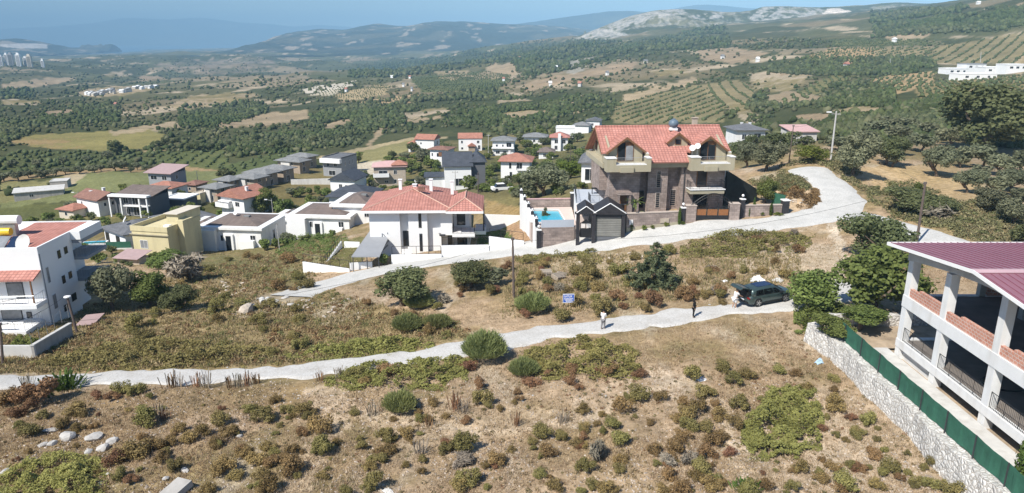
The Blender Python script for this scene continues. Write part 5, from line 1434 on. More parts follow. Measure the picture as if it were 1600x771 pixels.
def balcony(o, x0, x1, depth, z, wallmat='white', rail='iron', solid=False, name="balcony"):
    b = MB().box(x0, x1, -depth, -.002, z - .2, z).build(name, M[wallmat], o)
    if solid:
        MB().box(x0, x1, -depth, -depth + .12, z + .002, z + .95).box(x0, x0 + .12, -depth + .12, -.002, z + .002, z + .95).box(x1 - .12, x1, -depth + .12, -.002, z + .002, z + .95).build("parapet", M[wallmat], b)
    else:
        railing(b, [(x0 + .05, -.05, z), (x0 + .05, -depth + .05, z), (x1 - .05, -depth + .05, z), (x1 - .05, -.05, z)], .95, .16, rail)
    return b

# ================================================================== THE VILLAGE
V2 = lambda n: [('F', (i + .5) / n - .06, zz, 1.0, 1.2) for i in range(n) for zz in (.9, 3.9)]
def ex_bal(z=3.0, solid=True, a=.1, b=.6, mt='white'):
    return lambda o, w, d, h: balcony(o, -w/2 + w*a, -w/2 + w*b, 1.3, z, mt, solid=solid)
def ex_wing(ww, hh, dd, roofm, rh=.9, side=-1, wallm='white'):
    def f(o, w, d, h):
        x0 = -w/2 - ww if side < 0 else w/2 + .003
        MB().box(x0, x0 + ww - .003, .8, .8 + dd, -3, hh).build("side_wing", M[wallm], o)
        hip_solid(MB(), x0 - .4, x0 + ww - .003 if side < 0 else x0 + ww + .4, .4, 1.2 + dd, hh + .003, rh).build("wing_roof", M[roofm], o)
    return f
def ex_dish(x, y, z):
    def f(o, w, d, h):
        m = MB().bar((x, y, z), (x, y, z + .7), .03); m.dish((x, y - .1, z + .8), .45, (-.3, -1, .5)); m.build("satellite_dish", M['frame'], o)
    return f
def ex_all(*fs):
    def f(o, w, d, h):
        for q in fs: q(o, w, d, h)
    return f
def ex_recess(z=.2):
    # projecting end blocks and a raised door surround of the white bungalows
    def f(o, w, d, h):
        MB().box(-w/2, -w/2 + w*.30, -1.1, -.002, -3, h - .003).build("projecting_bay", M['white2'], o)
        MB().box(w*.18, w*.40, -.9, -.002, -3, h*.52).build("low_projection", M['white2'], o)
        s = MB().box(-w*.02 - .9, -w*.02 + .9, -.35, -.002, -3, h*.78).build("door_surround", M['white2'], o)
        MB().box(-w*.02 - .5, -w*.02 + .5, -.37, -.353, -1.5, h*.70).build("door", M['glass'], o)
    return f
BW = [('F', .34, 1.7, 1.0, 1.2), ('F', .82, 1.7, 1.1, 1.3), ('R', .45, .8, .9, 2.0)]
house("bungalow", "white bungalow with taupe roof behind the stone garage wall", 362, 391, -6, 100, 4.0, 11, 'white', 'parhip', 'taupe', BW, rh=1.0, extra=ex_all(ex_recess(), ex_dish(-1, 5, 5.2),
      lambda o, w, d, h: MB().box(-w*.38, -w*.02, -3.0, -1.12, -3.5, -.2).build("stone_garage", M['tan'], o),
      lambda o, w, d, h: MB().box(-w*.52, -w*.39, -2.4, -.2, -3.5, -.9).build("garage_door", M['greydark'], o)))
house("bungalow", "white bungalow with taupe roof left of the white villa", 500, 369, -6, 96, 3.6, 11, 'white', 'parhip', 'taupe', BW, rh=1.0, extra=ex_recess())
house("bungalow", "white bungalow with taupe roof set back between two larger ones", 445, 366, -6, 40, 2.8, 8, 'white', 'parhip', 'taupe', [('F', .4, 1.2, .9, 1.1)], rh=.9)
house("bungalow", "white bungalow with taupe roof partly behind the white villa", 552, 353, -6, 62, 3.8, 11, 'white', 'parhip', 'taupe', [('F', .8, 1.8, 1.0, 1.2)], rh=1.1)
house("bungalow", "white flat bungalow with taupe roof behind the yellow house", 310, 384, -6, 44, 3.2, 9, 'white', 'parhip', 'taupe', [('F', .3, 1.2, 1.0, 1.2)], rh=.8)
def ex_yellow(o, w, d, h):
    m = MB().box(w*.18, w*.5 + .02, d*.35, d + .4, h + .95, h + 2.5).build("roof_room", M['yellow'], o)
    MB().box(w*.5 + .003, w*.5 + 1.2, d*.30, d*.62, -3, h + 1.5).build("side_tower", M['yellow'], o)
    MB().box(w*.15, w*.53 + .1, d*.3, d + .5, h + 2.503, h + 2.62).build("roof_slab", M['cream'], o)
    MB().box(-w/2 - .28, w/2 + .28, -.30, -.002, h - .62, h - .5).build("cornice", M['beige'], o)
    MB().box(w*.2, w*.2 + 1.2, d*.2, d*.2 + .8, h + .13, h + .75).build("air_conditioner", M['frame'], o)
house("house", "pale yellow flat roofed house with a curved roof parapet", 239, 402, -12, 62, 4.6, 9, 'yellow', 'flat', 'yellow', [('F', .2, 1.5, 1.5, 1.5, 'curtain'), ('R', .3, 2.6, .6, .7)], rh=.9, oh=.12, extra=ex_yellow)
house("house", "low grey roofed white bungalow with a pool and two dark patio doors", 182, 386, -38, 66, 3.4, 11, 'white', 'hip', 'greysh', [('F', .05, .3, 1.9, 2.3), ('F', .55, .3, 1.9, 2.3), ('R', .42, .5, 1.0, 2.2), ('R', .24, 1.7, .6, .6), ('R', .75, 1.7, .6, .6)], rh=1.5, oh=.7, frame='dframe', extra=ex_all(ex_dish(-1, 3, 4.2), ex_dish(.8, 2, 4.3)))
house("house", "long grey roofed white bungalow with a black chimney", 262, 366, -38, 74, 3.2, 12, 'white', 'hip', 'greysh', [('F', .2, .3, 1.6, 2.2, 'curtain'), ('F', .65, .3, 1.6, 2.2, 'curtain'), ('R', .35, .3, 1.2, 2.4), ('R', .7, 1.4, .6, .8)], rh=1.4, oh=.7, extra=lambda o, w, d, h: (MB().box(.3, 1.0, 1.5, 2.1, h, h + 2.1).build("chimney", M['greydark'], o), ex_dish(-.8, 1, h + .4)(o, w, d, h)))
house("house", "white house with a faded red gable roof beside the salmon annex", 140, 337, -30, 58, 4.6, 9, 'white', 'gx', 'tile3', [('F', .2, 2.8, .7, .9), ('R', .2, 2.8, .8, 1.0), ('R', .5, 2.8, .8, 1.0), ('R', .8, 2.8, .8, 1.0)], rh=1.8, oh=.6, chim=[(-2, 2.5, -.2), (1, 4, .6)])
house("house", "small annex with a salmon hip roof at the left of the village", 105, 342, -20, 34, 2.4, 7, 'cream', 'hip', 'tile2', [('F', .4, .8, 1.0, 1.0)], rh=1.3, oh=.6)
def ex_modern(o, w, d, h):
    for x in (-w/2 - .4, -w*.22, w*.30, w/2 + .1): MB().box(x, x + .3, -1.6, -1.3, -3, h - .003).build("frame_post", M['white2'], o)
    MB().box(-w/2 - .5, w/2 + .5, -1.7, -.003, h + .3, h + .75).build("frame_beam", M['white2'], o)
    MB().box(-w*.2, w*.5, -1.3, -.003, 2.7, 2.95).build("balcony", M['white2'], o)
house("house", "modern grey clad house with a white frame and taupe roof", 210, 338, -10, 70, 5.2, 10, 'greydark', 'mono', 'taupe', [('F', .25, 3.4, 1.6, 1.6), ('F', .5, .2, 2.0, 5.0), ('F', .3, .4, 1.4, 1.8)], rh=1.5, oh=.6, extra=ex_modern)
house("house", "tall dark walled house with a mauve pent roof", 252, 297, -14, 46, 5.4, 9, 'grey', 'mono', 'mauve', [('F', .1, 3.2, 2.6, 1.4), ('F', .6, 3.2, 2.0, 1.4), ('R', .3, 3.2, 1.2, 1.4)], rh=1.6, oh=.9)
house("house", "low white house with a salmon roof below the mauve roofed one", 250, 309, -14, 52, 3.0, 9, 'white', 'hip', 'tile2', [('F', .7, .8, 1.4, 1.4), ('R', .3, .8, 1.2, 1.6)], rh=1.4, oh=.7)
house("canopy", "white flat canopy behind the long grey bungalow", 273, 327, -10, 33, 2.6, 6, 'greydark', 'flat', 'white2', [], rh=.35, oh=.4, cat="canopy")
house("house", "white two storey house with a salmon gable roof and corner balcony", 366, 343, -28, 52, 6.0, 10, 'white', 'gy', 'tile2', [('F', .62, 3.6, 1.7, 1.3), ('F', .62, .6, 1.7, 1.5), ('R', .35, .6, 1.0, 4.6, 'curtain'), ('R', .6, .6, .9, 2), ('R', .6, 3.6, .9, 1.6)], rh=2.2, oh=.8, chim=[(2.0, 3, .2)],
      extra=ex_all(ex_bal(3.2, True, -.08, .5), lambda o, w, d, h: MB().box(-w/2, -w*.02, -.9, -.002, 4.3, 4.6).build("balcony_roof", M['white2'], o)))
R_ = [("at the top of the unfinished row", 468, 262, 48), ("behind the front pair in the unfinished row", 452, 270, 62), ("left of the rubble plot in the unfinished row", 428, 284, 58), ("third from the far end of the unfinished row", 402, 291, 58), ("fourth from the far end of the unfinished row", 384, 299, 56), ("small and second from the near end of the unfinished row", 351, 303, 38), ("nearest the salmon gable house in the unfinished row", 330, 316, 42)]
for lab, px, py, wp in R_:
    house("unfinished_house", "grey roofed brown house " + lab, px, py, -24, wp * .74, 4.2, 6.5, 'brownwall', 'hip', 'greytile', [('F', .25, 2.8, 1.4, 1.3), ('F', .6, 2.8, 1.2, 1.3), ('R', .3, 2.8, 1.4, 1.3), ('R', .3, .3, 1.6, 1.9), ('F', .45, .3, 1.6, 1.9)], rh=1.2, oh=1.0, group="unfinished grey roofed houses in a row",
          extra=lambda o, w, d, h: MB().box(-w*.3, w*.1, -.6, -.003, -3, h*.98).build("projecting_bay", M['offwhite'], o))
house("house", "modern grey block house with a white overhanging upper storey", 520, 276, -18, 36, 6.6, 14, 'grey', 'flat', 'greysh', [('F', .2, 3.6, 1.4, 1.6), ('F', .6, 3.6, 1.4, 1.6), ('F', .3, .4, 3, 1.8), ('R', .25, 3.6, .6, 1.8), ('R', .5, 3.6, .6, 1.8), ('R', .7, 3.6, .6, 1.8)], rh=.5, oh=.1, extra=lambda o, w, d, h: MB().box(-w/2 - .3, w/2 + .3, -1.4, -.003, h - 1.4, h - .01).build("overhang", M['white2'], o))
house("house", "white house with a dark gable facing the camera", 536, 304, -12, 46, 4.2, 11, 'white2', 'gy', 'darksh', [('F', .35, 1.6, 1.2, 1.5), ('F', .6, 1.6, 1.0, 1.3), ('F', .45, 4.4, .8, .7)], rh=2.4, oh=.5)
house("house", "house with a wide dark grey hip roof behind the white villa", 546, 324, -6, 74, 2.6, 13, 'white', 'hip', 'darksh', [('F', .3, .8, 1.2, 1.2), ('R', .3, .8, 1.2, 1.2)], rh=2.4, oh=.8)
house("house", "tan stone house with a pink roof and white balcony", 610, 291, 8, 56, 6.2, 9, 'tan', 'hip', 'pinkroof', [('F', .62, 3.8, 1.2, 1.4), ('F', .62, .8, 1.0, 1.4), ('F', .32, 1.0, 1.4, .9), ('F', .15, 3.5, 3.0, 1.6)], rh=1.4, oh=.6, extra=ex_all(ex_bal(3.1, True, -.02, .48, 'white2'), lambda o, w, d, h: hip_solid(MB(), w*.05, w/2 + .7, -.7, d*.6, h + .5, 1.2).build("upper_roof", M['tile2'], o)))
house("house", "white house with a steep dark blue grey roof", 716, 297, 6, 48, 6.0, 11, 'white2', 'gx', 'darksh', [('F', .36, 1.0, 2.4, 2.0), ('R', .3, 1, 1.0, 1.6), ('R', .6, 3.6, 1.0, 1.4)], rh=3.2, oh=.5, extra=ex_all(ex_wing(4.5, 3.0, 6, 'darksh', .3, -1), ex_wing(3.4, 6.4, 8, 'darksh', 1.8, 1, 'greydark')))
house("house", "white house with a salmon hip roof and corner balcony", 805, 280, -6, 52, 5.8, 11, 'white2', 'hip', 'tile2', [('F', .28, 3.4, .9, 2.0), ('F', .55, 3.4, 2.0, 2.0), ('F', .3, .4, 1.0, 2.0), ('R', .3, 3.4, 1.0, 1.4)], rh=2.2, oh=.9, chim=[(-2.5, 7, .1)], extra=ex_bal(3.0, False, .55, 1.05))
house("house", "narrow white house with a flat red roof and a brown shutter", 686, 262, -18, 32, 6.6, 8, 'white2', 'hip', 'tile3', [('F', .38, 3.9, 2.6, 1.5), ('R', .4, 3.9, 2.4, 1.6), ('F', .08, 4.1, .7, 1.2)], rh=.9, oh=.8, extra=lambda o, w, d, h: MB().box(w*.0, w*.42, -.09, -.052, 3.9, 5.4).build("shutter", M['wood'], o))
house("house", "white house with a red roof and a low left wing by the hay field", 664, 237, -14, 34, 5.0, 9, 'white', 'gx', 'tile2', [('R', .5, 2.4, 1.4, 1.6), ('F', .25, 3.0, .8, .8)], rh=1.8, oh=.5, extra=ex_wing(3.4, 2.8, 7, 'tile2', 1.0, -1))
house("house", "wide white house with a red gable roof and gabled porch", 735, 236, 3, 42, 5.2, 9, 'white2', 'gx', 'tile2', [('F', .1, 3.2, .9, 1.2), ('F', .78, 3.2, 1.2, 1.2), ('F', .82, .6, 1.2, 1.8), ('F', .1, .6, 1.0, 1.0)], rh=2.0, oh=.3, extra=lambda o, w, d, h: (MB().box(-w*.08, w*.2, -1.4, -.003, -2, 2.0).build("porch", M['brownwall'], o), hip_solid(MB(), -w*.12, w*.24, -1.9, 0, 2.003, 1.1, gable='y').build("porch_roof", M['tile2'], o)))
house("house", "white two storey house with a grey hip roof and dark loggia", 786, 243, -5, 38, 5.8, 10, 'white', 'hip', 'greytile', [('F', .15, 3.4, 1.0, 1.0), ('F', .45, 3.4, .8, 1.0), ('F', .66, 3.3, 2.2, 1.8), ('F', .15, .6, 1.8, 1.2), ('F', .5, .6, 1.6, 1.2), ('R', .4, 3.3, 1.2, 1.4)], rh=1.5, oh=.8, extra=lambda o, w, d, h: MB().box(-w/2 - .3, w/2 + .3, -1.0, -.003, 2.6, 2.9).build("balcony", M['white2'], o))
house("house", "low pale house with a grey hip roof left of the orange roofed one", 836, 226, -5, 40, 3.2, 10, 'white', 'hip', 'greytile', [('F', .4, 1, 1.2, 1.2)], rh=1.6, oh=.8)
house("house", "orange roofed house with a tall white chimney in front", 874, 236, -4, 30, 5.4, 9, 'white', 'hip', 'tile', [('F', .2, 3.0, 1.6, 1.6), ('F', .65, 3.0, 1.6, 1.6), ('F', .2, .4, 1.4, 1.8)], rh=2.0, oh=.8, extra=lambda o, w, d, h: MB().box(-.6, .5, -1.2, -.3, -2, h + 1.6).build("chimney", M['white2'], o))
house("house", "white box house behind the orange roofed one", 883, 218, -5, 34, 5.0, 10, 'white2', 'flat', 'white2', [('R', .4, 2.6, 1.2, 1.4)], rh=.5, oh=.1)
house("house", "white house with a pale grey hip roof at the foot of the wood", 907, 209, -16, 28, 3.8, 10, 'white2', 'hip', 'greytile', [('R', .4, 1.0, 1.4, 1.6)], rh=1.6, oh=.5)
house("house", "small grey roofed house behind the pale grey hip roof", 926, 200, -16, 24, 3.4, 9, 'white', 'gy', 'greysh', [('F', .4, 1.0, 1.2, 1.4)], rh=1.4, oh=.5)
house("house", "low white house with a dark roof among the far trees", 853, 248, -5, 26, 2.4, 8, 'white', 'hip', 'taupe', [('F', .3, .6, 1.2, 1.2)], rh=1.5, oh=.7)
house("house", "white house with a blue grey roof left of the brown villa", 921, 286, -10, 30, 3.6, 10, 'white2', 'hip', 'greysh', [('F', .2, .4, 2.0, 2.2)], rh=1.8, oh=.6)
house("house", "dark grey roofed house right of the brown villa's roof", 1172, 222, 4, 54, 3.6, 11, 'white', 'hip', 'greysh', [('F', .2, .8, 1.6, 1.6), ('F', .62, .8, 2.4, 1.8)], rh=1.6, oh=.8, chim=[(-1, 5, .2), (1.5, 5, .2)])
house("house", "low pink roofed house behind the trees right of the brown villa", 1256, 224, 4, 46, 2.6, 8, 'concrete', 'mono', 'pinkroof', [('F', .3, .6, 1.4, 1.0)], rh=.9, oh=.4)
house("shed", "long low ruined grey shed in the pale green field", 62, 310, 28, 58, 2.0, 5, 'rawconc', 'mono', 'concrete', [('F', .3, .5, 1.2, .9)], rh=.5, oh=.3, cat="shed", sink=1.5)
house("shed", "small grey flat roofed hut at the end of the ruined shed", 93, 295, 20, 22, 2.2, 5, 'rawconc', 'flat', 'concrete', [], rh=.2, oh=.1, cat="shed", sink=1.5)
house("house", "low house with a rusty roof at the edge of the green field", 297, 300, -15, 26, 2.2, 7, 'brownwall', 'hip', 'tile3', [('F', .4, .5, 1.0, 1.0)], rh=1.0, oh=.5)
house("shed", "small cream hut left of the near row house", 308, 318, -15, 14, 2.6, 4, 'yellow', 'flat', 'cream', [('F', .3, .8, .7, 1.0)], rh=.3, oh=.1, cat="shed")
# greenery between the houses
VIL = [([(80,330),(285,300),(330,330),(300,400),(200,420),(130,400),(60,370)], 64, "small garden tree among the village bungalows at the left", "trees in the gardens of the near village", (9, 18)),
       ([(300,325),(440,300),(560,300),(560,350),(470,380),(420,385),(330,370)], 60, "small garden tree among the village bungalows at the left", "trees in the gardens of the near village", (9, 18)),
       ([(560,262),(690,225),(930,200),(930,290),(830,325),(765,305),(700,300),(570,300)], 120, "leafy tree between the houses of the far village", "trees among the far village houses", (9, 19))]
rv = random.Random(11)
for poly, n, lab, grp, hr in VIL:
    xs = [q[0] for q in poly]; ys = [q[1] for q in poly]; c_ = 0; tr_ = 0
    while c_ < n and tr_ < 4000:
        tr_ += 1; px = rv.uniform(min(xs), max(xs)); py = rv.uniform(min(ys), max(ys))
        if not inpoly(np.array([px]), np.array([py]), poly)[0]: continue
        g = G(px, py)
        if any((g.x - fx) ** 2 + (g.y - fy) ** 2 < fr * fr for fx, fy, fr in FOOT): continue
        h = rv.uniform(*hr); tree(rv.choice(['fig', 'oak', 'olive', 'fig']), px, py, h, h * rv.uniform(1.0, 1.7), lab, grp, name="leafy_tree"); c_ += 1
# white villas on the far right slope
for k, (lab, px, py, wp, h) in enumerate([("leftmost of the white terrace villas on the far right slope", 1496, 116, 34, 3.4), ("white terrace villa with a dark flat roof in the far cluster", 1524, 113, 32, 5.2), ("white terrace villa right of the dark roofed one in the far cluster", 1556, 116, 36, 4), ("white terrace villa at the right edge of the far cluster", 1588, 114, 34, 4.8), ("low white villa in front of the far cluster", 1528, 124, 60, 3)]):
    house("villa", lab, px, py, 3, wp, h, 10, 'white2', 'flat', 'grey' if k == 1 else 'white2', [('F', .15, h - 2.3, 2.2, 1.4), ('F', .45, h - 2.3, 2.0, 1.4), ('F', .75, h - 2.3, 1.6, 1.4)], rh=.5, oh=.15, group="white villas on the far right slope")
FARB = [(787,127,7,'white2'),(640,123,6,'white2'),(612,122,8,'white2'),(630,136,6,'white2'),(643,143,5,'white'),(180,168,5,'white'),(1010,99,10,'cream'),(1130,92,8,'white'),(1185,97,7,'white'),(950,118,6,'white'),(812,92,6,'white'),(870,108,6,'white'),(1325,107,10,'white2'),(905,136,9,'offwhite'),(860,135,8,'white'),(1400,66,6,'white'),(1530,7,9,'white2'),(540,144,6,'white2')]
for px, py, wp, wm in FARB:
    house("farmhouse", "tiny pale farm building on the far orchard slopes", px, py, random.uniform(-20, 20), wp * .5, 3.0, 5, wm, 'gx', random.choice(['greytile', 'tile2', 'white2']), [], rh=1.6, oh=.4, group="tiny farm buildings on the far slopes", cat="farm building")
for k in range(30):
    px = random.uniform(132, 245); py = 150 - (px - 132) * .12 + random.uniform(-3, 3)
    house("workshop", "tiny pale workshop of the industrial estate far down the valley", px, py, random.uniform(-20, 20), random.uniform(2, 5.5), random.uniform(2.5, 4), 12, random.choice(['white2', 'offwhite', 'cream']), 'gx', random.choice(['white2', 'greytile', 'concrete']), [], rh=1.5, oh=.3, group="workshops of the far industrial estate", cat="workshop")
TW = [(2,104,5,30,'white'),(11,103,4.5,34,'white2'),(17.5,103.5,6,36,'grey'),(29.5,104,6,36,'white2'),(40,103,5,24,'white'),(46.5,106,6.5,36,'cream'),(67,106,4,22,'white2')]
for k, (px, py, wp, hh, wm) in enumerate(TW):
    lab = ["pale pink apartment tower at the very left edge", "slim white apartment tower left of the grey one", "grey apartment tower among the white ones", "stepped white apartment tower right of the grey one", "short white block between two taller towers", "cream apartment tower on the far plateau", "single white tower standing apart on the right"][k]
    g = GT(px, py); mpp = 1 / px_per_m(g); w = wp * mpp; h = hh * .5 * mpp
    o = empty("apartment_tower", g, math.radians(8)); tag(o, lab, "apartment tower", "apartment towers on the far plateau")
    MB().box(-w/2, w/2, 0, w*.8, -8, h).build("wall", M[wm], o)
    MB().box(-w*.3, w*.3, w*.2, w*.6, h + .003, h + 5).build("roof_room", M[wm], o)
    s = MB()
    for i in range(int(h / 3.2)): s.box(-w*.4, w*.4, -.3, -.05, i*3.2 + 1, i*3.2 + 2.6)
    s.build("window_band", M['glass'], o)
# ================================================================== BROWN VILLA
def gable_dormer(o, xc, w, yf, zb, ze, za, yback, roofm, wallm, name="dormer", oh=.45):
    """wall face at yf from zb up to a gable (eaves ze, apex za), roof running back to yback"""
    d = MB().extrude([(xc - w/2, yf, zb), (xc + w/2, yf, zb), (xc + w/2, yf, ze), (xc, yf, za - .12), (xc - w/2, yf, ze)], (0, .2, 0))
    d.box(xc - w/2, xc - w/2 + .2, yf + .203, yback - 1.0, zb, ze - .05).box(xc + w/2 - .2, xc + w/2, yf + .203, yback - 1.0, zb, ze - .05)
    dd = d.build(name, M[wallm], o)
    s = (za - ze) / (w / 2); r = MB()
    for sg in (-1, 1):
        a = [(xc, yf - oh, za), (xc + sg * (w/2 + oh), yf - oh, ze - s * oh), (xc + sg * (w/2 + oh), yback, ze - s * oh), (xc, yback, za)]
        if sg > 0: a = a[::-1]
        r.extrude(a, (0, 0, -.16))
    ro = r.build("dormer_roof", M[roofm], dd)
    f = MB()
    for sg in (-1, 1):
        a = [(xc, yf - oh - .05, za + .02), (xc + sg * (w/2 + oh), yf - oh - .05, ze - s * oh + .02), (xc + sg * (w/2 + oh), yf - oh - .05, ze - s * oh - .28), (xc, yf - oh - .05, za - .28)]
        f.extrude(a if sg < 0 else a[::-1], (0, .048, 0))
    f.build("barge_board", M['wood'], dd)
    return dd
def brown_villa():
    g = at_z(950.6, 331, 1.0); o = empty("villa", g, math.radians(5))
    tag(o, "big brown stone villa with a red tiled roof and three dormers", "house")
    W, D = 15.0, 11.0
    m = MB()                                       # ground and first floor, broken into bays
    m.box(0, 3.9, 0, D, -1, 5.6).box(3.9, 5.05, 1.3, D, -1, 5.6).box(5.05, 7.6, .35, D, -1, 5.6).box(7.6, 9.3, 1.3, D, -1, 5.6).box(9.3, W, .25, D, -1, 5.6)
    m.build("stone_wall", M['stone'], o)
    m = MB().box(-.12, W + .12, -.25, D + .1, 5.603, 6.3)
    m.box(0, .25, .5, D, 6.303, 7.6).box(W - .25, W, .5, D, 6.303, 7.6)
    for x in (0, W - .25):
        m.extrude([(x, .5, 7.6), (x, D - .1, 7.6), (x, D - 1.0, 7.9), (x, 5.5, 9.95), (x, 1.2, 7.9)] if x else [(x, .5, 7.6), (x, 1.2, 7.9), (x, 5.5, 9.95), (x, D - 1.0, 7.9), (x, D - .1, 7.6)], (.25 if not x else .25, 0, 0))
    m.build("upper_wall", M['beige'], o)
    r = MB()
    zr, ze, ye, yr = 10.15, 6.42, -.75, 5.5
    zf = lambda y: ze + (zr - ze) * (y - ye) / (yr - ye)
    def slab(pts): r.extrude(pts, (0, 0, -.17))
    x0, x1 = -.95, W + .75; yc = .9
    slab([(x0, yc, zf(yc)), (x1, yc, zf(yc)), (x1, yr, zr), (x0, yr, zr)])
    slab([(4.9, ye, ze), (9.95, ye, ze), (9.95, yc - .002, zf(yc) - .001), (4.9, yc - .002, zf(yc) - .001)])
    slab([(x1, D + .75, ze), (x0, D + .75, ze), (x0, yr + .002, zr), (x1, yr + .002, zr)])
    ro = r.build("roof", M['tile'], o)
    MB().bar((x0, yr, zr + .03), (x1, yr, zr + .03), .12, 6).build("ridge_cap", M['tile'], ro)
    MB().box(12.5, 13.1, 6.4, 7.0, 9.4, 11.0).box(12.4, 13.2, 6.3, 7.1, 11.003, 11.1).build("chimney", M['tan'], ro)
    # edge of the gable, brown soffit
    for x in (x0 - .05, x1 + .003):
        f = MB()
        for ya, yb, za, zb in ((yc, yr, zf(yc), zr), (D + .75, yr, ze, zr)):
            f.extrude([(x, ya, za), (x, yb, zb), (x, yb, zb - .32), (x, ya, za - .32)], (.047, 0, 0))
        f.build("barge_board", M['wood'], o)
    # dormers with balconies
    for k, (xc, w) in enumerate(((2.05, 4.3), (12.7, 4.3))):
        dd = gable_dormer(o, xc, w, .55, 6.303, 7.85, 9.45, 4.4, 'tile', 'beige')
        a = xc + (-.15 if k == 0 else -.2)
        fr = MB().box(a - .95, a + 1.15, .49, .547, 6.35, 8.75).build("door_frame", M['wood'], dd)
        MB().box(a - .85, a + .05, .46, .487, 6.45, 8.65).build("door_pane", M['glass'], fr)
        MB().box(a + .15, a + 1.05, .46, .487, 6.45, 8.3).build("door_shutter", M['curtain' if k == 0 else 'glass'], fr)
        x0b, x1b = xc - 2.85, xc + 2.75
        b = MB().box(x0b, x1b, -1.55, -.253, 5.35, 6.2).box(x0b, x0b + 1.2, -1.55, -.253, 6.203, 7.0).box(x1b - .55, x1b, -1.55, -.253, 6.203, 7.0)
        b.box(x0b + 1.7, x0b + 3.4, -1.75, -1.553, 5.3, 5.95)
        b.box(x0b, x0b + .3, -.25, 1.2, 6.303, 7.0).box(x1b - .3, x1b, -.25, 1.2, 6.303, 7.4)
        bo = b.build("balcony", M['beige'], o)
        MB().box(x0b - .06, x0b + 1.26, -1.61, -.2, 7.003, 7.1).box(x1b - .61, x1b + .06, -1.61, -.2, 7.003, 7.1).box(x0b + 1.2, x1b - .55, -1.54, -.26, 6.203, 6.26).box(x1b - .33, x1b + .03, -.19, 1.2, 7.403, 7.46).build("coping", M['white'], bo)
        railing(bo, [(x0b + 1.2, -1.45, 6.26), (x1b - .55, -1.45, 6.26)], .85, .16, 'steel')
    dm = gable_dormer(o, 9.15, 2.5, 1.9, 7.6, 8.75, 9.75, 4.6, 'tile', 'beige', oh=.3)
    window(dm, 'F', 0, 0, .01, .01) if False else None
    f = MB().box(8.75, 9.55, 1.86, 1.897, 8.15, 8.85).build("window", M['wood'], dm); MB().box(8.83, 9.47, 1.84, 1.857, 8.23, 8.78).build("pane", M['glass'], f)
    # tall windows, entrance, lower balcony
    for x, y, z0, z1, w in ((6.1, .35, .3, 2.35, .62), (6.1, .35, 2.9, 5.1, .62), (8.3, 1.3, .3, 2.5, .8)):
        f = MB().box(x, x + w, y - .05, y - .002, z0, z1)
        for i in range(8): f.box(x + .05, x + w - .05, y - .07, y - .053, z0 + (z1 - z0) * i / 8 + .02, z0 + (z1 - z0) * i / 8 + .05)
        fo = f.build("window", M['stonecap'], o)
        MB().box(x + .08, x + w - .08, y - .064, y - .052, z0 + .08, z1 - .08).build("pane", M['glass'], fo)
    f = MB().box(4.15, 4.85, 1.24, 1.297, .1, 2.4).build("window", M['dframe'], o); MB().box(4.22, 4.78, 1.22, 1.237, .2, 2.3).build("pane", M['glass'], f)
    p = MB().box(.9, 2.7, -.9, -.002, 2.3, 2.62).box(.95, 1.2, -.85, -.6, -.5, 2.297).box(2.4, 2.65, -.85, -.6, -.5, 2.297).build("porch", M['stone'], o)
    d = MB().box(1.2, 2.3, -.06, -.003, .1, 2.2).build("door", M['wood'], o); MB().box(1.3, 2.2, -.09, -.063, .9, 1.0).build("handle", M['steel'], d)
    f = MB().box(11.3, 12.7, .19, .247, 3.0, 5.2).build("balcony_door", M['wood'], o); MB().box(11.4, 12.6, .17, .187, 3.1, 5.1).build("pane", M['glass'], f)
    f = MB().box(11.0, 12.9, .19, .247, .2, 2.3).build("garden_door", M['dframe'], o); MB().box(11.1, 12.8, .17, .187, .3, 2.2).build("pane", M['glass'], f)
    b = MB().box(10.1, 14.5, -1.3, .24, 2.35, 2.85).build("balcony", M['beige'], o)
    MB().box(10.0, 14.6, -1.4, .24, 2.853, 2.95).build("coping", M['white'], b)
    railing(b, [(10.1, .2, 2.95), (10.1, -1.3, 2.95), (14.5, -1.3, 2.95), (14.5, .2, 2.95)], .95, .14)
    MB().lathe((9.9, .19, 2.0), [(.2, 0), (.2, .01)], 12).xf(Matrix.Identity(4)).build("wall_plate", M['dframe'], o) if False else None
    # left side
    s = MB().box(-.9, -.003, 2.0, 7.5, 2.4, 5.6).build("side_bay", M['stone'], o)
    for y, z, w, h in ((3.5, 6.6, .5, 2.0), (8.0, 6.6, 1.2, 1.2)):
        f = MB().box(-.05, -.003, y, y + w, z, z + h).build("window", M['dframe'], o); MB().box(-.07, -.053, y + .06, y + w - .06, z + .06, z + h - .06).build("pane", M['glass'], f)
    MB().box(-1.0, -.003, -.0, D, 5.603, 6.2).build("side_cornice", M['beige'], o)
    # rain pipe
    MB().bar((9.7, .15, -.5), (9.7, .15, 5.6), .06, 6).build("drainpipe", M['dframe'], o)
    R = Matrix.Translation(g) @ Matrix.Rotation(math.radians(5), 4, 'Z')
    return o, R
BV, BVM = brown_villa()
def on(Mx, x, y, z): return Mx @ Vector((x, y, z))
def thing_at(name, label, cat, p, rz=0, group=None): return tag(empty(name, p, rz), label, cat, group)
t = thing_at("water_tank", "blue grey round water tank on the brown villa's roof ridge", "water tank", on(BVM, 9.2, 4.4, 9.7))
MB().sphere((0, 0, .85), .66, .9, 16).build("tank", M['tank'], t, True); MB().box(-.5, .5, -.4, .4, 0, .28).box(-.4, .4, -.3, .3, .28, .42).build("stand", M['white'], t); MB().lathe((0, 0, 1.4), [(.2, 0), (.2, .1)], 10).build("lid", M['tank'], t)
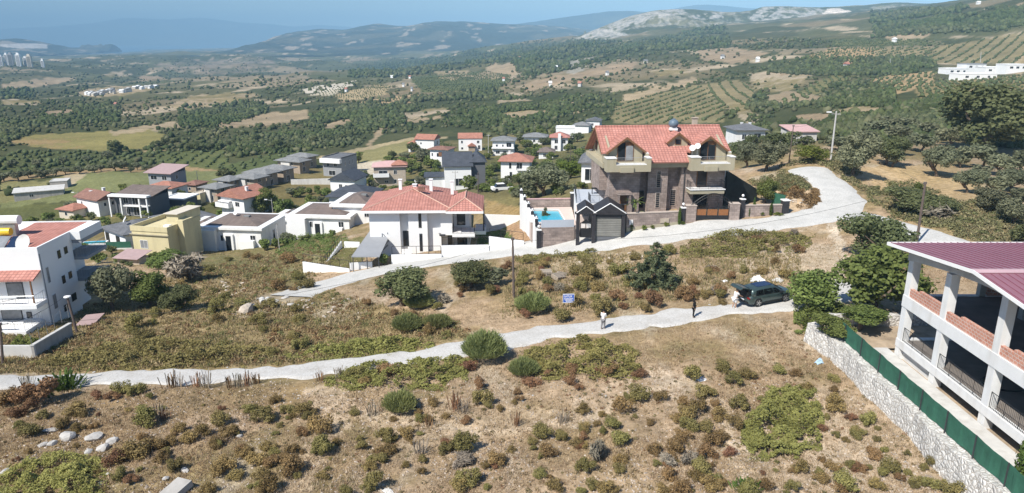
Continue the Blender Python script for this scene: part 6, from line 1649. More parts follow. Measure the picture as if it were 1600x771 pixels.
for k, (x, z, r) in enumerate(((10.3, 8.05, .38), (10.95, 8.3, .36))):
    t = thing_at("satellite_dish", ["left of the two white dishes between the villa's dormers", "right of the two white dishes between the villa's dormers"][k], "satellite dish", on(BVM, x, -.3, 7.2))
    MB().dish((0, -.1, z - 7.2), r, (-.35, -1, .35)).build("dish", M['white2'], t); MB().bar((0, 0, 0), (0, -.05, z - 7.2), .03).build("mast", M['steel'], t)
t = thing_at("water_tank", "galvanised water tank standing behind the tarpaulin fence", "water tank", on(BVM, 16.3, 4.5, 1.5))
MB().lathe((0, 0, 2.0), [(.85, 0), (.85, 1.3), (.6, 1.5), (.1, 1.55)], 16).build("tank", M['steel'], t); MB().box(-.9, .9, -.9, .9, -1, 1.997).build("plinth", M['beige'], t)

# ------------------------------------------------------------------ its street front
def wall_run(name, label, a, b, ztop, thick, material, zbot=-1.2, cap=None, cat="wall", ztop2=None, group=None):
    """straight wall between two ground points; local x runs along it"""
    a = Vector(a); b = Vector(b); dx = b.x - a.x; dy = b.y - a.y; L_ = math.hypot(dx, dy)
    o = thing_at(name, label, cat, a, math.atan2(dy, dx), group)
    z0 = ztop - a.z; z1 = (ztop2 if ztop2 is not None else ztop) - a.z; zb = min(a.z, b.z) - a.z + zbot
    m = MB().extrude([(0, 0, zb), (L_, 0, zb), (L_, 0, z1), (0, 0, z0)][::-1], (0, thick, 0)); m.build("wall", M[material], o)
    if cap: MB().extrude([(-.05, -.06, z0 + .003), (L_ + .05, -.06, z1 + .003), (L_ + .05, thick + .06, z1 + .003), (-.05, thick + .06, z0 + .003)], (0, 0, .1)).build("coping", M[cap], o)
    return o, L_
def pillar(label, p, w, h, material, lamp=False, cap='white', group=None, rz=.1):
    o = thing_at("gate_pillar", label, "pillar", p, rz, group)
    MB().box(-w/2, w/2, -w/2, w/2, -1, h).build("shaft", M[material], o); MB().box(-w/2 - .06, w/2 + .06, -w/2 - .06, w/2 + .06, h + .003, h + .12).build("cap", M[cap], o)
    if lamp: MB().bar((0, 0, h + .12), (0, 0, h + .35), .04).build("lamp_stem", M['iron'], o); MB().sphere((0, 0, h + .5), .17, 1, 10).build("lamp_globe", M['white2'], o, True)
    return o
a = GT(978, 365.5); b = GT(1069, 348.5)
o, L_ = wall_run("garden_wall", "brown stone garden wall between the garage and the villa gate", a, b, 1.55, .4, 'stone', cap='stonecap')
MB().extrude([(0, -.05, -1.2), (L_, -.05, -1.2), (L_, -.05, b.z - a.z + .25), (0, -.05, .75)][::-1], (0, .047, 0)).build("plinth", M['beige'], o)
MB().box(L_ * .58, L_ * .58 + 1.1, -.12, -.003, 1.2, 1.75).build("letter_box", M['tan'], o); MB().box(.35, .8, -.1, -.003, 1.1, 1.75).build("meter_box", M['white'], o)
gl = GT(1086, 345.5); gr = GT(1138, 344)
rz_g = math.atan2(gr.y - gl.y, gr.x - gl.x)
for p, lab in ((GT(1078.5, 347), "broad stone pillar left of the villa gate"), (GT(1146, 344), "broad stone pillar right of the villa gate")):
    o = thing_at("gate_pillar", lab, "pillar", p, rz_g); MB().box(-.62, .62, -.2, .7, -1, 2.05).build("shaft", M['stone'], o); MB().box(-.68, .68, -.26, .76, 2.053, 2.13).build("cap", M['stonecap'], o)
pillar("black gate pillar with a globe lamp left of the villa gate", GT(1066, 348.5), .5, 1.9, 'black', True); pillar("black gate pillar with a globe lamp right of the villa gate", GT(1158, 340), .5, 2.3, 'black', True)
pillar("black pillar at the right end of the villa's garden wall", GT(1225, 333.5), .8, 1.65, 'black')
o, L_ = wall_run("garden_wall", "brown stone garden wall right of the villa gate", GT(1161, 340), GT(1221, 334.5), 2.15, .35, 'stone', cap='stonecap')
W = (gr - gl).to_2d().length
o = thing_at("gate", "double iron gate with orange wood panels and an arched top", "gate", gl, rz_g)
fr = MB(); wd = MB()
fr.box(0, W, -.03, .03, .02, .72); fr.box(0, W, -.04, .04, 1.52, 1.62)
for i in range(4): x = W * (i / 3.0) if i < 3 else W; fr.box(max(0, x - .06), min(W, x + .06), -.045, .045, .02, 2.3 if 0 < i < 3 else 1.9)
for i in range(25): x = W * i / 24; fr.bar((x, 0, 1.6), (x, 0, 2.0 + .9 * math.sin(math.pi * i / 24) * .55), .014, 4)
n = 22
for rad_, rr_ in ((0, .05), (.38, .03)):
    pts = [(W * (-.22 + 1.44 * i / n), 0, 1.75 + 1.75 * math.sin(math.pi * i / n) - rad_) for i in range(n + 1)]
    for p, q in zip(pts[:-1], pts[1:]): fr.bar(p, q, rr_, 5)
for i in range(1, n):
    x = W * (-.22 + 1.44 * i / n); z = 1.75 + 1.75 * math.sin(math.pi * i / n); fr.bar((x, 0, z), (x, 0, z - .38), .02, 4)
fr.build("iron_frame", M['iron'], o)
for i in range(3): wd.box(W * i / 3 + .09, W * (i + 1) / 3 - .09, -.02, .02, .74, 1.5)
wd.build("wood_panel", M['gatewood'], o)
# tarpaulin fence
def panel(name, label, pts, material, cat, thick=.06):
    c = Vector(pts[0]); o = thing_at(name, label, cat, c)
    n = (Vector(pts[1]) - c).cross(Vector(pts[-1]) - c).normalized() * thick
    MB().extrude([Vector(p) - c for p in pts], n).build("sheet", M[material], o); return o, c
p0 = GT(1131, 322); p1 = GT(1181, 316)
o, c = panel("fence", "black tarpaulin fence sloping down beside the brown villa", [p0, p1, p1 + Vector((0, 0, 1.7)), p0 + Vector((0, 0, 4.6))], 'tarp', "fence")
m = MB()
for i in range(5): q = p0.lerp(p1, i / 4) - c; m.bar(q + Vector((0, .12, -.5)), q + Vector((0, .12, 4.6 - 2.9 * i / 4)), .05, 5)
m.build("post", M['iron'], o)
p2 = p1 + Vector((-1.5, 9.5, .3))
o, c = panel("fence", "dark green tarpaulin fence running back from the villa's right corner", [p1 + Vector((.05, .1, 0)), p2, p2 + Vector((0, 0, 2.4)), p1 + Vector((.05, .1, 1.7))], 'tarp', "fence")
o, c = panel("fence", "short green net fence behind the garden wall's black end pillar", [GT(1206, 318), GT(1226, 322), GT(1226, 322) + Vector((0, 0, 1.4)), GT(1206, 318) + Vector((0, 0, 1.5))], 'green', "fence")
# ------------------------------------------------------------------ garage with double gable, terrace, pool
c0 = at_z(902.5, 371, -1.2); c1 = at_z(973, 366.5, -.75); rz = math.atan2(c1.y - c0.y, c1.x - c0.x); L_ = (c1 - c0).to_2d().length
o = thing_at("garage", "small garage and entrance porch with two dark gables and a roller shutter", "garage", c0, rz)
m = MB(); xs = [0, L_ * .35, L_]
for x in xs: m.box(x - .22, x + .22, -.22, .22, -1, 2.95)
m.box(-.4, L_ + .4, -.3, .3, 2.953, 3.15); m.build("frame", M['black'], o)
for (xa, xb, ap) in ((-.1, L_ * .37, .75), (L_ * .36, L_ + .2, 1.15)):
    r = MB().extrude([(xa, -.25, 3.153), (xb, -.25, 3.153), ((xa + xb) / 2, -.25, 3.153 + ap)], (0, 4.2, 0)); ro = r.build("gable_roof", M['black'], o)
    e = MB()
    for (p, q) in (((xa - .1, 3.12), ((xa + xb) / 2, 3.2 + ap)), (((xa + xb) / 2, 3.2 + ap), (xb + .1, 3.12))): e.bar((p[0], -.27, p[1]), (q[0], -.27, q[1]), .06, 4)
    e.build("white_edge", M['white2'], ro)
MB().box(L_ * .35 + .24, L_ - .24, .05, .12, .15, 2.5).build("roller_shutter", M['shutter'], o); MB().box(L_ * .35 + .24, L_ - .24, -.05, .2, 2.503, 2.95).build("shutter_box", M['dframe'], o)
MB().box(L_ * .35 + .23, L_ - .23, .123, 3.9, -1, 2.94).build("garage_room", M['greydark'], o)
d = MB().box(.26, L_ * .35 - .26, -.04, .04, 0, 1.15); d.extrude([(.26, -.04, 1.75), (L_ * .35 - .26, -.04, 1.75), (L_ * .175, -.04, 2.3)], (0, .08, 0))
for x in (.26, L_ * .175 - .04, L_ * .35 - .34): d.box(x, x + .08, -.045, .045, 1.153, 1.85)
do = d.build("entrance_gate", M['iron'], o)
lt = MB()
for i in range(5):
    for (xa, xb) in ((.34, L_ * .175 - .05), (L_ * .175 + .05, L_ * .35 - .34)):
        lt.bar((xa, 0, 1.17 + .12 * i), (xb, 0, 1.2 + .12 * (i + .6)), .03, 4)
lt.build("white_lattice", M['white'], do)
# terrace floor on the garage level
tg = at_z(902, 318, 1.9); to = thing_at("terrace", "blue grey roof terrace with black railings left of the brown villa", "terrace", tg, rz)
MB().box(-.2, 4.9, 0, 8.8, -3.6, 0).build("base", M['white'], to); MB().box(-.2, 4.9, 0, 8.8, .003, .05).build("floor", M['terrace'], to)
railing(to, [(-.1, 8.7, .05), (-.1, .1, .05)], 1.0, .2); railing(to, [(1.5, 2.2, .05), (1.7, .1, .05), (4.8, .1, .05)], 1.0, .16)
st = MB()
for i in range(5): st.box(-.1 + .0, 1.4, -.35 * (i + 1), -.35 * i - .003, -3.4, -.25 * (i + 1))
st.build("steps", M['deck'], to)
t = thing_at("garden_table", "small dark table on the blue grey terrace", "table", at_z(932, 303, 1.95), rz)
MB().box(-.7, .7, -.4, .4, .72, .78).build("tabletop", M['tarp'], t)
for sx in (-1, 1):
    for sy in (-1, 1): MB().box(sx * .6 - .04, sx * .6 + .04, sy * .3 - .04, sy * .3 + .04, 0, .717).build("leg", M['iron'], t)
# pool deck
zd = -.3
A0 = at_z(843, 354.5, zd); A1 = at_z(901, 353.5, zd); B1 = at_z(893, 323.5, zd); B0 = at_z(822, 324.5, zd)
po = thing_at("swimming_pool", "bright blue rectangular swimming pool on a pale pink deck", "swimming pool", A0)
loc = lambda p: Vector(p) - A0
P = [at_z(839, 349, zd), at_z(884, 348, zd), at_z(872, 328, zd), at_z(831, 328, zd)]
P[0] = P[1] + Vector((-4.4, .25, 0)); P[3] = P[2] + Vector((-4.4, .25, 0))
dk = MB(); out = [A0, A1, B1, B0]
for i in range(4):
    j = (i + 1) % 4; dk.extrude([loc(out[i]), loc(out[j]), loc(P[j]), loc(P[i])], (0, 0, -2.6))
dk.build("deck", M['deck'], po)
MB().poly([loc(p) + Vector((0, 0, -.22)) for p in P]).build("water", M['pool'], po)
ed = MB()
for i in range(4):
    j = (i + 1) % 4; ed.extrude([loc(P[i]) + Vector((0, 0, .004)), loc(P[j]) + Vector((0, 0, .004)), loc(P[j]) + (loc(P[j]) - loc((P[0] + P[2]) / 2)) * .06 + Vector((0, 0, .004)), loc(P[i]) + (loc(P[i]) - loc((P[0] + P[2]) / 2)) * .06 + Vector((0, 0, .004))], (0, 0, .05))
ed.build("pool_edge", M['white'], po)
o, _ = wall_run("pool_wall", "brown stone wall at the far end of the pool deck", B0 + Vector((0, .3, 0)), B1 + Vector((0, .3, 0)), .75, .3, 'stone', cap='pinkroof', zbot=-2)
fa = GT(845, 380.5); fb = GT(900, 373)
fa.y = A0.y - .35; fa.x = A0.x + .1; fb.y = A1.y - .3; fb.x = A1.x - .3
fa.z = tz(fa.x, fa.y); fb.z = tz(fb.x, fb.y)
o, L2 = wall_run("pool_wall", "low wall of stone and blue grey panel in front of the pool", fa, fb, -.35, .3, 'stone', zbot=-1)
MB().box(.1, L2 - .05, .05, .1, -.35 - fa.z + .003, -.35 - fa.z + .95).build("blue_panel", M['terrace'], o); MB().box(0, L2, -.06, .3, -.35 - fa.z + .003, -.35 - fa.z + .05).build("coping", M['stonecap'], o) if False else None
wa = at_z(840, 381, -2.6); wb = at_z(816, 327, -1.0)
o, L3 = wall_run("retaining_wall", "tall white retaining wall along the left side of the pool", Vector((wa.x, wa.y, -2.8)), Vector((wb.x, wb.y, -2.8)), .15, .35, 'white2', zbot=-3.5, ztop2=1.3)
nrm_ = MB()
for i in range(5):
    x = L3 * (i + .02) / 4.1; zt = 2.95 + 1.15 * i / 4.1
    k = MB().box(x - .16, x + .16, .02, .34, zt - .5, zt + .5).build("dark_post", M['black'], o); MB().box(x - .2, x + .2, -.02, .38, zt + .503, zt + .57).build("post_cap", M['white2'], k); MB().sphere((x, .17, zt + .7), .12).build("globe", M['white2'], k, True)
for i in range(4):
    x0_ = L3 * i / 4.1 + .25; x1_ = L3 * (i + 1) / 4.1 - .2; z0_ = 2.95 + 1.15 * i / 4.1; z1_ = z0_ + 1.15 / 4.1
    nrm_.bar((x0_, .17, z0_ + .6), (x1_, .17, z1_ + .6), .03, 4); nrm_.bar((x0_, .17, z0_ + .3), (x1_, .17, z1_ + .3), .03, 4)
nrm_.build("rail", M['iron'], o)
pillar("black pillar at the front corner of the pool wall", Vector((A0.x - .1, A0.y - .4, tz(A0.x, A0.y - .4))), .5, 2.4, 'black', True)
pillar("dark pillar at the far corner of the pool deck", Vector((B1.x + .1, B1.y + .2, -.3)), .5, 1.9, 'black')
# planting along the villa's front
for k, (px, py, h, w, kind, lab) in enumerate([(986, 363, 18, 11, 'cypress', "clipped yellow green shrub nearest the garage"), (1007, 361, 11, 11, 'yellow', "second low yellow green shrub along the villa's plinth"), (1020, 359, 8, 9, 'yellow', "small low shrub between two clipped ones at the plinth"), (1041, 355, 10, 11, 'yellow', "clipped yellow shrub under the letter box"), (1061, 352, 28, 9, 'cypress', "tall slim shrub left of the gate's black pillar"), (1067, 352, 7, 12, 'yellow', "low green shrub at the foot of the gate pillar"),
   (1170, 339, 18, 7, 'cypress', "left slim shrub in front of the right garden wall"), (1177, 338, 30, 8, 'cypress', "taller slim shrub in front of the right garden wall"), (1190, 338, 8, 10, 'yellow', "low round shrub in front of the right garden wall"), (1204, 337, 20, 9, 'cypress', "yellow green column shrub near the black end pillar"), (1216, 338, 8, 18, 'yellow', "low spreading green plant at the end of the garden wall")]):
    tree(kind, px, py, h, w, lab, cat="shrub", lod='lo')
pg = at_z(992, 336, 1.2); po_ = thing_at("palm", "small palm in front of the brown villa's left bay", "palm", pg)
MB().bar((0, 0, -.5), (.05, 0, 1.5), .12, 7, .09).build("trunk", M_BARK, po_)
rng = np.random.default_rng(3); V = []
for i in range(16):
    a = rng.random() * 6.28; e = rng.uniform(-.1, 1.0); q = Vector((0, 0, 1.5)); dirv = Vector((math.cos(a) * math.cos(e), math.sin(a) * math.cos(e), math.sin(e))); sd = Vector((-math.sin(a), math.cos(a), 0)) * .10
    for j in range(5):
        q2 = q + dirv * .28; V += [q - sd, q + sd, q2 + sd * .8, q2 - sd * .8]; q = q2; dirv.z -= .22; dirv.normalize()
n4 = len(V) // 4; cr = link_mesh("crown", np.array([tuple(v) for v in V]), np.arange(4 * n4).reshape(n4, 4), MF['fig'], po_, colors=np.repeat(rng.random(n4), 4)[:, None] * np.ones(3))
tree('fig', 1003, 336, 8, 10, "pink flowering shrub beside the small palm", cat="shrub", lod='lo', z=1.2)
tree('fig', 958, 325, 14, 24, "leafy bush at the right end of the roof terrace", cat="shrub", lod='lo', z=1.4)

# ================================================================== WHITE VILLA BY THE ROAD
def white_villa():
    g = at_z(580, 397.5, -6.5); o = empty("villa", g, math.radians(1.5)); tag(o, "white two storey villa with a terracotta hip roof beside the road", "house")
    m = MB().box(0, 4.15, 0, 11, -2, 6.0).box(4.15, 5.3, .9, 11, -2, 6.0).box(5.3, 7.9, 0, 11, -2, 6.0).box(7.9, 9.7, .7, 11, -2, 6.0)
    m.box(9.7, 11.3, 2.2, 11, -2, 2.6).box(9.7, 11.3, .2, 11, 2.603, 6.0).box(11.3, 13.6, 3.0, 11, -2, 6.0).box(9.25, 9.7, .25, .6995, 2.9, 3.3)
    m.build("wall", M['white2'], o)
    r = MB(); hip_solid(r, -.95, 11.6, -.85, 12, 6.003, 1.6, .38)
    ro = r.build("roof", M['tile'], o)
    rr = MB(); hip_solid(rr, 10.6, 15.6, -1.5, 8.5, 6.05, 1.25, .34); rr.build("wing_roof", M['tile'], ro)
    MB().box(-.98, 11.5, -.88, -.853, 6.0, 6.36).box(10.57, 15.63, -1.53, -1.503, 6.05, 6.37).box(-.98, -.953, -.85, 12, 6.0, 6.36).build("fascia", M['white2'], ro)
    D_ = 6.4
    ridge_caps(ro, [((-.9, -.8, 6.4), (5.5, 5.6, 8.02)), ((5.5, 5.6, 8.02), (5.6, 5.6, 8.02)), ((10.6, -1.5, 6.41), (13.1, 1.0, 7.68)), ((15.6, -1.5, 6.41), (13.1, 1.0, 7.68)), ((13.1, 1.0, 7.68), (13.1, 6.0, 7.68)), ((11.55, -.8, 6.4), (5.6, 5.6, 8.02))], .09)
    for (x, y, z) in ((3.4, 8, 8.0), (7.9, 7.6, 8.1), (11.0, 7.2, 7.9)):
        MB().box(x - .22, x + .22, y - .22, y + .22, z - 1, z + .9).box(x - .3, x + .3, y - .3, y + .3, z + .903, z + 1.0).build("chimney", M['white2'], ro)
    MB().box(6.3, 7.2, 4.4, 5.3, 8.0, 8.5).build("roof_hatch", M['tile3'], ro)
    def win(x0, x1, z0, z1, y, fr='dframe', gl='glass', name="window"):
        f = MB().box(x0, x1, y - .05, y - .002, z0, z1).build(name, M[fr], o); MB().box(x0 + .06, x1 - .06, y - .065, y - .052, z0 + .06, z1 - .06).build("pane", M[gl], f)
    win(6.75, 7.15, .4, 2.9, 0); win(6.7, 7.1, 3.75, 5.85, 0); win(4.4, 5.2, .9, 3.1, .9); win(10.5, 11.2, .3, 2.3, 2.2, name="door"); win(11.8, 13.0, 3.3, 5.4, 3.0, gl='glass'); win(11.8, 13.2, .3, 2.3, 3.0)
    MB().box(9.5, 10.3, .1, .198, 2.5, 2.75).build("lamp_box", M['dframe'], o)
    z_ = MB()      # zig-zag wall ornament
    for p, q in (((1.65, 1.1), (1.65, 3.0)), ((1.65, 1.1), (2.5, 1.9)), ((2.5, 1.9), (1.8, 2.9)), ((1.65, .6), (2.4, 1.3)), ((2.4, 2.9), (2.4, 3.1))): z_.bar((p[0], -.04, p[1]), (q[0], -.04, q[1]), .06, 4)
    z_.build("wall_ornament", M['grey'], o)
    b = MB().box(11.303, 14.4, -.5, 2.99, 2.45, 2.95).box(14.403, 15.9, 1.0, 5.0, 2.45, 2.95).build("balcony", M['white2'], o)
    railing(b, [(11.35, 1.5, 2.95), (11.35, -.42, 2.95), (14.3, -.42, 2.95), (14.35, 1.0, 2.95), (15.8, 1.05, 2.95), (15.8, 5.0, 2.95)], 1.0, .13)
    for x, y in ((15.6, 1.2), (15.6, 4.8)): MB().box(x - .08, x + .08, y - .08, y + .08, 2.953, 6.0).build("post", M['dframe'], b)
    MB().box(11.303, 11.35, 2.4, 2.99, 2.96, 5.9).build("side_screen", M['greydark'], b)
    sp = MB().box(13.6, 13.63, .0, 2.5, -1, 2.44).build("ground_screen", M['grey'], o)
    return o
white_villa()
house("villa", "second terracotta hip roofed villa just behind the white one", 652, 372, 2, 92, 5.6, 9, 'white2', 'hip', 'tile', [], rh=1.9, oh=.8, z=-7.8, chim=[(-.5, 4, .2)])
# pergola with a slatted roof
pg = at_z(549, 401, -4.6); o = thing_at("carport", "blue grey slatted carport roof at the white villa's left corner", "carport", pg, 0)
MB().extrude([(0, 0, 0), (3.6, 0, 0), (3.6, 6.6, .55), (1.15, 11.0, .9), (0.6, 11.0, .9)], (0, 0, -.12)).build("roof_sheet", M['grey'], o)
m = MB()
for x, y in ((.1, .1), (1.9, .1), (3.4, .1)): m.box(x, x + .1, y, y + .1, -3.6, -.13)
m.build("post", M['dframe'], o) if False else [MB().box(x, x + .1, y, y + .1, -3.8, -.13).build("post", M['dframe'], o) for x, y in ((.1, .1), (1.9, .1), (3.4, .1), (.2, 5))]
WALLS = [((474,427),(546,425.5),.55,"low white wall at the end of the concrete road"),((547,424),(582,418),1.0,"white wall stub below the slatted carport"),((612,413.5),(690,404),.75,"long low white wall in front of the white villa"),((690,403.5),(764,393),1.15,"higher white wall before the white villa's balcony"),((764,392.5),(818,384),.8,"white wall between the lawn and the road")]
for (p, q, h, lab) in WALLS:
    a = GT(*p); b = GT(*q); hh = max(a.z, b.z) + h * .75
    o, L_ = wall_run("boundary_wall", lab, a, b, hh, .22, 'white2')
    z = hh - a.z
    railing(o, [(.1, .11, z), (L_ - .1, .11, z)], 1.1, 1.4, 'iron', "mesh_fence", True, .02)
o, L_ = wall_run("boundary_wall", "white wall at the far side of the white villa's lawn", at_z(757, 352, -5.6), at_z(815, 350, -5.2), -3.9, .2, 'white2')
o, L_ = wall_run("boundary_wall", "white wall running back from the carport between the gardens", at_z(507, 425, -8.6), at_z(535, 384, -8.6), -7.9, .25, 'white2')
railing(o, [(.1, .11, .7), (L_ - .1, .11, .7)], 1.1, 1.4, 'iron', "mesh_fence", True, .02)
o, L_ = wall_run("boundary_wall", "short white wall at the back of the carport garden", at_z(538, 387, -8.4), at_z(562, 386, -8.2), -7.5, .25, 'white2')
o, L_ = wall_run("boundary_wall", "long pale wall below the unfinished houses", at_z(455, 290, -21), at_z(518, 288, -21), -19.2, .3, 'offwhite')
# green bin bag shaped bench cover on the lawn
t = thing_at("garden_swing", "white and red garden seat in front of the white villa", "garden seat", at_z(636, 401, -6.4))
MB().box(-.7, .7, -.25, .25, .35, .5).box(-.7, .7, .15, .25, .503, 1.0).build("seat", M['white2'], t); MB().box(-.7, -.6, -.25, .25, -.4, .347).build("leg", M['steel'], t); MB().box(.6, .7, -.25, .25, -.4, .347).build("leg", M['steel'], t)

# ================================================================== WHITE THREE STOREY BUILDING
def left_block():
    g = at_z(80, 504, -5.5); o = empty("apartment_house", g, math.radians(4)); tag(o, "white three storey building with tiled roof terrace at the left edge", "house")
    W, D, H = 15, 11, 7.9
    m = MB().box(-W, 0, 0, 6.1, -1.5, 7.2).box(-W, -1.6, 6.103, D, -1.5, 7.2)
    m.build("wall", M['white2'], o)
    p = MB().box(-W, 0, 0, .2, 7.203, H).box(-.2, 0, .203, 6.1, 7.203, H).box(-W, 0, D - .2, D, 7.203, H).box(-W + .0, -W + .2, .203, D - .203, 7.203, H).box(-.2, 1.0, 6.103, D - .203, 7.0, H)
    p.box(-6.2, -6.0, .203, D - .203, 7.203, H - .15)
    po = p.build("parapet", M['white2'], o)
    MB().extrude([(-5.9, .6, 7.25), (-.25, .6, 7.25), (-.25, D - .6, 7.9), (-5.9, D - .6, 7.9)], (0, 0, -.1)).build("roof_tiles", M['tile'], po)
    rc = MB()
    for i in range(9): x = -5.6 + i * .62; rc.bar((x, .6, 7.27), (x, D - .6, 7.68), .07, 5)
    rc.build("tile_rib", M['tile'], po)
    MB().box(-.002 + .003, 1.0, 6.2, D, 6.6, 6.997).build("eave_slab", M['grey'], o)
    for z in (2.55, 5.0):
        b = MB().box(-1.6, 1.15, 6.5, D, z - .35, z).build("rear_balcony", M['grey'], o); railing(b, [(.0, 6.6, z), (1.05, 6.6, z), (1.05, D, z)], .95, .25, 'steel')
    # front: canopy and balconies
    MB().extrude([(-W, -1.5, 5.05), (-.05, -1.5, 5.05), (-.05, -.003, 5.6), (-W, -.003, 5.6)], (0, 0, -.14)).build("tile_canopy", M['tile'], o)
    for x in (-.4, -4.5): MB().box(x - .06, x + .06, -1.45, -1.33, 2.6, 4.95).build("canopy_post", M['wood'], o)
    b = MB().box(-W, .1, -2.0, -.003, 2.2, 2.6).build("front_balcony", M['white2'], o); railing(b, [(-W, -1.9, 2.6), (0, -1.9, 2.6), (0, -.1, 2.6)], .95, .3, 'steel'); MB().box(-W, -1.6, -1.98, -1.80, 3.35, 3.55).build("handrail", M['white2'], b)
    tb = MB().box(-W, -.6, -3.2, -.003, -1.6, .35).build("ground_terrace", M['white2'], o); railing(tb, [(-W, -3.1, .35), (-.7, -3.1, .35), (-.7, -.1, .35)], .95, .3, 'steel'); MB().box(-W, -2.2, -3.18, -3.0, 1.15, 1.35).build("handrail", M['white2'], tb)
    def win(face, u, z, w, h, fr='dframe', gl='glass', name="window"):
        if face == 'R': f = MB().box(.003, .05, u, u + w, z, z + h).build(name, M[fr], o); MB().box(.052, .065, u + .06, u + w - .06, z + .06, z + h - .06).build("pane", M[gl], f)
        else: f = MB().box(u, u + w, -.05, -.003, z, z + h).build(name, M[fr], o); MB().box(u + .07, u + w - .07, -.065, -.052, z + .07, z + h - .07).build("pane", M[gl], f)
    for z in (5.75, 3.0): win('R', 3.2, z, .55, .85); win('R', 4.5, z + .1, .6, .75)
    win('R', .7, 3.9, .5, 1.7, 'frame', 'curtain'); win('R', .9, 1.0, .7, 1.6, 'frame', 'curtain'); win('R', 4.3, .6, .9, .8); win('R', 2.6, .1, .7, .7)
    win('F', -4.6, .4, 2.0, 2.1, gl='curtain', name="door"); win('F', -3.6, 2.65, 1.6, 1.7, gl='curtain'); win('F', -2.2, .5, .5, .7)
    MB().box(-2.9, -2.4, -.25, -.003, 1.5, 2.0).build("air_conditioner", M['frame'], o); MB().bar((.03, .15, -1), (.03, .15, 7.2), .05, 6).build("drainpipe", M['grey'], o)
    Mx = Matrix.Translation(g) @ Matrix.Rotation(math.radians(4), 4, 'Z')
    return o, Mx
LB, LBM = left_block()
t = thing_at("solar_water_heater", "tilted blue solar panels on the white building's roof", "solar panel", on(LBM, -3.4, 1.3, 7.25), math.radians(4))
for i in range(3):
    x = -3.0 + i * 1.25; f = MB().extrude([(x, 0, .1), (x + 1.1, 0, .1), (x + 1.1, 1.7, 1.0), (x, 1.7, 1.0)], (0, 0, .07)).build("panel", M['solar' if i == 2 else 'curtain'], t)
t = thing_at("water_tank", "white cylinder water tank at the very left edge roof", "water tank", on(LBM, -6.0, 6.0, 8.0), math.radians(4))
MB().bar((-2.5, 0, 1.3), (1.2, 0, 1.3), .5, 14).build("tank", M['white'], t); MB().box(-2, .8, -.3, .3, -.8, .8).build("stand", M['steel'], t)
t = thing_at("water_tank", "yellow cylinder water tank below the white one", "water tank", on(LBM, -6.0, 4.6, 7.6), math.radians(4))
MB().bar((-2.2, 0, .8), (1.0, 0, .8), .4, 14).build("tank", M['yellowtank'], t); MB().box(-2, .8, -.2, .2, -.4, .4).build("stand", M['steel'], t)
t = thing_at("satellite_dish", "large pale satellite dish on the white building's roof corner", "satellite dish", on(LBM, -1.6, .9, 7.3), math.radians(4))
MB().dish((0, 0, .85), .85, (-.3, -.95, .5), .3).build("dish", M['offwhite'], t); MB().bar((0, .2, 0), (0, .1, .8), .05).build("mast", M['steel'], t)
# garden wall and lamp post in front of the white building
wa = GT(4, 559); wb = GT(56, 560); wc = GT(115, 526)
o, L_ = wall_run("garden_wall", "low concrete wall along the track at the left edge", Vector((wa.x - 8, wa.y, wa.z)), wb, wb.z + 1.15, .22, 'concrete')
o, L_ = wall_run("garden_wall", "sloping concrete wall of the white building's garden", wb, wc, wb.z + 1.15, .22, 'rawconc', cap='concrete', ztop2=wc.z + 1.3)
m = MB()
for i in range(6): q = L_ * i / 5; m.bar((q, .1, 1.1), (q, .1, 2.4), .03, 4)
m.bar((0, .1, 2.0), (L_, .1, 2.3), .012, 4); m.build("wire_fence", M['steel'], o)
mound("garden_bed", [(6,548),(20,534),(60,532),(78,540),(62,556),(10,556)], 2600, .17, .8, 'fig', "leafy garden bed behind the low concrete wall", "plant bed")
t = thing_at("street_lamp", "leaning wooden lamp post with a white cap before the white building", "lamp post", GT(121, 520))
MB().bar((0, 0, -.5), (-.35, 0, 3.6), .13, 8, .1).build("post", M['pole'], t); MB().lathe((-.35, 0, 3.6), [(.1, 0), (.32, .08), (.3, .16), (.1, .22)], 12).build("cap", M['white'], t)
t = thing_at("shed_roof", "mauve sheet roof of the lean to behind the lamp post", "shed", GT(117, 512), .2)
MB().extrude([(0, 0, .1), (1.7, .2, .1), (2.0, 2.6, .35), (.3, 2.4, .35)], (0, 0, .06)).build("roof", M['mauve'], t); MB().box(.3, 1.6, .4, 2.2, -.8, .07).build("wall", M['rawconc'], t)
t = thing_at("carport", "faded pink sheet roof in front of the yellow house", "carport", GT(208, 412), -.2)
MB().extrude([(-2.4, -1.6, 1.2), (2.2, -1.6, 1.2), (2.6, 1.6, 1.9), (-2.0, 1.6, 1.9)], (0, 0, .06)).build("roof", M['mauve'], t); MB().box(-2, 2, -1, 1.2, -1.5, 1.17).build("wall", M['tan'], t)
# above-ground pool and green screen of the corner bungalow
g_ = at_z(148, 383, -15.6); t = thing_at("swimming_pool", "small blue garden pool with white rim beside the grey roofed bungalow", "swimming pool", g_, .25)
MB().box(-2.2, 2.2, -1.1, 1.1, -2, .5).build("rim", M['white2'], t); MB().box(-1.9, 1.9, -.85, .85, .503, .53).build("water", M['pool'], t)
o, L_ = wall_run("fence", "green net fence below the small blue pool", at_z(126, 392, -16.5), at_z(205, 388, -16.2), -14.9, .06, 'green', cat="fence")
o, L_ = wall_run("boundary_wall", "pale wall below the green net fence", at_z(126, 395, -16.8), at_z(207, 391, -16.5), -16.1, .2, 'offwhite')

